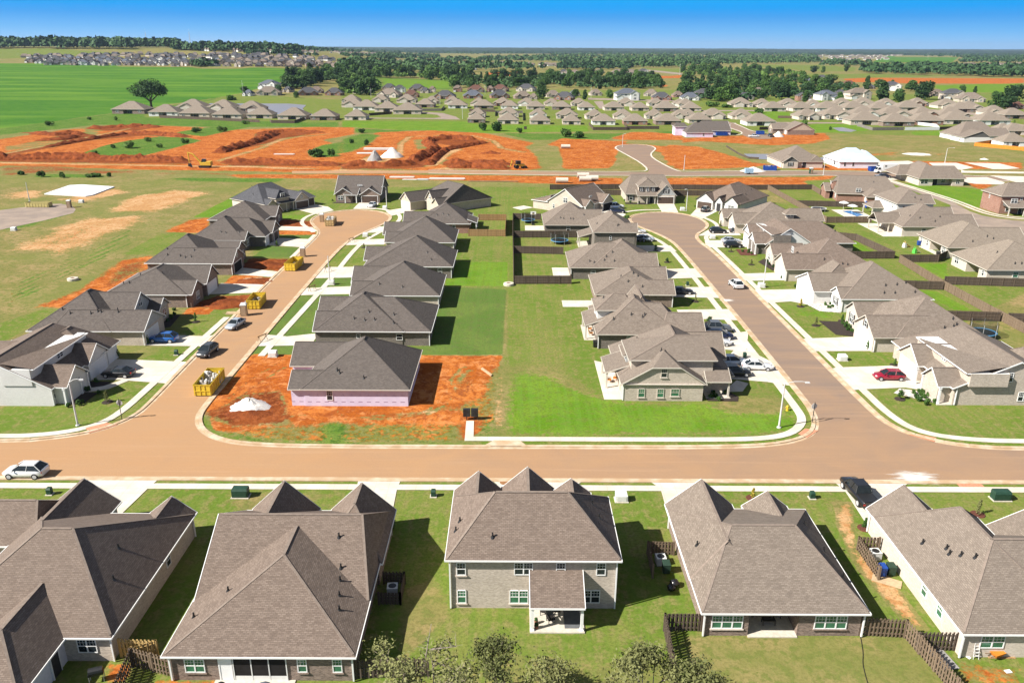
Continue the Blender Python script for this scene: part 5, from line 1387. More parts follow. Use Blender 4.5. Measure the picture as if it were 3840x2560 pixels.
# --- far right column and the corner beyond
def farright():
    house('tan roofed house with a dim recessed patio, nearest of the far right column',
          [B_(99.5, 117, 161.95, 177, 'y', 108, 7.4, 168.4, 170.4), B_(104, 122, 162, 174, 'x', 168.2, 6.3, 104, 116)], 'brick_cream', 'roof_pale', walls=[(99.95, 116, 162.4, 165.5), (99.95, 116, 170.4, 176.5), (102.6, 116, 165, 171)],
          wins=[('W', 99.95, 163.8, .9, .9, 1.2, 1), ('W', 99.95, 174.4, .8, 1.6, 1.5, 2), ('S', 162.4, 106, .9, 1.2, 1.2, 1, 'glass_green')], pipes=[(104, 167), (106, 163.4), (107.4, 163.4), (108.6, 163.5)], fascia='trim_tan')
    house('tan roofed house with blue bins and a shaded patio beside the play lawn',
          [B_(101.5, 117.5, 181.9, 197, 'y', 109.4, 7.1, 188.8, 192), B_(108, 122, 184, 195, 'x', 189.4, 5.9, 108, 122), B_(110, 119, 181.95, 188, 'x', 184.8, 4.4, 110, 119)], 'brick_cream', 'roof_pale', walls=[(101.95, 116, 182.4, 185.6), (101.95, 116, 190.6, 196.5), (104.6, 116, 185, 191)],
          wins=[('W', 101.95, 184.2, .7, 1.4, 1.6, 2), ('W', 101.95, 192, .7, .8, 1.4, 1), ('W', 101.95, 195, .7, .8, 1.4, 1)], pipes=[(108, 183.6), (112, 185), (113.2, 184.4)], fascia='trim_tan')
    house('tan roofed house with a raw timber gabled rear porch, third of the far right column',
          [B_(101.4, 117.6, 204.9, 220.4, 'y', 109.6, 7.3, 212, 213.6), B_(109, 121.4, 204.95, 213.6, 'x', 209.2, 5.15, 109, 121.4), B_(109, 118.4, 210, 219, 'x', 214.4, 6.1, 109, 118.4), B_(97.2, 104, 209.8, 216.6, 'x', 213.2, 4.9, 97.2, 104, open=True)], 'brick_cream', 'roof_tan',
          wins=[('S', 205.32, 107.4, .8, 1.1, 1.3, 1), ('W', 101.82, 207, .9, .5, .8, 1)], pipes=[(105, 209), (107, 207.6), (110.6, 206.6), (112.4, 208)], fascia='trim_tan', posts=[(97.7, 210.2, 0, 2.5), (97.7, 216.2, 0, 2.5), (100.4, 210.2, 0, 2.5)])
    house('two-storey white walled house behind the swimming pool pavilion',
          [B_(107.8, 118.2, 223, 238.4, 'y', 113, 8.5, 228.2, 233.2, ez=5.3), B_(112, 118.7, 223.05, 230, 'x', 226.6, 7.3, 112, 118.7, ez=5.3), B_(104.8, 110.4, 231.2, 238.2, 'x', 234.7, 4.2, 106.8, 110.4, open=True)], ['brick_white'], 'roof_tan',
          wins=[('W', 108.22, 226, 3.6, .8, 1.0, 1), ('W', 108.22, 229.4, 3.6, .5, .7, 1), ('W', 108.22, 233, 3.7, .5, .6, 1), ('S', 223.42, 110, 3.5, .8, 1.2, 1)], posts=[(105.1, 231.6, 0, 2.5), (105.1, 237.8, 0, 2.5), (108, 231.6, 0, 2.5)], pipes=[(113.6, 225.2), (115, 224.4)], fascia='trim_tan')
    house('dark brick house with a screened corner porch behind the black trampoline yard',
          [B_(0, 20, 0, 15.4, 'x', 7.6, 7.4, 0, 16), B_(-2.4, 4, 5.4, 14, 'x', 9.7, 4.6, -2.4, 4), B_(-.6, 5, 7, 11, 'y', 5, 6.6, 7, 11, ez=5.4, zb=3), B_(7.8, 14, -5, 4, 'y', 10.9, 4.6, -2.6, 4)], ['brick_red', 'siding_white'], 'roof_tan', piv=(103.6, 255.4), yaw=math.radians(-9),
          wins=[('W', .3, 2.6, .9, 1.4, 1.3, 2), ('W', -.18, 9, 4.3, 1.2, .8, 2), ('S', .42, 6.6, 3.2, 1.6, 1.2, 2)], garages=[('W', 8.22, -3, 1.6)], fascia='trim_tan', pipes=[(12, 5)])
    house('long brick house with a recessed rear porch on the broad lawn corner',
          [B_(145.2, 156, 287.4, 307.5, 'y', 150.6, 7.1, 294.6, 301), B_(147, 162.3, 287.45, 300.4, 'x', 293.7, 6.3, 147, 160.4), B_(141.6, 152, 297, 308, 'x', 302, 5.6, 144.6, 152)], 'brick_cream', 'roof_tan', walls=[(145.7, 150.6, 287.9, 306), (157.6, 161.8, 287.95, 299), (150, 158, 290, 299)],
          wins=[('S', 287.9, 147.6, .7, 2.6, 1.5, 2), ('S', 287.95, 159.6, .7, 1.4, 1.5, 2), ('S', 290, 155.4, .7, 1.4, 1.5, 2)], doors=[('S', 290, 152.4, 1.8, 2.2)], garages=[('W', 145.7, 304, 3.6, 'trim_tan')], pipes=[(153.6, 296.2), (157, 296)], fascia='trim_tan')
    house('two-storey red brick house with a columned porch at the right edge of the lawn corner',
          [B_(144.6, 162, 236, 247, 'x', 241.3, 8.5, 149, 158, ez=5.3), B_(145.6, 150.4, 234.6, 241, 'y', 148, 7.2, 234.6, 241, ez=5.3, wall=1), B_(151.4, 157, 235, 241, 'y', 154.2, 7.3, 235, 241, ez=5.3, wall=1), B_(145.4, 160, 232.4, 236.4, 'x', 236.4, 4.0, 145.4, 160, open='gable')], ['brick_red', 'siding_dark'], 'roof_tan',
          wins=[('S', 234.9, 148, 3.4, 1.9, 1.4, 2), ('S', 235.4, 154.2, 3.4, 1.9, 1.4, 2), ('S', 236.4, 150.9, 3.6, .7, 1.2, 1), ('S', 236.4, 147.6, .7, 1.6, 1.5, 2), ('W', 145.02, 242.6, 3.6, .5, 1.2, 1)], doors=[('S', 236.4, 151.2)], posts=[(145.8, 232.8, 0, 2.8), (150.2, 232.8, 0, 2.8), (154.4, 232.8, 0, 2.8), (159, 232.8, 0, 2.8)], fascia='trim_tan', gable='siding_dark')
    house('new tan house with dark board gables and a blue dumpster beside it',
          [B_(109.9, 127.6, 331.4, 352, 'y', 119, 7.9, 340, 343), B_(110.2, 117, 330.2, 338, 'y', 113.6, 4.9, 330.2, 338), B_(121.6, 127.9, 331.6, 340, 'y', 124.8, 4.9, 331.6, 340)], ['brick_cream', 'siding_dark'], 'roof_tan', wins=[('S', 330.5, 113.6, .8, 1.4, 1.6, 1, 'glass', 'white', True), ('S', 331.9, 124.8, .8, 1.4, 1.6, 1, 'glass', 'white', True)], garages=[('W', 110.32, 334, 2.6, 'trim_tan')], doors=[('S', 331.82, 119.6, 1.6, 2.3)], fascia='trim_tan', gable='siding_dark')
    house('unfinished house under a pale silver roof underlay, beside the parked box truck',
          [B_(133.6, 150, 331.2, 350, 'x', 340.4, 7.3, 139.4, 143.4), B_(142.4, 151.4, 333.6, 345, 'y', 147, 6.2, 337.6, 343)], 'wrap_white', 'roof_silver', wins=[('S', 331.62, 136.2, .8, .9, 1.6, 1, 'dark_void'), ('S', 331.62, 139.6, .8, .9, 1.6, 1, 'dark_void'), ('S', 334.02, 145, .8, .9, 1.6, 1, 'dark_void'), ('S', 334.02, 149, .8, .9, 1.6, 1, 'dark_void'), ('W', 134.02, 337, .8, 2, 1.6, 1, 'dark_void')], caps=False)
    house('small house in pink sheathing with a dark roof beside the blue dumpster and far cul-de-sac',
          [B_(94.7, 110.3, 449, 464.4, 'x', 456.8, 7.3, 101, 104), B_(103, 122.6, 460, 480, 'x', 470, 7.2, 108, 122.6), B_(90.4, 98, 459, 468, 'x', 463.6, 6.6, 92, 98, ez=4.8)], 'wrap_pink', 'roof_char', wins=[('S', 449.42, 104.6, .7, .9, 1.5, 1, 'dark_void')])
    house('brown brick house with a broad tan gable on the far orange dirt pad',
          [B_(155.4, 171.4, 464.6, 481, 'y', 163.4, 6.7, 464.6, 478), B_(149.2, 160, 472, 481, 'x', 476.4, 5.6, 149.2, 160)], ['brick_dark', 'siding_tan'], 'roof_tan', gable='siding_tan', garages=[('W', 155.82, 468.5, 2.6)], wins=[('W', 149.5, 476.4, .7, 1.4, 1.5, 2)], fascia='trim_tan')
    house('large grey roofed house with a dark board gable behind the orange fence',
          [B_(236.8, 251, 429.6, 444, 'y', 246, 5.8, 429.6, 441), B_(238, 262, 437, 458, 'x', 447, 9.4, 246, 254), B_(258, 268, 440, 452, 'x', 446, 6, 258, 268)], ['siding_white', 'siding_dark'], 'roof_tan', gable='siding_dark', wins=[('W', 237.22, 434, .7, 1.0, 1.5, 1)], fascia='trim_tan')


farright()
# ------------------------------------------------------------------ vehicles
SED = [(-2.38, .80, .66), (-2.3, .95, .82), (-1.75, .99, .90), (-.9, .97, .91), (.4, .96, .91), (1.05, .94, .90), (1.9, .83, .85), (2.28, .70, .76), (2.4, .56, .62)]
SUV = [(-2.28, .9, .78), (-2.2, 1.06, .88), (-1.6, 1.08, .94), (0, 1.06, .95), (1.0, 1.05, .94), (1.75, .98, .90), (2.15, .86, .82), (2.3, .66, .7)]
PIC = [(-2.95, 1.08, .92), (-2.9, 1.12, .97), (-1.2, 1.13, .98), (.2, 1.14, .98), (1.5, 1.14, .97), (2.5, 1.08, .94), (2.85, .95, .9), (2.95, .7, .8)]
CABS = dict(sedan=(1.0, .2, -1.05, -1.85, .96, 1.44, .82, .60), suv=(1.25, .3, -1.45, -2.18, 1.05, 1.66, .88, .62), hatch=(1.1, .3, -1.5, -2.15, .98, 1.5, .84, .62), pickup=(1.55, .85, -.75, -1.05, 1.13, 1.86, .90, .70))
PAINT = {}


def paint(name, col, metal=.2):
    if name not in PAINT:
        t = T('car paint ' + name)
        t.out(col, .28, .6, **{'Coat Weight': .6, 'Coat Roughness': .05, 'Metallic': metal})
        PAINT[name] = t.mat
    return PAINT[name]


PC = dict(white=(.70, .71, .72), silver=(.38, .42, .47), black=(.012, .012, .014), navy=(.012, .018, .05), blue=(.012, .10, .36), grey=(.10, .11, .12), red=(.28, .01, .03), slate=(.05, .055, .06), pale=(.48, .54, .60))


def car(kind, col, x, y, yaw, label, scale=1.0, detail=True):
    root = empty('parked_car' if kind != 'pickup' else 'pickup_truck', (x, y, .03 if kind else 0), yaw, label, 'car' if kind != 'pickup' else 'truck', 'vehicles in the streets and driveways')
    pm = paint(col, PC[col])
    prof = {'sedan': SED, 'hatch': [(a * .92, b + .02, c * .97) for a, b, c in SED], 'suv': SUV, 'pickup': PIC}[kind]
    b = MB()
    vs, fs, nr = [], [], 10
    for (px, zt, w) in prof:
        zb = .24 if abs(px) < 2.1 else .36
        half = [(w * .86, zb), (w, zb + .14), (w * 1.01, .62 if zt > .7 else zt - .12), (w * .965, zt - .09), (w * .82, zt)]
        ring = half + [(-p, q) for p, q in half[::-1]]
        vs += [(px, p, q) for p, q in ring]
    for i in range(len(prof) - 1):
        for j in range(nr):
            k = (j + 1) % nr
            fs.append((i * nr + j, (i + 1) * nr + j, (i + 1) * nr + k, i * nr + k)[::-1])
    fs.append(tuple(range(nr))[::-1])
    fs.append(tuple((len(prof) - 1) * nr + j for j in range(nr)))
    b.mesh(vs, fs)
    f0, r0, r1, t1, zb, zr, wb, wt = CABS[kind]
    # roof panel and pillars
    b.hexa([(r1, -wt, zr - .05), (r0, -wt, zr - .05), (r0, wt, zr - .05), (r1, wt, zr - .05), (r1 + .1, -wt + .06, zr), (r0 - .1, -wt + .06, zr), (r0 - .1, wt - .06, zr), (r1 + .1, wt - .06, zr)])
    for sgn in (-1, 1):
        for a, c in (((f0, sgn * wb, zb), (r0, sgn * wt, zr - .03)), ((t1, sgn * wb, zb), (r1, sgn * wt, zr - .03)), (((f0 + t1) / 2 - .1, sgn * (wb + .005), zb), ((r0 + r1) / 2 - .1, sgn * wt, zr - .03))):
            b.tube(a, c, .045, .04, 5)
        b.obox(f0 - .35, sgn * (wb + .16), zb - .02, zb + .14, .14, .2)
    if kind == 'pickup':
        b.box(-2.85, -1.15, -.86, .86, 1.12, 1.15, 1)
    body = b.build('body', [pm, M['black']], root, smooth=False)
    for p in body.data.polygons:
        p.use_smooth = len(p.vertices) == 4 and p.index < (len(prof) - 1) * nr
    g = MB(); g.face([(f0, -wb, zb), (f0, wb, zb), (r0, wt, zr - .04), (r0, -wt, zr - .04)]); g.build('windscreen', M['glass'], root)
    g = MB(); g.face([(t1, wb, zb), (t1, -wb, zb), (r1, -wt, zr - .04), (r1, wt, zr - .04)]); g.build('rear_window', M['glass'], root)
    for sgn in (-1, 1):
        g = MB()
        q = [(t1, sgn * wb, zb), (f0, sgn * wb, zb), (r0, sgn * wt, zr - .04), (r1, sgn * wt, zr - .04)]
        g.face(q if sgn < 0 else q[::-1]); g.build('side_window', M['glass'], root)
    wx, ww, wr = (1.45, .80, .34) if kind != 'pickup' else (1.85, .84, .42)
    if kind == 'suv': wr = .37
    for sx in (-1, 1):
        for sy in (-1, 1):
            m = MB()
            m.tube((sx * wx, sy * ww, wr), (sx * wx, sy * (ww + .19), wr), wr, n=14)
            ty = m.build('wheel', M['rubber'], root)
            m = MB()
            m.tube((sx * wx, sy * (ww + .17), wr), (sx * wx, sy * (ww + .2), wr), wr * .64, n=10)
            m.build('rim', M['rim'], ty)
    fx, rx = prof[-2][0], prof[1][0]
    for sy in (-1, 1):
        m = MB(); m.obox(fx - .02, sy * prof[-2][2] * .78, .62, .76, .22, .3, sy * -.25); m.build('headlight', M['lamp_white'], root)
        m = MB(); m.obox(rx + .02, sy * prof[1][2] * .84, .72, .92, .16, .24); m.build('taillight', M['lamp_red'], root)
    root.scale = (scale,) * 3
    return root


R_ = math.radians


def gcar(kind, col, v, px, py, deg, label):
    x, y = ground(v, px, py)
    return car(kind, col, x, y, R_(deg), label)


gcar('suv', 'white', 'V4', 185, 1428, 180, 'white sport utility car driving left along the main road, nearest the left edge')
car('pickup', 'black', 37.95, 75.9, R_(93), 'black crew-cab pickup truck with covered bed parked across the front pavement')
gcar('sedan', 'black', 'V4', 812, 748, 178, 'black sedan parked nose-in on the driveway of the white corner house')
gcar('suv', 'blue', 'V4', 1122, 512, 178, 'bright blue hatch-backed car parked at the white garage of the grey brick house')
gcar('suv', 'slate', 'V4', 1422, 598, -97, 'dark grey older sport utility car parked at the left street kerb')
gcar('sedan', 'silver', 'V4', 1612, 412, -101, 'silver sedan parked on the left street just before the portable toilet')
gcar('suv', 'white', 'V6', 362, 138, 96, 'white crossover parked alone at the right kerb of the right street')
gcar('suv', 'pale', 'V6', 335, 672, 2, 'pale blue and white sport utility car in the corner house driveway')
gcar('suv', 'black', 'V6', 355, 742, 0, 'black crossover in front of two pale cars on the corner driveway')
gcar('sedan', 'white', 'V6', 505, 700, -4, 'white sedan with dark sunroof at the kerb end of the corner driveway')
gcar('pickup', 'grey', 'V6', 212, 440, -4, 'grey pickup truck on the driveway of the second house up the right street')
gcar('suv', 'navy', 'V6', 250, 490, -4, 'dark navy car half hidden behind the corner house roof')
gcar('sedan', 'white', 'V6', 230, 535, 0, 'white car nose just showing past the corner house roof')
gcar('sedan', 'black', 'KE', 1262, 236, 0, 'black sedan parked beside the third house of the middle right column')
gcar('suv', 'pale', 'KF', 1455, 740, 2, 'light blue-white crossover parked by the two-storey house near the right bulb')
gcar('sedan', 'slate', 'KF', 1375, 742, 4, 'dark car mostly hidden beside the light blue crossover')
gcar('sedan', 'white', 'KF', 1365, 655, 2, 'white car end showing behind the two-storey house')
gcar('pickup', 'white', 'KF', 1130, 398, 8, 'white pickup truck outside the open garage of the angled house')
gcar('suv', 'navy', 'KF', 1162, 442, 0, 'dark blue sport utility car in front of the white pickup')
gcar('suv', 'black', 'KF', 2216, 655, -4, 'black sport utility car on a driveway beside the right bulb')
gcar('sedan', 'slate', 'V9', 380, 574, 0, 'dark charcoal sedan next to the black sport utility car by the right bulb')
gcar('sedan', 'silver', 'V9', 330, 643, 4, 'silver sedan partly hidden behind a dark crossover')
gcar('suv', 'black', 'V9', 345, 675, 0, 'very dark crossover in front of the silver sedan')
gcar('suv', 'black', 'V9', 157, 428, 60, 'black sport utility car seen from behind at the brown garage door')
gcar('hatch', 'red', 'V6', 1405, 768, 178, 'red hatchback parked on the wide white driveway of the dormer house')
gcar('sedan', 'white', 'KB', 898, 362, -98, 'white sedan on the driveway at the head of the left street')
gcar('pickup', 'silver', 'KJ', 495, 1062, 10, 'silver pickup beside the long brick house past the box truck')
gcar('suv', 'navy', 'KJ', 592, 1034, 4, 'navy sport utility car beside the silver pickup')
gcar('pickup', 'white', 'KK', 1200, 275, 0, 'white work truck with a dark flat bed on the far cul-de-sac')
gcar('pickup', 'slate', 'KK', 1430, 270, 90, 'dark work truck standing by the white sand heap at the far cul-de-sac')
gcar('suv', 'white', 'T3', 1090, 612, 0, 'white car on the street before the tan subdivision')
gcar('suv', 'black', 'T3', 882, 608, 80, 'black car in front of a tan garage gable in the far subdivision')

# ------------------------------------------------------------------ roll-off dumpsters and site gear
def dumpster(v, p, q, length, label, mat, yaw=None, fill=None, wid=2.4, h=1.75):
    a, b = ground(v, *p), ground(v, *q)
    w = math.hypot(b[0] - a[0], b[1] - a[1])
    yw = math.atan2(b[1] - a[1], b[0] - a[0]) if yaw is None else R_(yaw)
    if wid:
        w = wid
    root = empty('dumpster', (a[0], a[1], .04), yw, label, 'dumpster', 'construction dumpsters')
    m = MB()
    # open box: near end panel at y=0, length away
    m.box(0, w, 0, length, .12, .24)
    t = .08
    m.box(0, w, 0, t, .24, h); m.box(0, w, length - t, length, .24, h)
    m.box(0, t, t, length - t, .24, h); m.box(w - t, w, t, length - t, .24, h)
    m.box(-.05, w + .05, -.05, .1, h - .12, h); m.box(-.05, w + .05, length - .1, length + .05, h - .12, h)
    m.box(-.05, .1, .1, length - .1, h - .12, h); m.box(w - .1, w + .05, .1, length - .1, h - .12, h)
    n = max(4, int(length / .8))
    for i in range(n):
        yy = length * (i + .5) / n
        for xx in (-.07, w - .02):
            m.box(xx, xx + .09, yy - .07, yy + .07, .2, h - .12)
    for xx in (.1, w * .36, w * .62, w - .2):
        m.box(xx, xx + .1, -.06, .0, .2, h - .12)
    m.box(.1, w - .1, -.055, -.0, .75, .87)
    m.build('container', mat, root)
    f = MB(); f.box(t + .01, w - t - .01, t + .01, length - t - .01, .26, .34); f.build('floor_plate', M['dark_void'], root)
    for xx in (.25, w - .25):
        for yy in (.3, length - .3):
            k = MB(); k.tube((xx - .1, yy, .08), (xx + .1, yy, .08), .1, n=8); k.build('roller', M['black'], root)
    if fill:
        d = MB()
        rg = random.Random(len(label))
        for i in range(60 if fill > .6 else 26):
            ax, ay = rg.uniform(.2, w - .2), rg.uniform(.25, length - .25)
            d.obox(ax, ay, .35, .35 + rg.uniform(.2, (h - .2) * fill), rg.uniform(.2, .7), rg.uniform(.15, .6), rg.uniform(0, 3), rg.choice((0, 0, 1, 2)), rg.uniform(.3, .9))
        o = d.build('debris_heap', [M['debris'], M['siding_white'], M['gravel_grey']], None)
        o.location, o.rotation_euler = root.location, root.rotation_euler
        tag(o, FILL[label], 'rubble')
    return root


FILL = {'yellow dumpster heaped with scraps opposite the pink sheathed house': 'pale building scraps heaped above the rim of the nearest yellow dumpster',
        'yellow dumpster with dark bags inside, just past the silver sedan': 'dark bags and scraps low inside the yellow dumpster past the silver sedan',
        'yellow dumpster with a little rubble, third up the left street': 'few scraps on the floor of the third yellow dumpster up the street',
        'tan dumpster heaped with white waste at the left bulb': 'white waste piled in the tan dumpster at the left bulb',
        'blue dumpster full of waste by the new tan house': 'pale waste filling the blue dumpster by the new tan house'}
ks = list(FILL)
dumpster('V4', (1330, 888), (1450, 888), 6.3, ks[0], M['yellow'], 2, 1.0)
dumpster('V4', (1690, 295), (1760, 292), 5.4, ks[1], M['yellow'], 4, .5)
dumpster('KD', (1780, 1120), (1900, 1125), 6.2, ks[2], M['yellow'], -3, .35)
dumpster('KB', (425, 560), (495, 558), 5.6, ks[3], plain('faded tan steel', (.46, .34, .16), .6), 4, 1.2)
dumpster('V7', (335, 402), (335, 380), 7.0, 'pale yellow low dumpster lying across the dead-end bulb in the west', plain('faded yellow steel', (.50, .42, .16), .6), 90, None, 2.4, 1.4)
dumpster('KK', (840, 258), (840, 240), 6.2, 'blue dumpster beside the small pink sheathed house', M['bin_blue'], 90, None)
dumpster('KK', (1240, 240), (1320, 240), 5.0, 'small blue dumpster in front of the brown house at the far bulb', M['bin_blue'], -10, None, 4.2)
dumpster('KK', (1335, 735), (1470, 735), 3.0, ks[4], M['bin_blue'], -12, .9, 5.0)
dumpster('KJ', (420, 955), (480, 955), 3.0, 'dark blue dumpster behind the white box truck', M['bin_blue'], 0, None, 4.0)


def toilet(v, px, py, label, mat='tan_plastic'):
    x, y = ground(v, px, py)
    r = empty('portable_toilet', (x, y, .03), R_(8), label, 'toilet', 'portable toilets')
    m = MB(); m.box(-.55, .55, -.55, .55, .1, 2.05); m.box(-.62, .62, -.62, .62, 0, .12)
    for q in (-.56, .48): m.box(q, q + .08, -.58, -.5, .1, 2.05)
    m.build('cabin', M[mat], r)
    m = MB(); m.hexa([(-.6, -.6, 2.05), (.6, -.6, 2.05), (.6, .6, 2.05), (-.6, .6, 2.05), (-.45, -.45, 2.32), (.45, -.45, 2.32), (.45, .45, 2.32), (-.45, .45, 2.32)]); m.build('roof', M['utility_white'], r)
    m = MB(); m.box(-.4, .4, -.6, -.56, .15, 1.95); m.build('door', plain('toilet door', (.36, .26, .17), .6), r)
    m = MB(); m.tube((.35, .35, 2.1), (.35, .35, 2.6), .06, n=6); m.build('vent_pipe', M['utility_white'], r)


toilet('V4', 1672, 333, 'tan portable toilet with a white roof, between silver sedan and second dumpster')
toilet('KD', 1998, 948, 'tan portable toilet standing on the left street verge beside the third dumpster')
toilet('KB', 396, 512, 'tan portable toilet behind the tan dumpster at the left bulb')
toilet('V7', 480, 402, 'tan portable toilet by the concrete slab in the western lots')
toilet('KK', 1986, 778, 'green portable toilet across the back road from the silver roofed house', 'utility_green')


def lamp(x, y, h, yaw, label, arm=2.6):
    r = empty('street_lamp', (x, y, 0), yaw, label, 'street lamp', 'street lamps')
    m = MB(); m.tube((0, 0, 0), (0, 0, h), .14, .085, 8); m.build('pole', M['galv'], r)
    m = MB(); m.lathe((0, 0, 0), [(.3, .0), (.28, .12), (.0, .14)], 8); m.build('base', M['galv'], r)
    if arm:
        m = MB()
        P = [(0, 0, h - .05), (arm * .45, 0, h + .30), (arm * .8, 0, h + .34), (arm, 0, h + .28)]
        for a, b in zip(P[:-1], P[1:]): m.tube(a, b, .05, .045, 6)
        m.build('arm', M['galv'], r)
        m = MB(); m.obox(arm + .2, 0, h + .16, h + .32, .6, .26, 0, 0, .8); m.build('lamp_head', M['galv'], r)


lamp(-56.0, 92.6, 6.1, R_(8), 'galvanised street lamp on the lawn of the white corner house', 1.3)
lamp(34.6, 92.9, 6.2, R_(-4), 'galvanised street lamp with a long arm on the right corner lawn')
lamp(-37.5, 157.7, 6.1, R_(175), 'bare pale lamp pole by the middle of the left street', 0)
lamp(-38.0, 239.6, 6.5, R_(200), 'pale lamp pole with a short arm at the head of the left street', .8)
lamp(51.5, 157.1, 6.0, R_(180), 'pale lamp pole by the white cabinet on the right street', 0)
lamp(52.4, 239.2, 6.2, R_(200), 'pale lamp pole behind the right cul-de-sac bulb', .5)
lamp(68.8, 324.2, 5.9, 0, 'white pole standing in orange earth at the back road junction', 0)
lamp(54.2, 403, 6, R_(0), 'lamp pole at the tip of the back cul-de-sac', .8)
lamp(186.8, 350, 6, 0, 'lamp pole among the white graded lots at right')
lamp(122.9, 464.8, 6.1, 0, 'lamp pole with an arm beside the small pink house')
lamp(-151.8, 249.8, 5.9, 0, 'white pole behind the pale yellow dumpster in the west', 0)
lamp(120.6, 312.7, 4.9, 0, 'white pole in front of the silver roofed house', 0)


def sign(v, px, py, yaw, label):
    x, y = ground(v, px, py)
    r = empty('stop_sign', (x, y, 0), R_(yaw), label, 'road sign', 'stop signs seen from behind')
    m = MB(); m.obox(0, 0, 0, 3.0, .07, .07); m.build('post', M['black'], r)
    m = MB()
    P = [(.42 * math.cos(R_(22.5 + 45 * i)), .42 * math.sin(R_(22.5 + 45 * i))) for i in range(8)]
    m.mesh([(a, .05, 2.4 + b) for a, b in P] + [(a, .08, 2.4 + b) for a, b in P], [tuple(range(8)), tuple(range(15, 7, -1))] + [(i, i + 8, (i + 1) % 8 + 8, (i + 1) % 8) for i in range(8)])
    m.build('plate', M['galv'], r)


sign('V4', 835, 1045, 0, 'back of an octagonal stop sign beside the left corner pavement')
sign('V6', 885, 1068, 10, 'back of an octagonal stop sign beside the right corner pavement')
# cluster mailbox
x, y = ground('V5', 885, 1046)
r = empty('mailbox_cluster', (x, y, 0), 0, 'pair of black cluster mailboxes at the end of a short concrete path', 'mailbox')
for k in (-.52, .52):
    m = MB(); m.box(k - .46, k + .46, -.25, .25, .55, 1.6)
    for i in range(3):
        for j in range(5):
            m.box(k - .40 + i * .28, k - .16 + i * .28, -.27, -.25, .66 + j * .18, .81 + j * .18)
    m.build('mailbox', M['black'], r)
    m = MB(); m.box(k - .06, k + .06, -.06, .06, 0, .55); m.build('post', M['black'], r)


def cabinet(v, px, py, sx, sy, h, mat, label, name='utility_cabinet'):
    x, y = ground(v, px, py)
    r = empty(name, (x, y, 0), 0, label, 'cabinet', 'utility cabinets on the verges')
    m = MB(); m.box(-sx / 2, sx / 2, -sy / 2, sy / 2, .08, h * .78); m.hexa([(-sx / 2 - .02, -sy / 2 - .02, h * .78), (sx / 2 + .02, -sy / 2 - .02, h * .78), (sx / 2 + .02, sy / 2 + .02, h * .78), (-sx / 2 - .02, sy / 2 + .02, h * .78), (-sx / 2 + .05, -sy / 2 + .12, h), (sx / 2 - .05, -sy / 2 + .12, h), (sx / 2 - .05, sy / 2 - .02, h), (-sx / 2 + .05, sy / 2 - .02, h)])
    m.build('housing', M[mat], r)
    m = MB(); m.box(-sx / 2 - .12, sx / 2 + .12, -sy / 2 - .12, sy / 2 + .12, 0, .09); m.build('base', M['concrete_cast'], r)
    if sx > .7:
        m = MB(); m.box(-sx / 2 + .12, sx / 2 - .12, -sy / 2 - .03, -sy / 2, .16, h * .7); m.build('door', M[mat], r)


for v, px, py, lab in (('V4', 1868, 612, 'white utility cabinet at the edge of the red building lot'), ('KB', 487, 1140, 'white utility cabinet beside the bare lamp pole'), ('KB', 830, 660, 'white utility cabinet on the small lawn by the left bulb'), ('KB', 1024, 384, 'white utility cabinet at the foot of the lamp pole by the bulb'),
                        ('V6', 1090, 638, 'white utility cabinet alone on the lawn above the red car'), ('KH', 423, 1030, 'white utility cabinet beside the pale lamp pole on the right street'), ('V9', 205, 614, 'white utility cabinet between two driveways near the right bulb'), ('KF', 1845, 418, 'white utility cabinet behind the right bulb'), ('V2', 1913, 318, 'white utility cabinet on the lawn right of the two-storey house'), ('V7', 97, 560, 'white utility cabinet in the western field'), ('V7', 562, 368, 'white utility cabinet beside the concrete slab')):
    cabinet(v, px, py, 1.25, 1.0, .95, 'utility_white', lab)
cabinet('V1', 1648, 292, 1.7, .9, 1.1, 'utility_green', 'green transformer cabinet on the lawn left of the centre', 'transformer')
cabinet('V3', 2170, 312, 1.8, .9, 1.1, 'utility_green', 'green transformer cabinet near the right edge by the young tree', 'transformer')
for v, px, py, lab in (('V1', 342, 278, 'small green pedestal on the far left front lawn'), ('V2', 630, 292, 'small green pedestal left of the two-storey house'), ('V3', 883, 305, 'small green pedestal left of the black pickup'), ('V6', 423, 620, 'small dark pedestal behind the white sedan'), ('KE', 1330, 148, 'small dark pedestal above the black sedan'), ('V4', 1207, 602, 'small dark pedestal on the lawn below the blue car')):
    cabinet(v, px, py, .5, .5, .85, 'utility_green', lab, 'pedestal')


def manhole(v, px, py, label):
    x, y = ground(v, px, py)
    r = empty('manhole', (x, y, 0), 0, label, 'manhole')
    m = MB(); m.lathe((0, 0, 0), [(1.1, 0), (1.1, .42), (1.02, .5), (.45, .52), (.45, .40), (0, .40)], 20); m.build('ring', M['concrete_cast'], r)
    m = MB(); m.lathe((0, 0, 0), [(.42, .41), (.42, .46), (0, .47)], 14); m.build('cover', plain('rusty iron', (.20, .10, .05), .8), r)


manhole('V5', 1145, 126, 'round concrete manhole riser at the corner of the dark fence')
manhole('V4', 500, 92, 'round concrete manhole riser in the rough western field')
x, y = ground('V2', 1112, 201)
m = MB(); m.lathe((x, y, .085), [(.48, 0), (.48, .012), (0, .014)], 18)
tag(m.build('manhole_cover', plain('rust brown iron', (.25, .12, .05), .9)), 'rust brown round manhole cover in the pavement before the two-storey house', 'manhole cover')


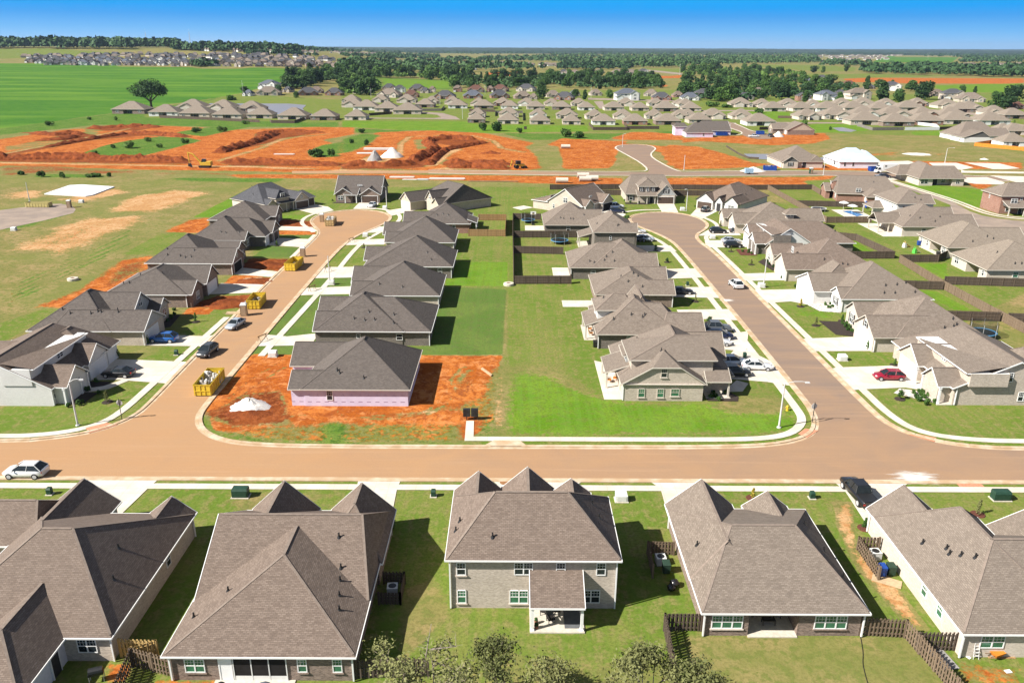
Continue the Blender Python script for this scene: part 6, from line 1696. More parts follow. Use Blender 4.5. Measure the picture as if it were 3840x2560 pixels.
def barricade(v, px, py, label):
    x, y = ground(v, px, py)
    r = empty('barricade', (x, y, .06), R_(60), label, 'barricade', 'timber barricades across the pavement')
    for s in (-.75, .75):
        for k in (-.35, .35):
            m = MB(); m.tube((s, k, 0), (s, 0, 1.0), .045, n=4); m.build('leg', M['timber_dark'], r)
    m = MB(); m.box(-1.0, 1.0, -.05, .05, .92, 1.06); m.build('rail', M['timber_dark'], r)


for q in (('KA', 350, 95, 'timber barricade across the pavement beside the second house driveway'), ('KB', 690, 716, 'timber barricade across the pavement nearest the left bulb'), ('KB', 455, 1012, 'timber barricade across the pavement by the bare lamp pole'), ('KB', 298, 1205, 'timber barricade across the pavement below the third house'), ('V4', 1797, 508, 'timber barricade nearest the red building lot')):
    barricade(*q)
x, y = ground('V6', 714, 982)
r = empty('fire_hydrant', (x, y, 0), 0, 'yellow fire hydrant on the bright lawn by the right corner', 'hydrant')
m = MB(); m.lathe((0, 0, 0), [(.2, 0), (.2, .06), (.12, .08), (.12, .55), (.17, .58), (.17, .62), (.12, .72), (0, .78)], 10); m.build('barrel', M['hydrant'], r)
for a, b in (((-.26, 0, .45), (.26, 0, .45)), ((0, -.25, .42), (0, 0, .42))):
    m = MB(); m.tube(a, b, .075, n=8); m.build('nozzle', M['hydrant'], r)


def heap(v, px, py, wpx, h, mat, label, name='gravel_pile', asp=.75, cat='heap'):
    x, y = ground(v, px, py)
    w = size_at(v, px, py, wpx)
    m = MB()
    n, k = 26, 8
    rg = random.Random(int(px))
    sk = [1 + rg.uniform(-.14, .14) for _ in range(n)]
    vs = [(0, 0, h)]
    for a in range(1, k + 1):
        t = a / k
        for i in range(n):
            th = 2 * math.pi * i / n
            rr = w / 2 * t * (1 + (sk[i] - 1) * t) * (1 + rg.uniform(-.05, .05))
            vs.append((rr * math.cos(th), rr * asp * math.sin(th), max(0, h * (1 - t) ** .85 * (1 + rg.uniform(-.2, .12)) if a < k else -.03)))
    fs = [(0, 1 + i, 1 + (i + 1) % n) for i in range(n)]
    for a in range(k - 1):
        for i in range(n):
            j = (i + 1) % n
            fs.append((1 + a * n + i, 1 + (a + 1) * n + i, 1 + (a + 1) * n + j, 1 + a * n + j))
    m.mesh(vs, fs)
    o = m.build(name, M[mat], None, smooth=True)
    o.location = (x, y, 0)
    tag(o, label, cat)


heap('V4', 1705, 962, 262, 1.5, 'gravel_white', 'white gravel pile on the red lot beside the pink house', asp=.8)
heap('T2', 232, 885, 110, 4.4, 'gravel_grey', 'grey gravel pile on the orange grading works')
heap('T2', 350, 862, 150, 4.2, 'gravel_white', 'white gravel pile beside the grey one on the grading works')
heap('KK', 1190, 745, 350, 1.8, 'gravel_white', 'white gravel pile beside the back road', asp=.5)
heap('KK', 1535, 268, 160, 3.0, 'gravel_white', 'white sand heap by the far cul-de-sac')
heap('KJ', 1005, 735, 320, .4, 'gravel_white', 'white stone lining on the pond bank', asp=.9)
heap('KJ', 1850, 800, 110, .6, 'gravel_white', 'small white stone apron around a culvert')
heap('KD', 1420, 1235, 420, .55, 'earth', 'low red earth heap around a green utility post', name='earth_heap', asp=.7)
heap('KD', 1560, 1050, 480, .9, 'earth', 'large red earth heap in front of the long brick house', name='earth_heap', asp=.7)
heap('KD', 1080, 1500, 560, .8, 'earth', 'large red earth heap in front of the third west house', name='earth_heap', asp=.75)
heap('KD', 1790, 540, 260, .7, 'earth', 'red earth heap by the left cul-de-sac pavement', name='earth_heap', asp=.8)
heap('V4', 1700, 1010, 330, .55, 'earth', 'low dark red earth heap at the corner of the building lot', name='earth_heap', asp=.5)


def berm(v, pts, w, h, label=None, name='earth_berm'):
    P = [ground(v, *p) for p in pts]
    P = np.array(P, float)
    L = np.concatenate([[0], np.cumsum(np.hypot(*np.diff(P, axis=0).T))])
    n = max(6, int(L[-1] / 1.3))
    s = np.linspace(0, L[-1], n)
    X = np.interp(s, L, P[:, 0]); Y = np.interp(s, L, P[:, 1])
    dx, dy = np.gradient(X), np.gradient(Y)
    l = np.hypot(dx, dy); nx, ny = -dy / l, dx / l
    rg = random.Random(int(P[0][0] * 10))
    vs, fs, k = [], [], 9
    ph = [rg.uniform(.45, 1.25) for _ in range(n)]
    ph = [(ph[max(0, i - 1)] + 2 * ph[i] + ph[min(n - 1, i + 1)]) / 4 for i in range(n)]
    for i in range(n):
        e = min(1, i / 3, (n - 1 - i) / 3)
        for j in range(k):
            q = j / (k - 1) * 2 - 1
            z = h * e * ph[i] * max(0, 1 - abs(q) ** 1.6) * (1 + rg.uniform(-.18, .18)) - (.05 if abs(q) == 1 else 0)
            o = q * w / 2 * (1 + rg.uniform(-.12, .12))
            vs.append((X[i] + nx[i] * o, Y[i] + ny[i] * o, z))
    for i in range(n - 1):
        for j in range(k - 1):
            a = i * k + j
            fs.append((a, a + k, a + k + 1, a + 1)[::-1])
    m = MB(); m.mesh(vs, fs)
    tag(m.build(name, M['earth'], None), kind='structure')


berm('T1', [(-60, 880), (150, 875), (450, 870), (800, 880), (1310, 895)], 7, 2.6)
berm('T1', [(600, 668), (800, 655), (1000, 650), (1090, 660)], 10, 1.8)
berm('T1', [(230, 700), (380, 712), (520, 700), (560, 712)], 8, 1.8)
berm('T1', [(240, 750), (400, 745), (560, 720)], 7, 1.5)
berm('T1', [(880, 700), (1080, 705), (1300, 726)], 7, 2.0)
berm('T1', [(300, 800), (600, 745), (880, 700)], 5, 1.5)
berm('T1', [(1500, 835), (1700, 780), (1800, 745), (1900, 700)], 7, 2.4)
berm('T1', [(1780, 700), (1950, 682), (2100, 685), (2230, 695)], 6, 1.2)
berm('T2', [(470, 900), (560, 860), (650, 810), (590, 760), (640, 745), (760, 735), (930, 742)], 7, 2.6)
berm('T2', [(600, 919), (660, 860), (720, 815), (850, 790), (1000, 762)], 5, 1.8)
berm('T2', [(700, 900), (900, 905), (1180, 915)], 7, 1.8)
berm('T2', [(960, 835), (1100, 838)], 5, 1.4)
berm('V8', [(0, 118), (120, 110), (300, 118), (430, 110), (530, 100)], 6, 2.4)
berm('V8', [(740, 125), (900, 118), (1160, 132)], 6, 2.2)
berm('V7', [(1520, 90), (1800, 88), (2100, 100), (2352, 110)], 6, 2.0)
# concrete pipes, lumber, slab, pallets
def pipe(v, px, py, label, yaw=0, r=.95, l=4.4, z=0):
    x, y = ground(v, px, py)
    o = MB()
    n = 18
    vs = []
    for xx, rr in ((-l / 2, r), (l / 2, r), (l / 2, r * .8), (-l / 2, r * .8)):
        vs += [(xx, rr * math.cos(2 * math.pi * i / n), rr * math.sin(2 * math.pi * i / n) + r + z) for i in range(n)]
    o.mesh(vs, [(a * n + i, a * n + (i + 1) % n, ((a + 1) % 4) * n + (i + 1) % n, ((a + 1) % 4) * n + i) for a in range(4) for i in range(n)])
    q = o.build('concrete_pipe', M['concrete_cast'], None, smooth=False)
    q.location = (x, y, 0); q.rotation_euler = (0, 0, yaw)
    tag(q, label, 'pipe', 'concrete drain pipes on the orange strip')


for a in (('V8', 1665, 196, 'pale concrete pipe at the back left of the stack'), ('V8', 1680, 222, 'pale concrete pipe lying in front of the stack'), ('V8', 1728, 216, 'pale concrete pipe at the right of the stack'), ('V8', 1520, 232, 'single concrete pipe lying apart on the orange strip'), ('T2', 1545, 803, 'short white pipe section on orange earth by the back cul-de-sac')):
    pipe(*a)


def bundle(v, px, py, lx, ly, h, mat, label, yaw=0, name='lumber_bundle', cat='lumber'):
    x, y = ground(v, px, py)
    o = MB()
    rg = random.Random(int(px + py))
    nn = max(3, int(ly / .35))
    for k in range(max(1, int(h / .2))):
        for i in range(nn):
            e = rg.uniform(-.3, .3)
            o.box(-lx / 2 + e, lx / 2 + e, -ly / 2 + ly * i / nn, -ly / 2 + ly * (i + .85) / nn, .03 + k * .2, .2 + k * .2)
    q = o.build(name, M[mat], None)
    q.location, q.rotation_euler = (x, y, 0), (0, 0, R_(yaw))
    tag(q, label, cat)


for a in (('V8', 420, 195, 9, 1.6, .5, 'gravel_white', 'bundle of white pipes by the back road, leftmost of three'), ('V8', 490, 210, 7, 1.2, .3, 'siding_white', 'flat white stack beside the green strip'), ('V8', 730, 206, 13, 1.8, .4, 'siding_white', 'long stack of white pipes by the orange strip'), ('V8', 1050, 222, 18, 1.4, .25, 'timber_dark', 'dark rows of rods lying on orange earth'), ('V8', 560, 211, 4, 2, .5, 'galv', 'grey machine parts beside the white stack'),
          ('T2', 260, 812, 14, 3, .8, 'gravel_white', 'stack of white pipes on the grading works'), ('T2', 170, 838, 8, 2.5, .6, 'gravel_white', 'small white pipe stack left of the gravel piles'), ('T1', 1960, 845, 9, 1.2, .5, 'gravel_white', 'long white pipe bundle on the orange loop'), ('V4', 1600, 320, 2.6, 1.4, .3, 'timber', 'loose pale timber offcuts by the portable toilet'), ('KD', 1400, 1215, 3.5, 1.2, .3, 'timber', 'boards around the green post on red earth', 10), ('V5', 990, 720, 3.2, .4, .2, 'timber', 'pair of pale boards dropped on the red lot', -60)):
    bundle(*a)
o = MB()
P = [ground('V7', *p) for p in ((305, 312), (480, 252), (570, 248), (790, 262), (640, 320), (590, 328))]
o.face([(x, y, .3) for x, y in P][::-1]); [o.face([(P[i][0], P[i][1], 0), (P[(i + 1) % 6][0], P[(i + 1) % 6][1], 0), (P[(i + 1) % 6][0], P[(i + 1) % 6][1], .3), (P[i][0], P[i][1], .3)]) for i in range(6)]
tag(o.build('foundation_slab', plain('fresh concrete', (.60, .60, .62), .8, scale=.4)), 'fresh pale concrete house slab among the western lots', 'slab')
# machines
x, y = ground('V7', 1415, 126)
r = empty('excavator', (x, y, 0), 0, 'yellow excavator with raised arm on the red haul road', 'excavator')
for k in (-1.1, 1.1):
    m = MB(); m.hexa([(-1.9, k - .35, 0), (1.9, k - .35, 0), (1.9, k + .35, 0), (-1.9, k + .35, 0), (-2.3, k - .35, .85), (2.3, k - .35, .85), (2.3, k + .35, .85), (-2.3, k + .35, .85)]); m.build('track', M['black'], r)
m = MB(); m.box(-1.6, 2.6, -1.3, 1.3, 1.0, 2.1); m.box(.9, 2.7, -1.35, 1.35, 1.0, 2.5); m.build('body', M['machine_yellow'], r)
m = MB(); m.hexa([(-1.5, .2, 2.1), (.4, .2, 2.1), (.4, 1.3, 2.1), (-1.5, 1.3, 2.1), (-1.2, .25, 3.3), (.3, .25, 3.3), (.3, 1.25, 3.3), (-1.2, 1.25, 3.3)]); m.build('cab', M['glass'], r)
m = MB(); m.tube((-1.4, -.3, 2.0), (-4.2, -.3, 5.3), .34, .28, 6); m.tube((-4.2, -.3, 5.3), (-6.4, -.3, 6.0), .28, .2, 6); m.build('boom', M['machine_yellow'], r)
m = MB(); m.tube((-6.2, -.3, 6.2), (-6.0, -.3, 1.6), .24, .16, 6); m.build('arm', M['machine_yellow'], r)
m = MB(); m.hexa([(-6.5, -.9, .6), (-5.2, -.9, .2), (-5.2, .3, .2), (-6.5, .3, .6), (-6.4, -.9, 1.7), (-5.6, -.9, 1.6), (-5.6, .3, 1.6), (-6.4, .3, 1.7)]); m.build('bucket', M['black'], r)
x, y = ground('V8', 1224, 133)
r = empty('backhoe', (x, y, 0), R_(20), 'yellow and black backhoe tractor by a red berm', 'tractor')
m = MB(); m.box(-1.2, 2.2, -.8, .8, .9, 1.8); m.build('body', M['machine_yellow'], r)
m = MB(); m.box(-1.3, .5, -.75, .75, 1.8, 3.0); m.box(-1.4, .6, -.85, .85, 3.0, 3.12); m.build('cab', M['black'], r)
for a, b, q in ((-1.1, -1.05, .8), (-1.1, .7, .8), (1.6, -.95, .5), (1.6, .65, .5)):
    m = MB(); m.tube((a, b, q), (a, b + .35, q), q, n=12); m.build('wheel', M['rubber'], r)
m = MB(); m.tube((-1.3, 0, 1.4), (-3.0, 0, 3.4), .16, n=6); m.tube((-3.0, 0, 3.4), (-3.6, 0, 1.2), .14, n=6); m.build('arm', M['machine_yellow'], r)
m = MB(); m.hexa([(2.4, -1.1, .3), (3.4, -1.1, .3), (3.4, 1.1, .3), (2.4, 1.1, .3), (2.5, -1.1, 1.1), (2.9, -1.1, 1.1), (2.9, 1.1, 1.1), (2.5, 1.1, 1.1)]); m.build('bucket', M['black'], r)
x, y = ground('KJ', 605, 975)
r = empty('box_truck', (x, y, .05), R_(180), 'white box truck parked on the back road by the silver roofed house', 'truck')
m = MB(); m.box(-4, 2.0, -1.2, 1.2, .95, 3.6); m.build('cargo_box', M['siding_white'], r)
m = MB(); m.hexa([(2.2, -1.1, .5), (4.2, -1.1, .5), (4.2, 1.1, .5), (2.2, 1.1, .5), (2.2, -1.0, 2.5), (3.5, -1.0, 2.5), (3.5, 1.0, 2.5), (2.2, 1.0, 2.5)]); m.build('cab', M['white'], r)
m = MB(); m.face([(4.05, -1, 1.5), (4.05, 1, 1.5), (3.58, .95, 2.4), (3.58, -.95, 2.4)]); m.build('windscreen', M['glass'], r)
m = MB(); m.face([(2.5, 1.085, 1.5), (3.7, 1.085, 1.5), (3.4, 1.03, 2.3), (2.5, 1.03, 2.3)][::-1]); m.build('side_window', M['glass'], r)
for a in (3.3, -2.6):
    for b in (-1.15, .85):
        m = MB(); m.tube((a, b, .48), (a, b + .3, .48), .48, n=12); m.build('wheel', M['rubber'], r)
for q, (a, b, c, d) in enumerate(((.3, 1.1, 2.6, 3.2), (-3.6, -1.4, 1.5, 2.3))):
    m = MB(); m.box(a, b, 1.2, 1.215, c, d); m.build('side_panel', M['siding_dark'], r)
x, y = ground('KK', 1130, 785)
r = empty('trailer', (x, y, .05), 0, 'pale blue boxy trailer standing on the back road', 'trailer')
m = MB(); m.box(-1.6, 1.6, -.9, .9, .5, 2.2); [m.box(q, q + .06, -.93, -.9, .5, 2.2) for q in (-1.5, -.8, 0, .8, 1.5)]; m.build('body', plain('pale blue panel', (.28, .42, .55), .5), r)
for b in (-.95, .75):
    m = MB(); m.tube((0, b, .35), (0, b + .2, .35), .35, n=10); m.build('wheel', M['rubber'], r)
m = MB(); m.tube((-1.6, 0, .5), (-2.8, 0, .4), .06, n=5); m.build('drawbar', M['black'], r)


# ------------------------------------------------------------------ fences
def fence(label, pts, mat, h=1.8, near=False, v=None, posts=True, grp='wooden yard fences'):
    P = [ground(v, *p) for p in pts] if v else pts
    c = P[0]
    r = empty('fence', (c[0], c[1], 0), 0, label, 'fence', grp)
    m, rl = MB(), MB()
    spots = []
    for a, b in zip(P[:-1], P[1:]):
        a, b = np.array(a, float), np.array(b, float)
        L = np.linalg.norm(b - a)
        d = (b - a) / L
        nn = np.array((-d[1], d[0]))
        yaw = math.atan2(d[1], d[0])
        if near:                                             # shadow-box boards, each side in turn
            k = int(L / .155)
            for i in range(k):
                p = a + d * (i + .5) * L / k + nn * (.045 if i % 2 else -.045)
                z = h - (.0 if i % 2 else .05)
                m.obox(p[0], p[1], .04, z, .145 if i % 2 else .13, .022, yaw)
        else:
            m.beam((*a, 0), (*b, 0), .05, h, -.04)
        for z in (.35, h * .5, h - .3):
            rl.beam((*(a + nn * .0), z), (*(b + nn * .0), z), .075 if near else .13, .05, .05)
        k = max(1, round(L / 2.45))
        for i in range(k + 1):
            spots.append((*(a + d * L * i / k), yaw))
    m.build('board_panel', M[mat], r, org=(c[0], c[1], 0))
    rl.build('rail', M[mat], r, org=(c[0], c[1], 0))
    if posts:
        for (x, y, yaw) in spots[:90]:
            q = MB(); q.obox(x, y, 0, h + .02, .17, .17, yaw); q.build('post', M[mat], r, org=(c[0], c[1], 0))


fence('new golden board fence joining the near left house to its neighbour', [(-31.2, 51.15), (-28.2, 51.0), (-29.8, 50.2)], 'fence_new', near=True)
fence('brown board fence against the left wall of the wide brown house', [(-29.8, 50.15), (-26.2, 49.0)], 'fence_mid', near=True)
fence('dark brown board fence running towards the viewer from the golden fence', [(-29.85, 50.05), (-29.4, 46.5), (-29.2, 42)], 'fence_dark', near=True)
fence('dark board fence at the lower right corner of the wide brown house', [(-12.0, 48.95), (-9.0, 49.1), (-6.4, 49.2)], 'fence_dark', near=True)
fence('brown board fence left of the recessed porch house, turning towards the viewer', [(16.0, 54.5), (12.9, 54.5), (12.7, 50), (12.5, 42)], 'fence_dark', near=True)
fence('brown board fence between the recessed porch house and the right corner house', [(29.2, 54.05), (32.8, 53.8), (33.4, 50), (34.2, 42)], 'fence_mid', near=True)
fence('short brown gate fence against the cream wall of the right corner house', [(33.1, 52.3), (36.3, 52.3)], 'fence_dark', near=True)
fence('small brown board screen around the air conditioner left of the tan porch house', [(15.7, 65.2), (13.2, 65.3), (13.1, 61.6)], 'fence_mid', 1.5, near=True)
fence('small brown board screen with bins beside the long cream wall', [(35.9, 66.1), (33.9, 66.2), (33.9, 61.4)], 'fence_mid', 1.5, near=True)
fence('small black screen around the air conditioner right of the wide brown house', [(-11.6, 60.6), (-9.7, 60.6), (-9.7, 57.7), (-11.6, 57.7)], 'fence_dark', 1.3, near=True)
fence('long dark yard fence along the green strip with a cross run at its near end', [(12.2, 160.2), (12.2, 159.2), (.3, 158.9), (.2, 185), (.1, 201.6), (.1, 225)], 'fence_dark')
fence('dark cross fence between the first and second fenced yards', [(.4, 185.2), (12, 184.4)], 'fence_dark')
fence('dark cross fence behind the round trampoline', [(.4, 201.8), (16.4, 202.2), (19, 202.2)], 'fence_dark')
fence('dark fence behind the basketball hoop', [(.3, 225), (8, 224.4)], 'fence_dark')
fence('honey coloured new fence around a small square yard', [(-11.4, 203.4), (-1.9, 203.2), (-1.8, 223.4), (-9.6, 223.4)], 'fence_tan')
fence('long dark fence at the back of the two culs-de-sac', [(12.9, 275.8), (38, 277.4), (75.4, 276.6), (104, 278.4)], 'fence_dark')
fence('dark fence behind the houses at the head of the right street', [(28.5, 265.8), (36, 265.4)], 'fence_dark')
fence('dark fence between the porch house and the white painted house', [(51.6, 265.4), (66, 265)], 'fence_dark')
fence('brown fence running from the back fence down past the pool yard', [(88.4, 278), (88.3, 247), (88.2, 221.8), (101.2, 222.6)], 'fence_mid')
fence('dark fence behind the swimming pool', [(88.6, 247.4), (109.4, 245.4)], 'fence_dark')
fence('brown side fence of the dark brick house yard', [(104.1, 278.2), (103.2, 268)], 'fence_mid')
fence('dark fence around the bright lawn behind the stone gable house', [(80.8, 203.6), (87.7, 200), (89.2, 181.6), (78, 181.2)], 'fence_dark')
fence('dark fence along the near side of the play yard', [(101.8, 182.4), (98, 178.6), (89, 178.3)], 'fence_dark')
fence('long brown boundary fence descending the far right yards', [(88.9, 178.2), (88, 157), (88.2, 140), (89, 110)], 'fence_mid')
fence('dark cross fence beside the third east house', [(79.4, 156.8), (87.6, 156)], 'fence_dark')
fence('dark cross fence above the netted trampoline', [(77.6, 136.9), (87.8, 136.1)], 'fence_dark')
fence('dark fence in front of the nearest far right house', [(90, 160), (106, 158.4), (122, 158.2)], 'fence_dark')
fence('dark fence at the right edge above the sloping brown fence', [(89, 135.6), (104, 134)], 'fence_dark')
fence('low brown fence at the left edge behind the white corner house', [(-80, 118.4), (-67, 118.6)], 'fence_dark', 1.2)
G2 = 'fences of the far subdivision'
for lab, v, pts, mat in (('white vinyl fence in the far subdivision', 'T3', [(1530, 678), (1768, 677), (1745, 655), (1600, 640)], 'fence_white'), ('bright orange stained fence near the right edge', 'KJ', [(2110, 605), (1930, 600), (1725, 632), (2352, 692), (2700, 720)], 'fence_orange'), ('weathered grey fence beside the right subdivision pond', 'KJ', [(245, 380), (440, 436), (835, 432)], 'fence_grey'), ('dark brown fence right of the white vinyl fence', 'KJ', [(1285, 428), (1500, 420)], 'fence_dark'),
                         ('pale grey fence curving behind a subdivision lawn', 'T2', [(540, 546), (690, 545), (712, 522)], 'fence_grey'), ('dark fence behind the row of tan houses at left', 'T2', [(190, 578), (350, 566)], 'fence_dark'), ('dark fence below two tan houses in the middle', 'T2', [(880, 548), (1060, 552)], 'fence_dark'), ('grey fence panels between the front tan houses', 'T2', [(1060, 582), (1062, 560), (1250, 560), (1252, 612)], 'fence_grey'),
                         ('dark fence around a front row garden in the right middle', 'T2', [(1705, 640), (1735, 677), (1970, 677), (1950, 645)], 'fence_dark'), ('dark low fence under the front row at right', 'T2', [(1965, 670), (2190, 670)], 'fence_dark'), ('long grey fence below the western front row', 'T1', [(1100, 592), (1500, 610), (1790, 625)], 'fence_dark'), ('dark fence around the western front row right end', 'T1', [(1860, 620), (1870, 628), (2030, 630), (2110, 600)], 'fence_dark'),
                         ('brown fence round a green plot in the right subdivision', 'T3', [(655, 595), (795, 597), (800, 572)], 'fence_mid'), ('dark fence beneath the white house in the right subdivision', 'T3', [(528, 676), (660, 672)], 'fence_dark'), ('small dark fence end piece on the front lawn', 'T2', [(1258, 672), (1278, 672)], 'fence_dark'), ('black silt fence along the far pond bank', 'KK', [(820, 410), (1000, 520), (1130, 572), (1270, 580)], 'fence_dark')):
    fence(lab, pts, mat, .9 if 'silt' in lab else 1.8, v=v, posts=False, grp=G2)

# ------------------------------------------------------------------ yards
def trampoline(v, px, py, rad, label, net=True, mat='black'):
    x, y = ground(v, px, py)
    r = empty('trampoline', (x, y, 0), 0, label, 'trampoline')
    m = MB(); m.lathe((0, 0, .85), [(0, 0), (rad * .86, 0)], 24); m.build('mat', M[mat], r)
    m = MB(); m.lathe((0, 0, .85), [(rad * .85, .03), (rad, .03), (rad, -.08), (rad * .85, -.08), (rad * .85, .03)], 24); m.build('rim_pad', plain('blue pad', (.08, .25, .45), .6) if net else M['galv'], r)
    for i in range(6):
        a = i * math.pi / 3
        m = MB(); m.tube((rad * math.cos(a), rad * math.sin(a), 0), (rad * math.cos(a), rad * math.sin(a), 2.6 if net else .85), .025, n=5); m.build('pole', M['galv'], r)
    if net:
        t = T('trampoline netting')
        t.b.inputs['Alpha'].default_value = .45
        t.out((.02, .025, .02), .9, .1)
        m = MB(); m.lathe((0, 0, .9), [(rad * .97, 0), (rad * .99, 1.7)], 24); m.build('net', t.mat, r)


trampoline('KF', 555, 762, 2.2, 'blue rimmed trampoline with a net in the middle fenced yard')
trampoline('KF', 225, 545, 1.9, 'netted trampoline in the far fenced yard beside the basketball hoop')
trampoline('KH', 1010, 248, 2.3, 'large black trampoline without a net by the pool yard fence', False)
trampoline('KH', 968, 438, 1.9, 'low blue trampoline behind the stone gable house', False, 'bin_blue')
trampoline('KG', 1930, 590, 2.2, 'dark netted trampoline behind the tan house on the right')
x, y = ground('KF', 278, 568)
r = empty('basketball_hoop', (x, y, 0), 0, 'basketball hoop standing on the square yard patio', 'basketball hoop')
m = MB(); m.box(-.4, .4, -.5, .3, 0, .25); m.build('base', M['black'], r)
m = MB(); m.tube((0, 0, .2), (0, -.1, 3.1), .06, n=6); m.build('pole', M['black'], r)
m = MB(); m.box(-.75, .75, -.2, -.16, 2.9, 3.75); m.build('backboard', M['siding_white'], r)
m = MB(); m.box(-.28, .28, -.215, -.2, 3.05, 3.45); m.build('target_square', M['black'], r)
m = MB(); m.lathe((0, -.5, 3.05), [(.23, 0), (.25, .02), (.23, .04)], 12); m.build('rim', M['yellow'], r)
# swimming pool
px_ = [(99.4, 239.2), (100.6, 231.0), (103.6, 233.4), (102.4, 239.8)]
sheet('pool_deck', [(97.0, 241.6), (96.8, 229.4), (105, 229.2), (105, 241.4)], .07, M['concrete'])
mb = MB(); mb.face([(x, y, .1) for x, y in px_]); tag(mb.build('swimming_pool', M['pool_water']), 'blue swimming pool set in a pale deck', 'pool')
for (v, qx, qy, lab) in (('KI', 357, 548, 'white parasol beside the swimming pool, the one further from the house'), ('KI', 452, 585, 'white parasol at the head of the swimming pool, nearer the house')):
    x, y = ground(v, qx, qy)
    r = empty('parasol', (x, y, 0), 0, lab, 'parasol', 'pool parasols')
    m = MB(); m.tube((0, 0, 0), (0, 0, 2.5), .04, n=6); m.build('pole', M['white'], r)
    m = MB(); m.lathe((0, 0, 2.1), [(1.5, 0), (.8, .35), (0, .55)], 12); m.build('canopy', M['siding_white'], r)
x, y = ground('KI', 605, 530)
r = empty('pool_slide', (x, y, 0), 0, 'blue curved slide by the pool pavilion', 'slide')
m = MB(); m.tube((0, 0, 2.0), (-.4, -.5, 1.2), .3, n=8); m.tube((-.4, -.5, 1.2), (-.3, -1.2, .3), .3, n=8); m.build('chute', M['bin_blue'], r)
m = MB(); [m.tube((a, b, 0), (a * .7, b * .7, 2.0), .05, n=5) for a, b in ((.4, .3), (-.3, .4))]; m.build('frame', M['white'], r)
for v, qx, qy, lab, ms in (('KI', 1048, 962, 'small toddler climbing set with a red slide on the play lawn', ('siding_white', 'lamp_red', 'fence_new')), ('KI', 1160, 1025, 'green and white toddler see-saw toy lying on the play lawn', ('crop_green', 'siding_white', 'crop_green'))):
    x, y = ground(v, qx, qy)
    if 'crop_green' not in M: M['crop_green'] = plain('green plastic', (.08, .45, .06), .5)
    r = empty('play_set', (x, y, 0), R_(20), lab, 'toy', 'garden toys')
    m = MB(); m.obox(-.5, 0, 0, 1.1, .7, .9, 0, 0, .7); m.build('tower', M[ms[0]], r)
    m = MB(); m.beam((-.3, 0, 1.0), (1.1, -.2, .12), .5, .04, .06); m.build('slide', M[ms[1]], r)
    m = MB(); m.tube((-.8, -.3, 0), (-.5, -.2, 1.6), .07, n=6); m.tube((-.8, .4, 0), (-.5, .2, 1.6), .07, n=6); m.build('frame', M[ms[2]], r)


def ac(x, y, label, z=0):
    r = empty('air_conditioner', (x, y, z), R_(4), label, 'air conditioner', 'air conditioning units')
    m = MB(); m.box(-.45, .45, -.45, .45, .05, .85); [m.box(-.46, .46, -.46, .46, q, q + .02) for q in (.2, .35, .5, .65)]; m.build('case', M['galv'], r)
    m = MB(); m.lathe((0, 0, .86), [(.36, 0), (.36, .015), (0, .02)], 14); m.build('fan_grille', M['black'], r)
    m = MB(); m.box(-.47, .47, -.47, .47, .85, .865); m.build('top_panel', M['utility_white'], r)


ac(-10.6, 59.2, 'air conditioner inside the small black screen')
ac(14.2, 63.8, 'air conditioner behind the small screen left of the tan porch house')
ac(35.0, 64.8, 'air conditioner above the blue bin beside the cream wall')


def wbin(x, y, mat, label, s=1.0, yaw=0):
    r = empty('wheelie_bin', (x, y, 0), yaw, label, 'bin', 'wheeled bins')
    m = MB(); m.obox(0, 0, .08, 1.0 * s, .62, .7, 0, 0, 1.12); m.build('body', M[mat], r)
    m = MB(); m.hexa([(-.37, -.42, 1.0 * s), (.37, -.42, 1.0 * s), (.37, .42, 1.0 * s), (-.37, .42, 1.0 * s), (-.33, -.36, 1.1 * s), (.33, -.36, 1.1 * s), (.33, .4, 1.12 * s), (-.33, .4, 1.12 * s)]); m.build('lid', M[mat], r)
    for q in (-.3, .24):
        m = MB(); m.tube((q, .36, .1), (q + .07, .36, .1), .11, n=8); m.build('wheel', M['rubber'], r)


wbin(14.5, 62.5, 'bin_green', 'dark green wheeled bin behind the screen left of the tan porch house')
wbin(34.5, 62.2, 'bin_blue', 'blue wheeled bin beside the cream wall of the right corner house')
wbin(35.4, 62.3, 'bin_green', 'green wheeled bin beside the blue one at the cream wall')
wbin(*ground('V5', 1735, 548), 'black', 'black wheeled bin at the wall corner of the house with orange furniture')
for dx in (0, .9):
    a = ground('KI', 1190, 940); wbin(a[0] + dx, a[1], 'bin_blue', ('left' if dx == 0 else 'right') + ' one of two blue bins at the tan wall of the far right house')
a = ground('KI', 1430, 1045)
r = empty('storage_box', (a[0], a[1], 0), R_(-8), 'dark storage box standing on the lawn by the shaded patio', 'box')
m = MB(); m.box(-.9, .9, -.4, .4, .05, .8); m.build('chest', M['black'], r); m = MB(); m.box(-.95, .95, -.45, .45, .8, .9); m.build('lid', M['siding_dark'], r)


def chair(x, y, yaw, frame, seat, label, w=.6, grp='patio furniture'):
    r = empty('patio_chair', (x, y, .1), yaw, label, 'chair', grp)
    m = MB(); m.box(-w / 2, w / 2, -.28, .3, .36, .48); m.build('seat', M[seat], r)
    m = MB(); m.hexa([(-w / 2, .26, .45), (w / 2, .26, .45), (w / 2, .34, .45), (-w / 2, .34, .45), (-w / 2, .38, .95), (w / 2, .38, .95), (w / 2, .46, .95), (-w / 2, .46, .95)]); m.build('backrest', M[frame], r)
    for a in (-w / 2 + .03, w / 2 - .03):
        for b in (-.25, .28):
            m = MB(); m.box(a - .025, a + .025, b - .025, b + .025, 0, .36); m.build('leg', M[frame], r)
        m = MB(); m.box(a - .03, a + .03, -.28, .36, .62, .67); m.build('armrest', M[frame], r)


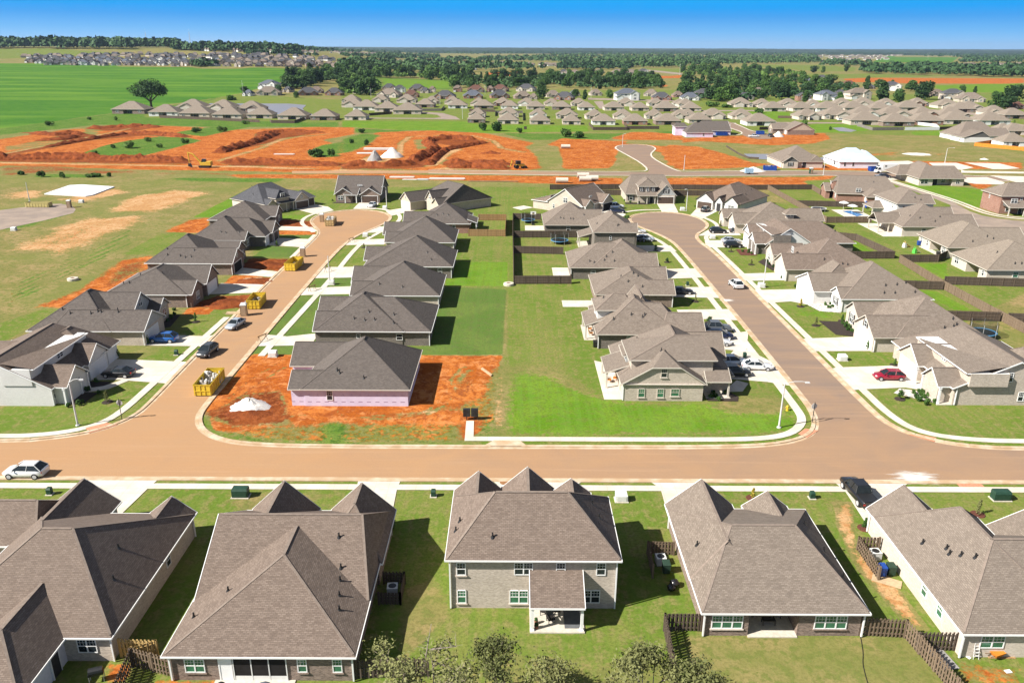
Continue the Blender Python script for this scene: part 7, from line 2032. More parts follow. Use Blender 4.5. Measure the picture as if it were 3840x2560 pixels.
def ptable(x, y, lx, ly, mat, label, h=.45):
    r = empty('patio_table', (x, y, .1), 0, label, 'table', 'patio furniture')
    m = MB(); m.box(-lx / 2, lx / 2, -ly / 2, ly / 2, h, h + .05); m.build('tabletop', M[mat], r)
    for a in (-lx / 2 + .05, lx / 2 - .05):
        for b in (-ly / 2 + .05, ly / 2 - .05):
            m = MB(); m.box(a - .03, a + .03, b - .03, b + .03, 0, h); m.build('leg', M['black'], r)


chair(20.5, 56.2, R_(30), 'black', 'utility_white', 'black patio armchair with pale cushion at the left of the recessed porch')
chair(21.7, 56.6, 0, 'black', 'utility_white', 'wide black patio sofa with pale cushions at the back of the recessed porch', 1.5)
chair(23.0, 56.3, R_(-25), 'black', 'utility_white', 'black patio armchair with pale cushion at the right of the recessed porch')
ptable(21.9, 55.3, 1.1, .6, 'black', 'low black coffee table in the recessed porch')
chair(3.4, 55.4, R_(20), 'black', 'dark_void', 'black folding chair on the small covered patio, nearest the lawn')
chair(2.9, 56.4, R_(160), 'black', 'dark_void', 'black chair in the shade of the small covered patio')
ptable(3.8, 56.3, .9, .9, 'black', 'small black table on the covered patio behind the two-storey house', .65)
m = MB(); m.box(4.55, 5.95, 54.6, 57.2, .125, .14); tag(m.build('outdoor_rug', plain('grey rug', (.10, .105, .11), .95)), 'dark grey rug on the small covered patio', 'rug')
for (q, w_, lab) in ((54.6, .2, 'small potted plant at the patio post, nearest the lawn'), (55.2, .17, 'small potted plant at the patio post, further in')):
    r = empty('potted_plant', (2.15, q, .12), 0, lab, 'plant', 'pots on the covered patio')
    m = MB(); m.lathe((0, 0, 0), [(.14, 0), (w_, .3), (0, .3)], 10); m.build('pot', plain('clay pot ' + str(q), (.2, .08, .05), .8), r)
    m = MB(); m.blob((0, 0, .42), (w_, w_, .18)); m.build('foliage', M['leaf_dark'], r)
for i, (v, a, b, yw) in enumerate((('V5', 1700, 440, 80), ('V5', 1706, 470, 100), ('V5', 1832, 790, 80), ('V5', 1872, 778, 250))):
    x, y = ground(v, a, b)
    chair(x, y, R_(yw), 'timber_dark' if i < 2 else 'brick_red', 'fence_orange', ('orange wooden chair on the corner porch, nearer the house wall', 'orange wooden chair on the corner porch, nearer the lawn', 'red-orange chair on the tall house patio, nearer the post', 'red-orange chair on the tall house patio, nearer the wall')[i], .7)
# loose things in the near yards
x, y = ground('V1', 745, 1530)
r = empty('barbecue_grill', (-31.9, 48.6, 0), R_(20), 'black barbecue grill on the lawn by the golden fence', 'grill')
m = MB(); m.tube((-.5, 0, .95), (.5, 0, .95), .3, n=10); m.build('lid', M['black'], r)
m = MB(); m.box(-.55, .55, -.3, .3, .7, .9); m.build('firebox', M['black'], r)
for a in (-.5, .5):
    for b in (-.25, .25):
        m = MB(); m.tube((a, b, 0), (a, b, .7), .03, n=5); m.build('leg', M['galv'], r)
for (xx, yy, s, mat, lab, nm) in ((-21.9, 47.4, .7, 'black', 'round black covered grill by the screened porch', 'covered_grill'), (-18.6, 47.2, 1.2, 'siding_grey', 'blue-grey covered furniture set by the screened porch', 'covered_table')):
    m = MB()
    m.lathe((xx, yy, .05), [(s * .55, 0), (s * .62, .4), (s * .5, .75), (s * .2, .95), (0, 1.0)], 12)
    tag(m.build(nm, plain(nm + ' cloth', (.02, .02, .022) if mat == 'black' else (.10, .12, .16), .8)), lab, 'cover')
x, y = ground('V3', 2005, 1405)
r = empty('step_ladder', (x, y, 0), 0, 'small silver step ladder against the right corner house wall', 'ladder')
for a in (-.22, .22):
    m = MB(); m.tube((a, 0, 0), (a * .8, .3, 1.6), .03, n=4); m.build('rail', M['galv'], r)
for k in range(5):
    m = MB(); m.box(-.21, .21, .02 + .055 * k, .14 + .055 * k, .25 + .28 * k, .29 + .28 * k); m.build('step', M['galv'], r)
for (v, a, b, lx, ly, mat, lab, nm, yw) in (('V3', 1395, 872, 2.5, 1.2, 'timber', 'pale plywood sheet lying on the dead grass strip', 'plywood_sheet', -30), ('V3', 2165, 1375, 2.2, .9, 'fence_tan', 'brown board lying below the right corner window', 'board', 0), ('V3', 1770, 1395, 1.3, 2.6, 'gravel_grey', 'grey paving panel lying behind the brown fence', 'panel', 8), ('V3', 2225, 1490, .5, .35, 'siding_white', 'white scrap on the bare right corner yard', 'scrap', 10), ('V3', 1948, 1390, .25, .5, 'siding_white', 'white scrap left of the step ladder', 'scrap', 30)):
    x, y = ground(v, a, b)
    m = MB(); m.obox(0, 0, .02, .07, lx, ly)
    o = m.build(nm, M[mat]); o.location, o.rotation_euler = (x, y, 0), (0, 0, R_(yw))
    tag(o, lab, 'board' if 'scrap' not in nm else 'litter')
x, y = ground('V3', 2140, 1395)
r = empty('wheelbarrow', (x, y, 0), R_(20), 'orange wheelbarrow filled with pale scraps by the right corner house', 'wheelbarrow')
m = MB(); m.hexa([(-.35, -.28, .3), (.35, -.28, .3), (.35, .28, .3), (-.35, .28, .3), (-.5, -.38, .62), (.55, -.38, .62), (.55, .38, .62), (-.5, .38, .62)]); m.build('tray', M['fence_orange'], r)
m = MB(); m.tube((.6, -.05, .2), (.6, .05, .2), .2, n=10); m.build('wheel', M['rubber'], r)
for b in (-.25, .25):
    m = MB(); m.tube((.6, b * .3, .25), (-1.0, b, .55), .03, n=5); m.build('handle', M['timber_dark'], r)
# thin dark cable across the rear lawn
m = MB()
P = [ground('V3', *p) for p in ((1215, 1250), (1225, 1300), (1235, 1370), (1230, 1430), (1245, 1500), (1268, 1580))]
P = smooth(P, 2)
for a, b in zip(P[:-1], P[1:]): m.tube((*a, .03), (*b, .03), .035, n=4)
tag(m.build('cable', M['black']), 'thin dark hose snaking across the dry rear lawn', 'hose')
m = MB(); m.blob((14.9, 60.4, .35), (.5, .45, .4)); m.blob((14.5, 59.9, .25), (.4, .35, .3)); tag(m.build('rubbish_bags', plain('black bags', (.015, .014, .016), .25, .6), None, True), 'black shiny rubbish bags beside the tan porch house wall', 'bags')
# pools of white spilt lime on the road
t = T('spilt white powder')
n_ = t.noise(t.stretch(t.obj(), .4, 1.2, 1), 1.0, 4)
c_ = t.n('ShaderNodeVectorMath', {0: t.obj()}, operation='LENGTH').outputs['Value']
f_ = t.math('ADD', t.math('MULTIPLY', c_, .36), t.math('MULTIPLY', t.math('SUBTRACT', n_, .5), 2.2))
t.out((.72, .66, .60), .9, .2)
t.t.links.new(t.rng(f_, .25, 1.05, .9, 0), t.b.inputs['Alpha'])
for v, a, b, k in (('V3', 1590, 165, 1.0), ('V6', 300, 230, .55)):
    x, y = ground(v, a, b)
    m = MB(); m.lathe((0, 0, 0), [(0, 0), (3.6, 0)], 24)
    o = m.build('road_stain', t.mat); o.location, o.scale = (x, y, .04), (k, k * .6, 1)
    tag(o, kind='structure')
# ------------------------------------------------------------------ trees and shrubs
def leafcloud(lobes, n, size, seed=1, flat=.5, shell=.55):
    """leaf sprays spread through ellipsoid lobes; lobes: (x,y,z,rx,ry,rz)"""
    g = np.random.default_rng(seed)
    V = []
    for (x, y, z, rx, ry, rz) in lobes:
        d = g.normal(size=(n, 3)); d /= np.linalg.norm(d, axis=1)[:, None]
        r = shell + (1 - shell) * g.random(n) ** .6
        c = d * r[:, None] * np.array((rx, ry, rz)) + np.array((x, y, z))
        nrm = d * flat + g.normal(size=(n, 3)) * .45 + np.array((0, 0, .35))
        nrm /= np.linalg.norm(nrm, axis=1)[:, None]
        u = np.cross(nrm, g.normal(size=(n, 3))); u /= np.linalg.norm(u, axis=1)[:, None]
        w = np.cross(nrm, u)
        s = size * (.6 + .8 * g.random(n))[:, None]
        k = .55 + .5 * g.random(n)[:, None]
        V.append(np.stack([c - u * s, c - w * s * k, c + u * s, c + w * s * k], 1))
    return np.concatenate(V).reshape(-1, 3)


def quads(name, V, mat, parent=None):
    me = bpy.data.meshes.new(name)
    k = len(V) // 4
    me.vertices.add(len(V)); me.vertices.foreach_set('co', V.astype(np.float32).ravel())
    me.loops.add(len(V)); me.loops.foreach_set('vertex_index', np.arange(len(V), dtype=np.int32))
    me.polygons.add(k); me.polygons.foreach_set('loop_start', np.arange(0, len(V), 4, dtype=np.int32)); me.polygons.foreach_set('loop_total', np.full(k, 4, dtype=np.int32))
    me.update(calc_edges=True)
    me.materials.append(mat)
    o = bpy.data.objects.new(name, me); COL.objects.link(o)
    if parent is not None: o.parent = parent
    return o


def lobes_for(kind, h, w, seed):
    g = random.Random(seed)
    L = []
    if kind == 'round':
        for i in range(11):
            a = g.uniform(0, 6.283); rr = g.uniform(.1, .62) * w / 2; z = h * g.uniform(.24, .78)
            s = g.uniform(.38, .58) * w / 2
            L.append((rr * math.cos(a), rr * math.sin(a), z, s, s, s * g.uniform(.65, .9)))
        L.append((0, 0, h * .80, w * .26, w * .26, h * .18))
    elif kind == 'tall':
        for i in range(10):
            a = g.uniform(0, 6.283); q = i / 9; rr = g.uniform(.1, .4) * w / 2 * (1.2 - q); z = h * (.18 + .68 * q)
            s = w / 2 * (.6 - .3 * q) * g.uniform(.8, 1.1)
            L.append((rr * math.cos(a), rr * math.sin(a), z, s, s, s * 1.1))
    else:                                        # low bush
        for i in range(7):
            a = g.uniform(0, 6.283); rr = g.uniform(.1, .65) * w / 2
            s = g.uniform(.3, .5) * w / 2
            L.append((rr * math.cos(a), rr * math.sin(a), h * g.uniform(.3, .62), s, s, h * .36))
    return L


def tree(kind, h, w, mat, n, size, seed, label=None, group=None, loc=(0, 0, 0), trunk=.02, name='tree', cat='tree'):
    r = empty(name, loc, 0, label, cat, group)
    quads('crown' if name != 'shrub' else 'foliage', leafcloud(lobes_for(kind, h, w, seed), n, size, seed), M[mat], r)
    m = MB(); g = random.Random(seed)
    m.tube((0, 0, -.1), (0, 0, h * .5), h * trunk + .02, h * trunk * .5, 6)
    if name != 'shrub':
        for i in range(4):
            a = g.uniform(0, 6.28); m.tube((0, 0, h * (.25 + .07 * i)), (w * .3 * math.cos(a), w * .3 * math.sin(a), h * (.5 + .07 * i)), h * trunk * .5, h * trunk * .15, 5)
    m.build('trunk' if name != 'shrub' else 'stem', M['bark'], r)
    return r


# prototypes, 10 m tall, copied with their own size
PROTO = []
for i, (k, w, mt) in enumerate((('round', 11, 'leaf_dark'), ('round', 12, 'leaf'), ('tall', 8.5, 'leaf_dark'), ('round', 11, 'leaf'), ('round', 9.5, 'leaf_shrub'), ('round', 13, 'leaf_dark'))):
    t_ = tree(k, 10, w, mt, 120, .52, 20 + i)
    PROTO.append(remember(t_))
used = set()


def put_tree(x, y, h, label, group, k=None, squash=1.0):
    k = rnd.randrange(len(PROTO)) if k is None else k
    s = h / 10
    sc_ = (s * squash * rnd.uniform(.9, 1.15), s * squash * rnd.uniform(.9, 1.15), s)
    z = terrain(x, y)
    if k not in used:
        used.add(k)
        o = PROTO[k]; o.location, o.scale, o.rotation_euler = (x, y, z), sc_, (0, 0, rnd.uniform(0, 6))
        return tag(o, label, 'tree', group)
    return copy_tree(PROTO[k], (x, y, z), rnd.uniform(0, 6.28), sc_, label, group)


def in_poly(x, y, P):
    c = False
    for i in range(len(P)):
        a, b = P[i], P[i - 1]
        if (a[1] > y) != (b[1] > y) and x < (b[0] - a[0]) * (y - a[1]) / (b[1] - a[1]) + a[0]:
            c = not c
    return c


def scatter(v, P, n, dmin, seed, asp=2.2):
    g = random.Random(seed)
    x0, x1, y0, y1 = min(p[0] for p in P), max(p[0] for p in P), min(p[1] for p in P), max(p[1] for p in P)
    out = []
    for _ in range(n * 60):
        q = (g.uniform(x0, x1), g.uniform(y0, y1))
        if in_poly(*q, P) and all((q[0] - a[0]) ** 2 + ((q[1] - a[1]) * asp) ** 2 > dmin * dmin for a in out):
            out.append(q)
            if len(out) >= n: break
    return out


BELTS = [
    ('T2', [(750, 318), (1200, 312), (1500, 292), (2150, 305), (2210, 392), (1800, 396), (1500, 384), (1100, 392), (770, 386)], 88, 34, 13, 'dense green tree in the belt behind the brick houses', 'trees in the middle belt'),
    ('T2', [(0, 262), (250, 275), (500, 300), (900, 262), (900, 318), (760, 350), (500, 318), (260, 318), (0, 318)], 34, 38, 17, 'tall dark tree in the left half of the middle distance', 'tall trees left of the middle belt'),
    ('T1', [(1945, 345), (2100, 300), (2352, 250), (2352, 335), (2200, 350), (2100, 392), (1960, 396)], 26, 42, 15, 'dark tree in the grove at the right end of the green field', 'trees at the end of the green field'),
    ('T2', [(0, 330), (230, 330), (280, 395), (200, 440), (0, 430)], 12, 42, 15, 'dark tree among the brick houses near the field end', 'trees at the end of the green field'),
    ('T3', [(0, 330), (300, 325), (450, 318), (800, 330), (1000, 370), (1200, 392), (1150, 425), (900, 445), (600, 478), (250, 482), (0, 455)], 62, 42, 14, 'round green tree in the wooded gardens right of centre', 'trees of the wooded gardens'),
    ('T3', [(0, 240), (420, 262), (700, 278), (860, 300), (300, 308), (0, 306)], 36, 34, 15, 'dark tree in the strip beyond the wooded gardens', 'trees beyond the wooded gardens'),
]
for v, P, n, dm, h, lab, grp in BELTS:
    for (a, b) in sorted(scatter(v, P, n, dm, n), key=lambda q: q[1]):
        x, y = ground(v, a, b)
        put_tree(x, y, h * rnd.uniform(.7, 1.2), lab, grp)
for v, a, b, h, sq, lab in (('T3', 1265, 405, 17, .8, 'dark round tree left of the orange graded strip'), ('T3', 1352, 392, 12, .9, 'smaller round tree next to the orange graded strip'), ('T3', 1442, 378, 9, .8, 'small dark tree alone on the orange graded strip'), ('T3', 1572, 410, 13, 1.0, 'broad tree right of the orange strip houses'), ('T3', 1370, 472, 18, 1.3, 'very broad dark tree above the tan roofs, left of a pair'), ('T3', 1670, 466, 18, 1.1, 'very broad dark tree above the tan roofs, right of a pair'), ('T3', 1490, 484, 12, .9, 'dark tree between the two very broad ones'),
                            ('T3', 1925, 428, 10, .7, 'tree by the orange shed on the bright right field'), ('T3', 2012, 425, 8, .9, 'low round tree on the bright right field'), ('T3', 2150, 520, 13, 1.2, 'bushy tree below the far right fields'), ('T3', 2292, 480, 16, 1.2, 'large dark tree nearest the right edge'), ('T3', 2235, 532, 11, 1.1, 'dark bushy tree over the red-brown roof at right'), ('T3', 1080, 480, 9, .8, 'small tree beside the blue-grey roofed white house'), ('T3', 845, 488, 11, .8, 'tree in front of the red brick gable at right centre'), ('T3', 262, 480, 13, 1.2, 'broad tree directly right of the long blue-grey roof'),
                            ('T2', 1380, 462, 13, .95, 'light green round tree standing alone between two tan houses'), ('T2', 1678, 465, 9, .9, 'round green tree by the subdivision side street'), ('T2', 1850, 455, 8, .9, 'small round tree right of the subdivision side street'), ('T2', 2345, 440, 14, 1.0, 'dark tree at the centre right behind brick gables'), ('T2', 1610, 452, 8, .9, 'dark tree beside grey roofs at centre'), ('T1', 1925, 430, 9, .8, 'small dark tree beside the white sheds by the pond'), ('T1', 2040, 455, 6, .9, 'small round tree on the bank above the pond'), ('T1', 1690, 415, 6, 1.3, 'scrubby tree at the far corner of the green field'),
                            ('T3', 1128, 278, 18, .7, 'slender tree alone on the pale far field'), ('T3', 965, 282, 13, .8, 'dark tree at the left end of the pale far field'), ('T3', 905, 284, 15, 1.0, 'dark tree clump left of the pale far field')):
    x, y = ground(v, a, b)
    put_tree(x, y, h, lab, None, squash=sq)
# the lone oak between crop and houses
x, y = ground('T1', 1045, 528)
w_ = size_at('T1', 1045, 528, 245)
g_ = random.Random(5)
L = []
for i in range(26):
    a = g_.uniform(0, 6.283); rr = g_.uniform(.15, .78) ** .8 * w_ / 2; z = w_ * (.40 + .34 * (1 - (2 * rr / w_) ** 2) * g_.uniform(.5, 1.05)) - .03 * w_
    s = g_.uniform(.16, .24) * w_
    L.append((rr * math.cos(a), rr * math.sin(a), z, s, s, s * .62))
r = empty('oak_tree', (x, y, 0), 0, 'huge lone dark oak at the edge of the green crop field', 'tree')
quads('crown', leafcloud(L, 170, .55, 3), M['leaf_dark'], r)
m = MB(); m.tube((0, 0, -.2), (0, 0, w_ * .3), 1.1, .7, 8)
for i in range(7):
    a = i * .9; m.tube((0, 0, w_ * .18), (w_ * .33 * math.cos(a), w_ * .33 * math.sin(a), w_ * .45), .5, .15, 6)
m.build('trunk', M['bark'], r)

# shrubs and bushes
for v, a, b, w, h, mt, lab in (('T2', 985, 680, 85, 62, 'leaf_shrub', 'big willowy bush below the middle row houses, left of two'), ('T2', 1065, 684, 110, 70, 'leaf_shrub', 'big willowy bush below the middle row houses, right of two'), ('T2', 1228, 696, 48, 38, 'leaf_shrub', 'round bush on the green ditch right of the willowy pair'), ('T2', 1540, 724, 100, 60, 'leaf_shrub', 'large bush mass on the ditch, left half'), ('T2', 1640, 730, 110, 50, 'leaf_shrub', 'large bush mass on the ditch, right half'), ('T3', 828, 642, 66, 36, 'leaf_light', 'bright bush beside the small subdivision pond'), ('T3', 1018, 676, 26, 26, 'leaf', 'dark small bush by the subdivision pond'),
                              ('T1', 1350, 695, 70, 42, 'leaf_shrub', 'dark bush in the weeds above the orange loop'), ('T1', 1530, 688, 80, 42, 'leaf_light', 'bright bush in the weeds above the orange loop'), ('T1', 905, 800, 100, 52, 'leaf_light', 'bright bush in the weedy island of the grading works'), ('T1', 1028, 755, 60, 32, 'leaf_light', 'second bright bush in the weedy island'), ('T1', 1100, 800, 46, 34, 'leaf_light', 'small bright bush at the right of the weedy island'), ('T1', 780, 800, 50, 30, 'leaf_shrub', 'dark bush at the left of the weedy island'), ('T1', 1275, 768, 60, 36, 'leaf_shrub', 'dark bush past the end of the weedy island'), ('T1', 660, 840, 60, 26, 'leaf_light', 'low bright bush at the near end of the weedy island'),
                              ('T1', 2180, 858, 130, 56, 'leaf_shrub', 'wide dark bush on the orange works, left of two'), ('T1', 2282, 858, 60, 56, 'leaf_shrub', 'dark bush on the orange works, right of two'), ('T2', 178, 778, 48, 40, 'leaf_shrub', 'round dark bush left of the white pipe stack'), ('T2', 70, 768, 40, 34, 'leaf_shrub', 'small dark bush further left on the works'), ('T2', 140, 696, 60, 32, 'leaf_shrub', 'bush at the start of the green ditch'), ('V7', 290, 192, 70, 44, 'leaf_shrub', 'dark bush south of the red haul road at left'), ('V7', 435, 195, 50, 40, 'leaf_light', 'bright bush south of the red haul road'), ('V7', 150, 175, 60, 30, 'leaf_shrub', 'low bush at the left end of the haul road'), ('V7', 640, 190, 120, 24, 'leaf_light', 'long low bright bush on the grass south of the haul road'), ('V7', 755, 188, 36, 28, 'leaf_shrub', 'small dark bush at the end of the long bright one'),
                              ('T1', 340, 645, 70, 36, 'leaf_light', 'bright bush on the verge of the crop field at left'), ('T1', 800, 610, 50, 28, 'leaf_light', 'bright bush on the verge below the first western house'), ('T1', 620, 605, 50, 22, 'leaf_light', 'low bright bush on the crop verge'), ('T1', 1695, 635, 60, 28, 'leaf_light', 'bright bush below the western front row'), ('T1', 1600, 470, 110, 40, 'leaf_light', 'light bushes at the head of the western pond'), ('KF', 1262, 500, 60, 28, 'leaf_light', 'round clipped bush by the right bulb kerb'), ('T3', 520, 560, 90, 36, 'leaf_shrub', 'dark shrubs along the subdivision ditch'), ('T3', 200, 515, 110, 36, 'leaf_light', 'bright shrubs by the first tan garages'), ('T3', 300, 522, 90, 26, 'leaf_light', 'low bright shrubs right of the first tan garages')):
    x, y = ground(v, a, b)
    W, Hh = size_at(v, a, b, w), size_at(v, a, b, h)
    tree('bush', Hh, W, mt, 110, max(.22, W * .05), int(a + b), lab, 'wild bushes', (x, y, 0), .02, 'shrub', 'bush')
for v, a, b, w, h, mt, lab, kind in (('V4', 735, 925, 60, 95, 'leaf_olive', 'young tree with thin yellowish leaves on the white house lawn', 'tall'), ('V4', 1340, 378, 30, 75, 'leaf_shrub', 'slim young tree on the grey brick house lawn', 'tall'), ('V3', 478, 305, 46, 85, 'leaf_gold', 'young golden-green tree behind the tan porch house roof', 'tall'), ('V3', 2018, 415, 58, 130, 'leaf_olive', 'young thin tree in a red mulch ring at the right edge', 'tall'), ('V3', 1245, 510, 44, 90, 'leaf_shrub', 'small dark conifer at the cream wall corner', 'tall'),
                                     ('V6', 806, 272, 32, 60, 'leaf_gold', 'young golden tree on the lawn of the white-fronted house', 'tall'), ('V6', 910, 402, 36, 66, 'leaf_olive', 'young tree in a white ring on the right street lawn', 'tall'), ('V6', 1090, 372, 34, 52, 'leaf_shrub', 'dark conifer in the black mulch bed', 'tall'), ('V6', 1485, 905, 46, 82, 'leaf_shrub', 'young leafy tree on the lawn below the red car', 'round'), ('V6', 1450, 672, 30, 52, 'leaf_shrub', 'small conifer by the wide driveway near the white dormer house', 'tall'), ('V6', 180, 382, 40, 50, 'leaf_shrub', 'young dark tree above the grey pickup', 'round'), ('V6', 86, 238, 26, 55, 'leaf_olive', 'thin young tree beside the black sedan driveway', 'tall'),
                                     ('KF', 1565, 840, 50, 70, 'leaf', 'young dark tree on the lawn below the light blue crossover', 'round'), ('KF', 1685, 962, 40, 50, 'leaf_dark', 'small dark red-leafed tree on the lawn near the right street', 'round'), ('KF', 2245, 580, 30, 60, 'leaf_olive', 'thin young tree by the right bulb lawn', 'tall'), ('KA', 460, 235, 44, 90, 'leaf_olive', 'very thin young tree on the sod of the second middle house', 'tall'), ('KB', 815, 770, 26, 46, 'leaf_olive', 'very thin young tree by the fourth middle house', 'tall'), ('KD', 1690, 820, 50, 66, 'leaf_light', 'bright young tree on the new sod by the fifth west house', 'tall'), ('KH', 320, 800, 36, 60, 'leaf_olive', 'thin young tree in a dark ring beside the pale lamp pole', 'tall'), ('KH', 112, 665, 26, 60, 'leaf_olive', 'thin young tree at the lawn corner below the dark crossover', 'tall'), ('KJ', 2225, 345, 40, 44, 'leaf_light', 'bright small tree in a right edge garden', 'round')):
    x, y = ground(v, a, b)
    W, Hh = size_at(v, a, b, w), size_at(v, a, b, h)
    tree(kind, Hh, W, mt, 26 if mt == 'leaf_olive' else 48, max(.07, W * .06), int(a * 3 + b), lab, 'young garden trees', (x, y, 0), .012, 'young_tree')
    o = MB(); o.lathe((x, y, .05), [(.75, -.05), (.7, .02), (0, .05)], 14)
    tag(o.build('mulch_ring', M['mulch_red' if v == 'V3' else 'mulch']), kind='structure')
n_s = 0
for v, pts, mt, lab in (('V4', [(600, 850), (680, 870), (560, 930), (470, 960), (545, 945), (660, 790)], 'leaf_shrub', 'small round shrub in the black bed of the white corner house'), ('V4', [(1190, 330), (1175, 350), (1150, 375), (1190, 300)], 'leaf_shrub', 'dark shrub in the bed of the grey brick house'), ('KE', [(1580, 1370), (1630, 1370), (1680, 1400), (1610, 1330), (1740, 1330)], 'leaf_shrub', 'dark shrub in the edged bed of the tall corner house'), ('KG', [(1240, 1170), (1295, 1165), (1265, 1210), (1325, 1190), (1300, 1240), (1355, 1215), (1385, 1245), (1365, 1280), (1340, 1160), (1400, 1190), (1455, 1260)], 'leaf_shrub', 'small shrub set in rows in the gravel bed of the dormer house'), ('KG', [(360, 280), (410, 275), (430, 300), (470, 310), (500, 330), (400, 310)], 'leaf_shrub', 'low shrub in the front bed of the white-fronted house'),
                        ('KG', [(530, 470), (575, 465), (560, 500), (600, 500), (620, 540), (580, 530), (640, 550)], 'leaf_shrub', 'small shrub in the black edged bed'), ('KH', [(150, 370), (180, 385), (210, 395), (130, 395), (170, 345)], 'leaf_dark', 'dark shrub in the bed of the house by the right bulb'), ('KH', [(500, 760), (530, 790), (500, 800), (545, 825), (480, 775)], 'leaf_dark', 'dark shrub in the bed below the stone gable house'), ('KH', [(230, 670), (290, 680), (325, 690), (300, 660)], 'leaf_shrub', 'shrub in the red bed of the stone gable house'), ('KB', [(560, 290), (600, 300), (640, 310), (500, 305), (990, 295)], 'leaf_shrub', 'shrub in front of the brown stone-fronted house'), ('KF', [(1245, 320), (1300, 340), (1390, 345), (1470, 345), (1975, 380)], 'leaf_shrub', 'shrub in front of the two-storey porch house'), ('V4', [(808, 620), (1012, 530)], 'leaf_shrub', 'dark clipped conifer beside a west driveway'), ('KH', [(775, 1030), (635, 940), (218, 552)], 'leaf_shrub', 'small dark shrub beside a white garage on the right street'), ('V2', [(350, 520)], 'leaf_dark', 'slim black-green shrub at the wall of the wide brown house'), ('KG', [(790, 720)], 'leaf_shrub', 'dark conifer in a curved bed by the white garage')):
    for (a, b) in pts:
        x, y = ground(v, a, b)
        q = rnd.uniform(.8, 1.25)
        tree('bush', .75 * q if 'conifer' not in lab and 'slim' not in lab else 1.7, .85 * q, mt, 30, .1, int(a * 7 + b), lab, 'garden shrubs: ' + lab.split(' in ')[-1], (x, y, 0), .02, 'shrub', 'shrub')


# thin sun-bleached oaks in the foreground
def oak(x, y, h, w, seed, label, n=340, bare=None):
    r = empty('oak_tree', (x, y, 0), 0, label, 'tree', 'foreground oaks')
    g = random.Random(seed)
    m = MB()
    tips = []

    def grow(p, d, l, rad, lev):
        q = p + d * l
        m.tube(tuple(p), tuple(q), rad, rad * .62, 5)
        if lev == 0:
            tips.append(q)
            return
        for _ in range(3 if lev > 1 else 4):
            e = d + np.array([g.uniform(-1, 1), g.uniform(-1, 1), g.uniform(-.25, .6)]) * .8
            e[2] = max(e[2], -.15)
            e /= np.linalg.norm(e)
            grow(q, e, l * g.uniform(.62, .82), rad * .58, lev - 1)
    d0 = np.array((0, 0, 1.0))
    grow(np.array((0, 0, 0.0)), d0, h * .34, h * .028, 4)
    P = np.array(tips)
    s = np.array((w / 2 / max(.1, np.abs(P[:, 0]).max()), w / 2 / max(.1, np.abs(P[:, 1]).max()), h / max(.1, P[:, 2].max())))
    m.v = [(a * (s[0] if c > h * .3 else 1), b * (s[1] if c > h * .3 else 1), c * s[2]) for a, b, c in m.v]
    P = P * s
    if bare:
        for a, b in bare:
            m.tube(a, b, .07, .02, 5)
            for _ in range(9):
                t_ = g.uniform(.3, 1); c = np.array(a) + (np.array(b) - np.array(a)) * t_
                e = c + np.array((g.uniform(-.9, .9), g.uniform(-.7, .7), g.uniform(.1, .9)))
                m.tube(tuple(c), tuple(e), .025, .008, 4)
    m.build('trunk', plain('pale bark %d' % seed, (.26, .22, .17), .9, var=.3), r)
    gg = np.random.default_rng(seed)
    idx = gg.integers(0, len(P), n * 12)
    c = P[idx] + gg.normal(size=(n * 12, 3)) * np.array((.34, .34, .24))
    nr = gg.normal(size=(n * 12, 3)); nr[:, 2] = np.abs(nr[:, 2]) + .4; nr /= np.linalg.norm(nr, axis=1)[:, None]
    u = np.cross(nr, gg.normal(size=(n * 12, 3))); u /= np.linalg.norm(u, axis=1)[:, None]
    w2 = np.cross(nr, u)
    sz = (.05 + .06 * gg.random(n * 12))[:, None]
    V = np.stack([c - u * sz * 1.5, c - w2 * sz * .8, c + u * sz * 1.5, c + w2 * sz * .8], 1).reshape(-1, 3)
    quads('crown', V, M['leaf_olive'], r)


oak(-6.4, 44.6, 6.2, 7.4, 3, 'sparse olive-leaved oak with dead upper branches, left of three in the foreground', 270, [((.3, 0, 5), (.9, .3, 8.6)), ((.8, .2, 6.5), (2.6, .4, 6.6)), ((.9, .3, 5.4), (3.0, .2, 4.4))])
oak(0, 44.4, 6.4, 5.2, 8, 'sparse olive-leaved oak in the middle of the foreground', 190)
oak(2.6, 44.8, 5.5, 3.4, 9, 'thin greyish oak right beside the middle foreground oak', 110)
oak(9.4, 44.3, 6.3, 5.0, 12, 'greener leafy oak at the foot of the brown fence in the foreground', 300)
oak(13.0, 43.6, 5.8, 3.0, 15, 'small leafy oak just inside the brown fence corner', 180)

# far woods: too many to count
def forest(name, pts, h, seed, q=30, mat='forest'):
    g = np.random.default_rng(seed)
    C = np.array(pts, float)
    n = len(C)
    d = g.normal(size=(n, q, 3)); d[..., 2] = np.abs(d[..., 2]) * .9 + .05
    d /= np.linalg.norm(d, axis=2)[..., None]
    hh = h * (.7 + .6 * g.random(n))
    R3 = np.stack([hh * .6, hh * .6, hh * .62], 1)
    c = C[:, None, :] + d * R3[:, None, :] * (.75 + .3 * g.random((n, q)))[..., None]
    c[..., 2] += (hh * .3)[:, None]
    nr = d * .9 + g.normal(size=(n, q, 3)) * .5
    nr /= np.linalg.norm(nr, axis=2)[..., None]
    u = np.cross(nr, g.normal(size=(n, q, 3))); u /= np.linalg.norm(u, axis=2)[..., None]
    w = np.cross(nr, u)
    s = (hh[:, None] * (.15 + .13 * g.random((n, q))))[..., None]
    V = np.stack([c - u * s, c - w * s, c + u * s, c + w * s], 2).reshape(-1, 3)
    tag(quads(name, V, M[mat]), kind='stuff')


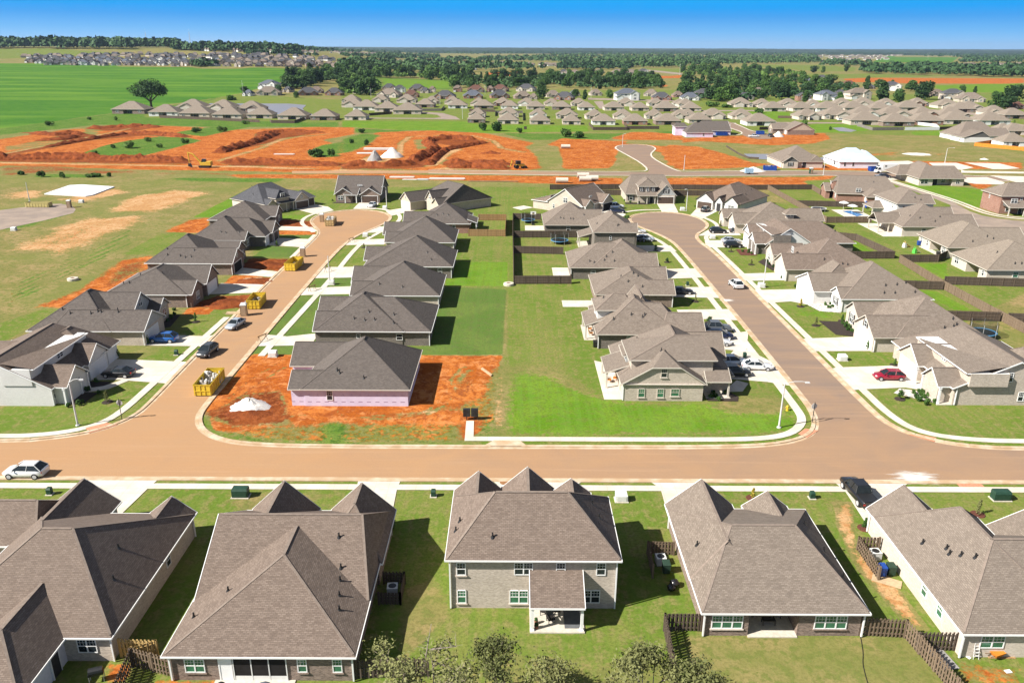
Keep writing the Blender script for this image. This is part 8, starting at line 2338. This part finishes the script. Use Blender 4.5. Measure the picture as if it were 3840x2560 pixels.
FOREST = [
    ('T3', [(0, 150), (900, 152), (940, 215), (450, 224), (0, 238)], 620, 14), ('T3', [(900, 128), (1400, 133), (2352, 143), (2352, 215), (1880, 215), (1950, 182), (1400, 158), (900, 152)], 520, 15),
    ('T3', [(1220, 255), (1600, 235), (2352, 255), (2352, 316), (1850, 306), (1300, 290), (1200, 276)], 330, 14), ('T3', [(960, 208), (1300, 212), (1250, 240), (950, 235)], 70, 13),
    ('T2', [(250, 160), (680, 160), (680, 192), (240, 192)], 150, 14), ('T2', [(680, 192), (1200, 182), (1450, 160), (2352, 150), (2352, 250), (2000, 250), (1800, 218), (1400, 208), (900, 204), (650, 220)], 760, 14),
    ('T2', [(0, 122), (2352, 136), (2352, 150), (1500, 152), (1000, 156), (0, 146)], 520, 15), ('T1', [(1200, 118), (2352, 124), (2352, 142), (1750, 142), (1200, 130)], 260, 15),
    ('T2', [(0, 222), (900, 215), (1250, 240), (1500, 262), (900, 275), (400, 278), (0, 262)], 150, 15), ('T2', [(1500, 225), (2000, 240), (2000, 262), (1500, 262)], 120, 12), ('T1', [(1330, 235), (1420, 225), (1500, 240), (1340, 245)], 14, 11),
    ('T1', [(1700, 152), (2200, 168), (2200, 172), (1700, 158)], 50, 10), ('T2', [(0, 158), (240, 168), (240, 178), (0, 176)], 40, 10),
]
for i, (v, P, n, h) in enumerate(FOREST):
    pts = []
    for (a, b) in scatter(v, P, n, 0, 50 + i):
        x, y = ground(v, a, b)
        pts.append((x, y, terrain(x, y)))
    forest('woodland', pts, h, 70 + i)
g_ = random.Random(3)
pts = []
for _ in range(900):
    k = g_.uniform(-.72, -.395); y = g_.uniform(1900, 2500) + (0 if k < -.45 else 150)
    pts.append((k * y, y, terrain(k * y, y)))
forest('woodland', pts, 21, 99)
# blue wooded ridges on the horizon
for j, (y0, z0, amp, dep) in enumerate(((6500, 18, 10, 900), (9500, 30, 9, 1200), (14000, 40, 10, 1500))):
    m = MB(); n = 420
    g_ = random.Random(40 + j)
    xs_ = [(-1 + 2 * i / n) * y0 * .85 for i in range(n + 1)]
    ph = [g_.uniform(0, 6.28) for _ in range(6)]
    zz = [z0 + amp * sum(math.sin(x / y0 * (5 + 7 * k) + ph[k]) / (k + 1) for k in range(6)) * .45 + g_.uniform(0, 4) for x in xs_]
    vs = [(x, y0, -2) for x in xs_] + [(x, y0 + dep * .3, z) for x, z in zip(xs_, zz)] + [(x, y0 + dep, z * .9) for x, z in zip(xs_, zz)] + [(x, y0 + dep * 1.6, -2) for x in xs_]
    fs = [(r_ * (n + 1) + i, r_ * (n + 1) + i + 1, (r_ + 1) * (n + 1) + i + 1, (r_ + 1) * (n + 1) + i) for r_ in range(3) for i in range(n)]
    m.mesh(vs, fs)
    if 'hills' not in M:
        M['hills'] = plain('wooded hills', (.022, .042, .022), 1, .1, .35, .012)
    tag(m.build('hills', M['hills']), kind='structure')
# brush filling the belts between their trees
for i, (v, P, n, dm, h, lab, grp) in enumerate(BELTS):
    pts = [(*ground(v, a, b), 0) for (a, b) in scatter(v, P, n * 5, 0, 300 + i)]
    forest('undergrowth', [(x, y, terrain(x, y)) for x, y, _ in pts], h * .42, 400 + i, 26, 'leaf_light' if i % 2 else 'forest')
# ------------------------------------------------------------------ the older subdivisions beyond
CACHE = {}
SPAN = dict(back=16.4, front=17.0, two=16.0, brick=18.0)


def proto(shape, wall, roof):
    k = (shape, wall, roof)
    if k in CACHE:
        return CACHE[k]
    tr = dict(fascia='trim_tan', caps=False, piv=(0, 0))
    if shape == 'back':
        r = house('', [B_(-8.2, 8.2, -7, 7, 'x', t=.6), B_(-6, 1.5, 2, 9, 'y', t=.55, e='hg')], wall, roof, walls=[(-7.8, -2, -6.6, 6.6), (2.4, 7.8, -6.58, 6.6), (-2, 2.4, -4, 6.5)],
                  wins=[('S', -6.6, -5.6, .8, 1.5, 1.4, 2), ('S', -6.58, 5.2, .8, 1.5, 1.4, 2), ('S', -4, 0, .3, 2.4, 1.9, 3, 'dark_void')], doors=[('W', -7.8, 2)], **tr)
    elif shape == 'front':
        r = house('', [B_(-8.5, 8.5, -6.4, 8.4, 'x', t=.6), B_(-1.6, 6, -8.6, 4, 'y', t=.55, e='gh'), B_(-8.5, -4.4, -7.4, 2, 'y', t=.5, e='gh')], [wall, 'siding_tan'], roof,
                  garages=[('S', -8.3, 2.2, 4.8, 'trim_tan')], wins=[('S', -7.1, -6.4, .8, 1.5, 1.4, 2)], doors=[('S', -5.98, -3)], gable=None, **tr)
    elif shape == 'brick':
        r = house('', [B_(-9, 9, -6, 7, 'x', t=.72), B_(-7.6, -1.8, -8, 2, 'y', t=.85, e='gh'), B_(2.6, 7.4, -7.2, 2, 'y', t=.8, e='gh')], wall, roof, wins=[('S', -7.7, -4.7, .8, 1.8, 1.5, 2), ('S', -6.9, 5, .8, 1.4, 1.5, 2)], doors=[('S', -5.58, .5)], **tr)
    else:
        r = house('', [B_(-8, 8, -5.4, 6.4, 'x', t=.6, ez=5.0), B_(-7, -1, -7, 2, 'y', t=.8, e='gh', ez=5.0), B_(3, 8, -8, 2, 'y', t=.7, e='gh')], wall, roof, wins=[('S', -6.7, -4, .8, 1.6, 1.5, 2), ('S', -6.7, -4, 3.4, 1.6, 1.3, 2), ('S', -4.98, 1.5, 3.4, 1.2, 1.3, 1)], garages=[('S', -7.7, 5.5, 3.6)], **tr)
    CACHE[k] = [remember(r), False]
    return CACHE[k]


def far_house(shape, wall, roof, v, px, py, wpx, label, group, yaw=0.0, flip=False):
    x, y = ground(v, px, py)
    w = min(27, max(7, 1.1 * size_at(v, px, py, wpx)))
    s = w / SPAN[shape]
    d = {'back': 7, 'front': 8.3, 'brick': 7.7, 'two': 7.7}[shape] * min(1.15, max(.8, s))
    p = proto(shape, wall, roof)
    sc_ = (s * (-1 if flip else 1), min(1.15, max(.8, s)), min(1.25, max(.75, s * .5 + .5)))
    loc = (x, y + d, terrain(x, y))
    if not p[1]:
        p[1] = True
        o = p[0]
        o.location, o.scale, o.rotation_euler = loc, sc_, (0, 0, yaw)
        return tag(o, label, 'house', group)
    return copy_tree(p[0], loc, yaw, sc_, label, group, 'house')


ORD = ('first second third fourth fifth sixth seventh eighth ninth tenth eleventh twelfth thirteenth fourteenth fifteenth sixteenth seventeenth eighteenth nineteenth twentieth').split()
ROWS = [
    ('T1', 'western front row below the lone oak', 'back', [(885, 566, 215, 'brick_dark'), (1120, 582, 185, 'siding_white'), (1340, 592, 200, 'brick_grey'), (1560, 600, 190, 'brick_cream'), (1785, 598, 165, 'brick_grey'), (2010, 606, 185, 'brick_grey'), (2225, 610, 165, 'brick_dark')], 'roof_pale'),
    ('T1', 'western second row before the pond', 'front', [(1303, 545, 185, 'brick_cream'), (1515, 547, 175, 'brick_cream'), (1710, 556, 175, 'brick_dark')], 'roof_pale'),
    ('T2', 'front row backing onto the green ditch', 'back', [(97, 608, 140, 'brick_cream'), (930, 627, 115, 'brick_dark'), (1150, 634, 135, 'brick_cream'), (1370, 637, 130, 'brick_grey'), (1588, 639, 118, 'brick_cream'), (1810, 642, 150, 'siding_white'), (2030, 642, 155, 'brick_red'), (2255, 642, 165, 'brick_dark')], 'roof_pale'),
    ('T2', 'second row behind the green ditch', 'front', [(935, 590, 110, 'brick_cream'), (1155, 588, 130, 'brick_cream'), (1357, 594, 110, 'siding_white'), (1558, 600, 140, 'brick_cream'), (1750, 604, 120, 'brick_cream'), (1950, 605, 130, 'brick_cream'), (2165, 602, 120, 'brick_cream'), (2345, 600, 110, 'brick_cream')], 'roof_pale'),
    ('T2', 'third row of the tan subdivision', 'back', [(165, 541, 160, 'siding_white'), (310, 552, 155, 'brick_cream'), (450, 568, 182, 'brick_grey'), (575, 522, 125, 'brick_dark'), (800, 528, 125, 'siding_white'), (980, 531, 130, 'brick_dark'), (1160, 531, 112, 'siding_white'), (1340, 536, 118, 'brick_grey'), (1520, 538, 124, 'brick_dark'), (1690, 541, 108, 'siding_white'), (1880, 543, 128, 'brick_cream'), (2060, 545, 114, 'brick_grey'), (2245, 550, 155, 'brick_dark')], 'roof_pale'),
    ('T2', 'fourth row of the tan subdivision', 'front', [(70, 522, 140, 'brick_cream'), (60, 492, 115, 'brick_grey'), (265, 488, 108, 'brick_cream'), (445, 492, 128, 'brick_grey'), (620, 496, 95, 'brick_cream'), (765, 502, 106, 'brick_cream'), (945, 512, 106, 'brick_cream'), (1110, 513, 118, 'brick_red'), (1275, 513, 108, 'siding_white'), (1450, 513, 96, 'brick_cream'), (1640, 513, 102, 'brick_cream'), (1968, 514, 116, 'brick_cream'), (2175, 514, 108, 'brick_cream'), (2340, 514, 90, 'siding_white')], 'roof_pale'),
    ('T3', 'back row of the right subdivision', 'front', [(30, 520, 110, 'brick_cream'), (415, 520, 142, 'brick_cream'), (560, 520, 115, 'brick_cream'), (745, 523, 132, 'brick_cream'), (915, 525, 108, 'siding_white'), (1120, 520, 132, 'brick_cream'), (1270, 522, 152, 'brick_cream'), (1425, 520, 125, 'siding_white'), (1640, 515, 120, 'brick_red'), (1850, 530, 150, 'brick_cream'), (2010, 555, 170, 'brick_cream'), (2180, 580, 150, 'brick_cream')], 'roof_pale'),
    ('T3', 'last but one row of the right subdivision', 'back', [(65, 548, 124, 'brick_grey'), (635, 549, 145, 'brick_cream'), (830, 549, 142, 'brick_cream'), (1015, 552, 168, 'siding_white'), (1195, 549, 156, 'brick_grey'), (1375, 553, 150, 'brick_grey'), (1575, 549, 178, 'brick_grey'), (1940, 556, 158, 'brick_dark')], 'roof_pale'),
    ('T3', 'street-facing row of the right subdivision', 'front', [(45, 595, 110, 'brick_cream'), (225, 604, 156, 'brick_cream'), (420, 604, 142, 'brick_cream'), (880, 608, 158, 'brick_cream'), (1080, 604, 192, 'brick_cream'), (1275, 604, 205, 'siding_white'), (1480, 604, 214, 'brick_cream'), (1690, 602, 180, 'brick_red'), (1885, 605, 195, 'brick_dark')], 'roof_pale'),
    ('T3', 'nearest row of the right subdivision', 'back', [(120, 632, 150, 'brick_grey'), (540, 648, 188, 'siding_white'), (1275, 643, 218, 'brick_grey'), (1490, 652, 205, 'brick_dark'), (1695, 643, 195, 'brick_red'), (1900, 638, 190, 'brick_cream'), (2150, 643, 205, 'siding_white'), (2300, 600, 160, 'brick_dark'), (2230, 705, 120, 'brick_cream'), (2310, 712, 150, 'brick_cream'), (2300, 790, 170, 'siding_white')], 'roof_pale'),
]
WALLW = dict(brick_dark='dark brick', siding_white='white walled', brick_grey='greige brick', brick_cream='tan brick', brick_red='red brick')
for v, row, shape, items, roof in ROWS:
    for i, (a, b, w, wl) in enumerate(items):
        far_house(shape, wl, roof, v, a, b, w, f'{WALLW[wl]} house, {ORD[i]} from left, {row}', 'houses of the tan subdivision', rnd.uniform(-.05, .05), rnd.random() < .5)
RC = dict(roof_dark='dark grey', roof_tan='tan', roof_red='red-brown', roof_blue='blue-grey', roof_brown='brown')
OLD = [
    ('T2', 'behind the tan subdivision, left half', [(20, 412, 70, 'brick', 'brick_red', 'roof_brown'), (120, 428, 84, 'brick', 'brick_grey', 'roof_dark'), (325, 402, 90, 'brick', 'brick_dark', 'roof_dark'), (325, 454, 148, 'brick', 'brick_cream', 'roof_tan'), (400, 418, 72, 'two', 'siding_white', 'roof_dark'), (478, 453, 104, 'brick', 'brick_red', 'roof_red'), (520, 408, 104, 'brick', 'brick_dark', 'roof_dark'), (575, 423, 60, 'brick', 'brick_grey', 'roof_dark'), (625, 418, 44, 'two', 'brick_cream', 'roof_brown'), (710, 464, 134, 'brick', 'brick_red', 'roof_dark'), (800, 415, 60, 'two', 'brick_red', 'roof_brown'), (905, 461, 128, 'brick', 'brick_red', 'roof_blue'), (925, 418, 114, 'brick', 'brick_dark', 'roof_red')]),
    ('T2', 'behind the tan subdivision, right half', [(1025, 415, 46, 'two', 'brick_red', 'roof_brown'), (1090, 459, 122, 'brick', 'brick_red', 'roof_dark'), (1095, 413, 108, 'brick', 'brick_dark', 'roof_red'), (1250, 463, 112, 'brick', 'brick_dark', 'roof_tan'), (1275, 412, 124, 'brick', 'brick_cream', 'roof_dark'), (1325, 467, 54, 'brick', 'brick_grey', 'roof_tan'), (1460, 452, 94, 'brick', 'brick_grey', 'roof_tan'), (1540, 472, 128, 'brick', 'brick_red', 'roof_dark'), (1610, 442, 66, 'brick', 'brick_grey', 'roof_blue'), (1755, 440, 80, 'brick', 'brick_grey', 'roof_tan'), (1975, 474, 158, 'two', 'siding_white', 'roof_blue'), (2140, 444, 94, 'brick', 'brick_grey', 'roof_tan'), (2215, 473, 124, 'brick', 'brick_red', 'roof_dark'), (2325, 452, 70, 'brick', 'brick_red', 'roof_brown')]),
    ('T1', 'beside the western pond', [(1845, 398, 122, 'two', 'siding_white', 'roof_blue'), (1838, 440, 152, 'brick', 'brick_grey', 'roof_tan'), (1703, 443, 64, 'brick', 'siding_white', 'roof_blue'), (1975, 418, 62, 'brick', 'brick_grey', 'roof_dark'), (2110, 440, 132, 'brick', 'brick_red', 'roof_dark'), (2172, 424, 92, 'brick', 'brick_dark', 'roof_brown'), (2295, 440, 114, 'brick', 'brick_red', 'roof_dark')]),
    ('T3', 'among the right hand gardens', [(60, 474, 120, 'brick', 'siding_white', 'roof_blue'), (155, 460, 114, 'two', 'brick_dark', 'roof_dark'), (350, 445, 66, 'brick', 'siding_white', 'roof_blue'), (525, 438, 122, 'brick', 'brick_grey', 'roof_tan'), (440, 470, 104, 'brick', 'brick_grey', 'roof_dark'), (680, 432, 66, 'brick', 'brick_grey', 'roof_tan'), (845, 478, 90, 'two', 'brick_red', 'roof_dark'), (870, 350, 74, 'brick', 'brick_grey', 'roof_blue'), (970, 345, 86, 'two', 'brick_red', 'roof_dark'), (1005, 474, 124, 'two', 'siding_white', 'roof_blue'), (1100, 443, 80, 'brick', 'brick_dark', 'roof_dark'), (1160, 380, 98, 'brick', 'brick_red', 'roof_red'), (1228, 467, 154, 'two', 'brick_cream', 'roof_tan'), (1300, 394, 56, 'brick', 'brick_dark', 'roof_dark'), (1455, 408, 124, 'two', 'siding_white', 'roof_dark'), (1770, 444, 94, 'brick', 'brick_dark', 'roof_brown'), (1885, 468, 138, 'two', 'brick_grey', 'roof_dark'), (2010, 486, 164, 'brick', 'brick_grey', 'roof_tan'), (2325, 532, 80, 'brick', 'brick_red', 'roof_red')]),
    ('T2', 'beyond the middle tree belt', [(1535, 290, 48, 'two', 'brick_grey', 'roof_dark'), (1612, 296, 58, 'two', 'siding_white', 'roof_brown'), (1688, 296, 56, 'two', 'brick_grey', 'roof_tan'), (1780, 283, 66, 'brick', 'siding_white', 'roof_tan'), (1905, 290, 80, 'brick', 'brick_grey', 'roof_tan'), (2000, 292, 80, 'brick', 'brick_grey', 'roof_tan'), (2085, 288, 60, 'two', 'siding_white', 'roof_dark'), (900, 262, 56, 'two', 'siding_white', 'roof_tan'), (1045, 228, 44, 'brick', 'brick_grey', 'roof_tan'), (1110, 222, 40, 'brick', 'brick_grey', 'roof_tan')]),
]
for v, where, items in OLD:
    for i, (a, b, w, sh, wl, rf) in enumerate(items):
        far_house(sh, wl, rf, v, a, b, w, f'{WALLW[wl]} house with {RC[rf]} roof, {ORD[i]} from left {where}', 'older houses behind the tan subdivision', rnd.uniform(-.25, .25), rnd.random() < .5)
# the estate beyond the crop: about a hundred of its nearest houses are things of their own
n_far = 0
gg = random.Random(77)
for r_i, (yb, x0, x1, step) in enumerate(((236, 700, 2352, 74), (232, 320, 690, 66), (222, 200, 2340, 62), (206, 240, 2300, 56), (196, 420, 2200, 54), (188, 90, 600, 48))):
    a = x0
    while a < x1:
        yy = yb + gg.uniform(-3, 3) + (a - 1200) * .006
        if r_i == 2 and 1330 < a < 1480: a += 120
        w = gg.uniform(48, 66)
        right = a > 1500
        rf = gg.choice(('roof_tan', 'roof_brown', 'roof_dark') if right else ('roof_dark', 'roof_blue', 'roof_dark'))
        wl = gg.choice(('brick_grey', 'brick_dark', 'siding_white') if not right else ('brick_grey', 'brick_dark', 'brick_dark'))
        if n_far < 96:
            far_house(gg.choice(('brick', 'two', 'brick')), wl, rf, 'T1', a, yy, w, f'{RC[rf]} roofed house in the dense distant estate beyond the green crop field', f'{RC[rf]} roofed houses of the distant estate', gg.uniform(-.4, .4), gg.random() < .5)
            n_far += 1
        a += step * gg.uniform(.8, 1.2)
# the rest of the country's houses, mere specks
m = MB()
for v, P, n, w, col in (('T1', [(90, 178), (900, 160), (1800, 165), (2352, 190), (2340, 205), (1300, 185), (300, 186)], 120, 44, 0), ('T2', [(70, 208), (640, 204), (640, 224), (80, 228)], 46, 40, 1), ('T2', [(1180, 226), (1480, 222), (1500, 240), (1200, 242)], 16, 44, 1), ('T3', [(900, 155), (1100, 152), (1420, 158), (1420, 192), (1100, 196), (900, 172)], 90, 26, 2), ('T3', [(1440, 160), (1510, 160), (1510, 166), (1440, 166)], 8, 22, 2), ('T3', [(1800, 228), (2352, 225), (2352, 258), (1820, 246)], 46, 46, 1), ('T1', [(1400, 130), (1500, 132), (1500, 136), (1400, 134)], 6, 20, 2), ('T1', [(1550, 130), (2350, 140), (2350, 150), (1600, 140)], 30, 20, 1), ('T2', [(0, 145), (240, 148), (240, 156), (0, 152)], 14, 22, 1)):
    for (a, b) in scatter(v, P, n, 10, n, 1.5):
        x, y = ground(v, a, b)
        s = size_at(v, a, b, w) * gg.uniform(.7, 1.1)
        s = min(s, 24)
        z = terrain(x, y)
        yw = gg.uniform(-.5, .5)
        m.obox(x, y, z - 1, z + 3.2, s, s * .8, yw, 1 if gg.random() < .45 or col == 2 else 0)
        c, q = math.cos(yw), math.sin(yw)
        P4 = [(x + (i * c - j * q) * s * .55, y + (i * q + j * c) * s * .55, z + 3.2) for i, j in ((-1, -.85), (1, -.85), (1, .85), (-1, .85))]
        R2 = [(x + i * c * s * .25, y + i * q * s * .25, z + 7) for i in (-1, 1)]
        k = 2 + (gg.choice((0, 0, 1)) if col == 0 else gg.choice((1, 1, 2)))
        m.mesh(P4 + R2, [(0, 1, 5, 4), (1, 2, 5), (2, 3, 4, 5), (3, 0, 4)], k)
tag(m.build('distant_houses', [M['brick_grey'], M['siding_white'], M['roof_dark'], M['roof_tan'], M['roof_brown']]), 'specks of the farthest houses near the horizon', 'houses', kind='stuff')
# masts and a water tower on the horizon
for v, a, h, lab in (('T1', 1012, 82, 'thin lattice mast on the horizon, left of two'), ('T1', 1312, 80, 'thin lattice mast on the horizon, right of two')):
    d = ray(v, a, 90); y = 2600.0; x = d[0] / d[1] * y
    z = terrain(x, y)
    o = MB(); o.tube((x, y, z), (x, y, 84), 1.1, .5, 4)
    for k in range(6): o.tube((x - 1.6, y, z + 10 + 8 * k), (x + 1.6, y, z + 14 + 8 * k), .3, n=3)
    tag(o.build('radio_mast', M['galv']), lab, 'mast', 'masts on the horizon')
for i, (v, a, b, h) in enumerate((('T3', 1120, 240, 26), ('T3', 1130, 240, 26), ('T3', 958, 225, 26), ('T3', 1690, 195, 30), ('T3', 1682, 195, 30), ('T2', 2330, 300, 20), ('T2', 1720, 455, 10), ('T2', 990, 430, 9), ('T2', 680, 505, 10), ('T2', 835, 600, 9), ('T1', 1675, 420, 12), ('T2', 205, 455, 9))):
    x, y = ground(v, a, b)
    o = MB(); o.tube((x, y, terrain(x, y)), (x, y, terrain(x, y) + h), .22 if h > 15 else .14, .12, 5); o.box(x - 1.2, x + 1.2, y - .1, y + .1, h - 1.6, h - 1.4)
    tag(o.build('utility_pole', M['galv']), ('tall power pole in the distance' if h > 15 else 'slim pole among the houses of the old subdivision'), 'pole', 'tall power poles in the distance' if h > 15 else 'slim poles among the subdivision houses')
# ------------------------------------------------------------------ light, air, camera
SUN_EL, SUN_AZ = math.radians(40.0), math.radians(22.0)     # shadows fall east and slightly north
dirx, diry = -math.cos(SUN_EL) * math.cos(SUN_AZ), -math.cos(SUN_EL) * math.sin(SUN_AZ)
world = bpy.data.worlds.new('World')
sc.world = world
world.use_nodes = True
wt = world.node_tree
bg = wt.nodes['Background']
sky = wt.nodes.new('ShaderNodeTexSky')
sky.sky_type = 'NISHITA'
sky.sun_disc = False
sky.sun_elevation = SUN_EL
sky.sun_rotation = math.atan2(dirx, diry)
sky.air_density, sky.dust_density, sky.ozone_density = 1.0, .3, 2.0
geo = wt.nodes.new('ShaderNodeTexCoord')
sep = wt.nodes.new('ShaderNodeSeparateXYZ')
wt.links.new(geo.outputs['Generated'], sep.inputs[0])
rp = wt.nodes.new('ShaderNodeValToRGB')
mr = wt.nodes.new('ShaderNodeMapRange')
mr.inputs['From Min'].default_value = -.005
mr.inputs['From Max'].default_value = .075
wt.links.new(sep.outputs[2], mr.inputs['Value'])
wt.links.new(mr.outputs[0], rp.inputs[0])
e = rp.color_ramp.elements
e[0].position, e[0].color = 0.0, (.36, .68, 1.03, 1)
e[1].position, e[1].color = 1.0, (.06, .20, .60, 1)
for p_, c_ in ((.10, (.34, .66, 1.02, 1)), (.29, (.17, .53, 1.0, 1)), (.475, (.055, .40, .95, 1)), (.59, (.006, .40, 1.0, 1)), (.71, (.0, .44, 1.06, 1))):
    q = e.new(p_); q.color = c_
# a band of clear deep blue sits on the horizon; above it the plain daylight sky
scl = wt.nodes.new('ShaderNodeMix'); scl.data_type = 'RGBA'; scl.blend_type = 'MULTIPLY'
scl.inputs[0].default_value = 1
scl.inputs[7].default_value = (8.6, 8.9, 9.0, 1)
wt.links.new(rp.outputs[0], scl.inputs[6])
mx = wt.nodes.new('ShaderNodeMix'); mx.data_type = 'RGBA'
m2 = wt.nodes.new('ShaderNodeMapRange'); m2.interpolation_type = 'SMOOTHSTEP'
m2.inputs['From Min'].default_value = .07
m2.inputs['From Max'].default_value = .3
wt.links.new(sep.outputs[2], m2.inputs['Value'])
wt.links.new(m2.outputs[0], mx.inputs[0])
wt.links.new(scl.outputs[2], mx.inputs[6])
hs = wt.nodes.new('ShaderNodeHueSaturation'); hs.inputs['Saturation'].default_value = .62
wt.links.new(sky.outputs[0], hs.inputs['Color'])
wt.links.new(hs.outputs[0], mx.inputs[7])
wt.links.new(mx.outputs[2], bg.inputs['Color'])
bg.inputs['Strength'].default_value = .05
ld = bpy.data.lights.new('sun', 'SUN')
ld.energy = 5.0
ld.angle = math.radians(.53)
ld.color = (1.0, .95, .87)
lo = bpy.data.objects.new('sun', ld)
COL.objects.link(lo)
lo.location = (-80, -20, 120)
import mathutils
lo.rotation_euler = mathutils.Vector((dirx, diry, math.sin(SUN_EL))).to_track_quat('Z', 'Y').to_euler()

cd = bpy.data.cameras.new('camera')
co = bpy.data.objects.new('camera', cd)
COL.objects.link(co)
cd.sensor_width = 36
cd.lens = 36 * FOC / 3840
cd.clip_start, cd.clip_end = 1, 80000
co.location = (0, 0, EYE)
fw = mathutils.Vector((0, cP, -sP)); up = mathutils.Vector((0, sP, cP)); rt = mathutils.Vector((1, 0, 0))
rt2 = rt * cR + up * sR
up2 = up * cR - rt * sR
co.rotation_euler = mathutils.Matrix((rt2, up2, -fw)).transposed().to_euler()
sc.camera = co
sc.view_settings.view_transform = 'Standard'
sc.view_settings.look = 'None'
sc.view_settings.exposure = 1.08
sc.view_settings.gamma = 1
sc.cycles.use_denoising = True
sc.cycles.max_bounces = 5
sc.cycles.diffuse_bounces = 3
sc.cycles.transparent_max_bounces = 4
# the summer air itself
hz = MB()
hz.box(-11000, 11000, -120, 17000, -3, 150)
t = T('summer haze')
t.t.nodes.remove(t.b)
pv = t.n('ShaderNodeVolumePrincipled', {'Color': (.55, .72, 1.0, 1), 'Density': 3.2e-5, 'Anisotropy': .2})
t.t.links.new(pv.outputs[0], t.t.nodes['Material Output'].inputs['Volume'])
ho = hz.build('haze', t.mat)
tag(ho, 'thin blue summer haze over the plain', 'haze', kind='stuff')
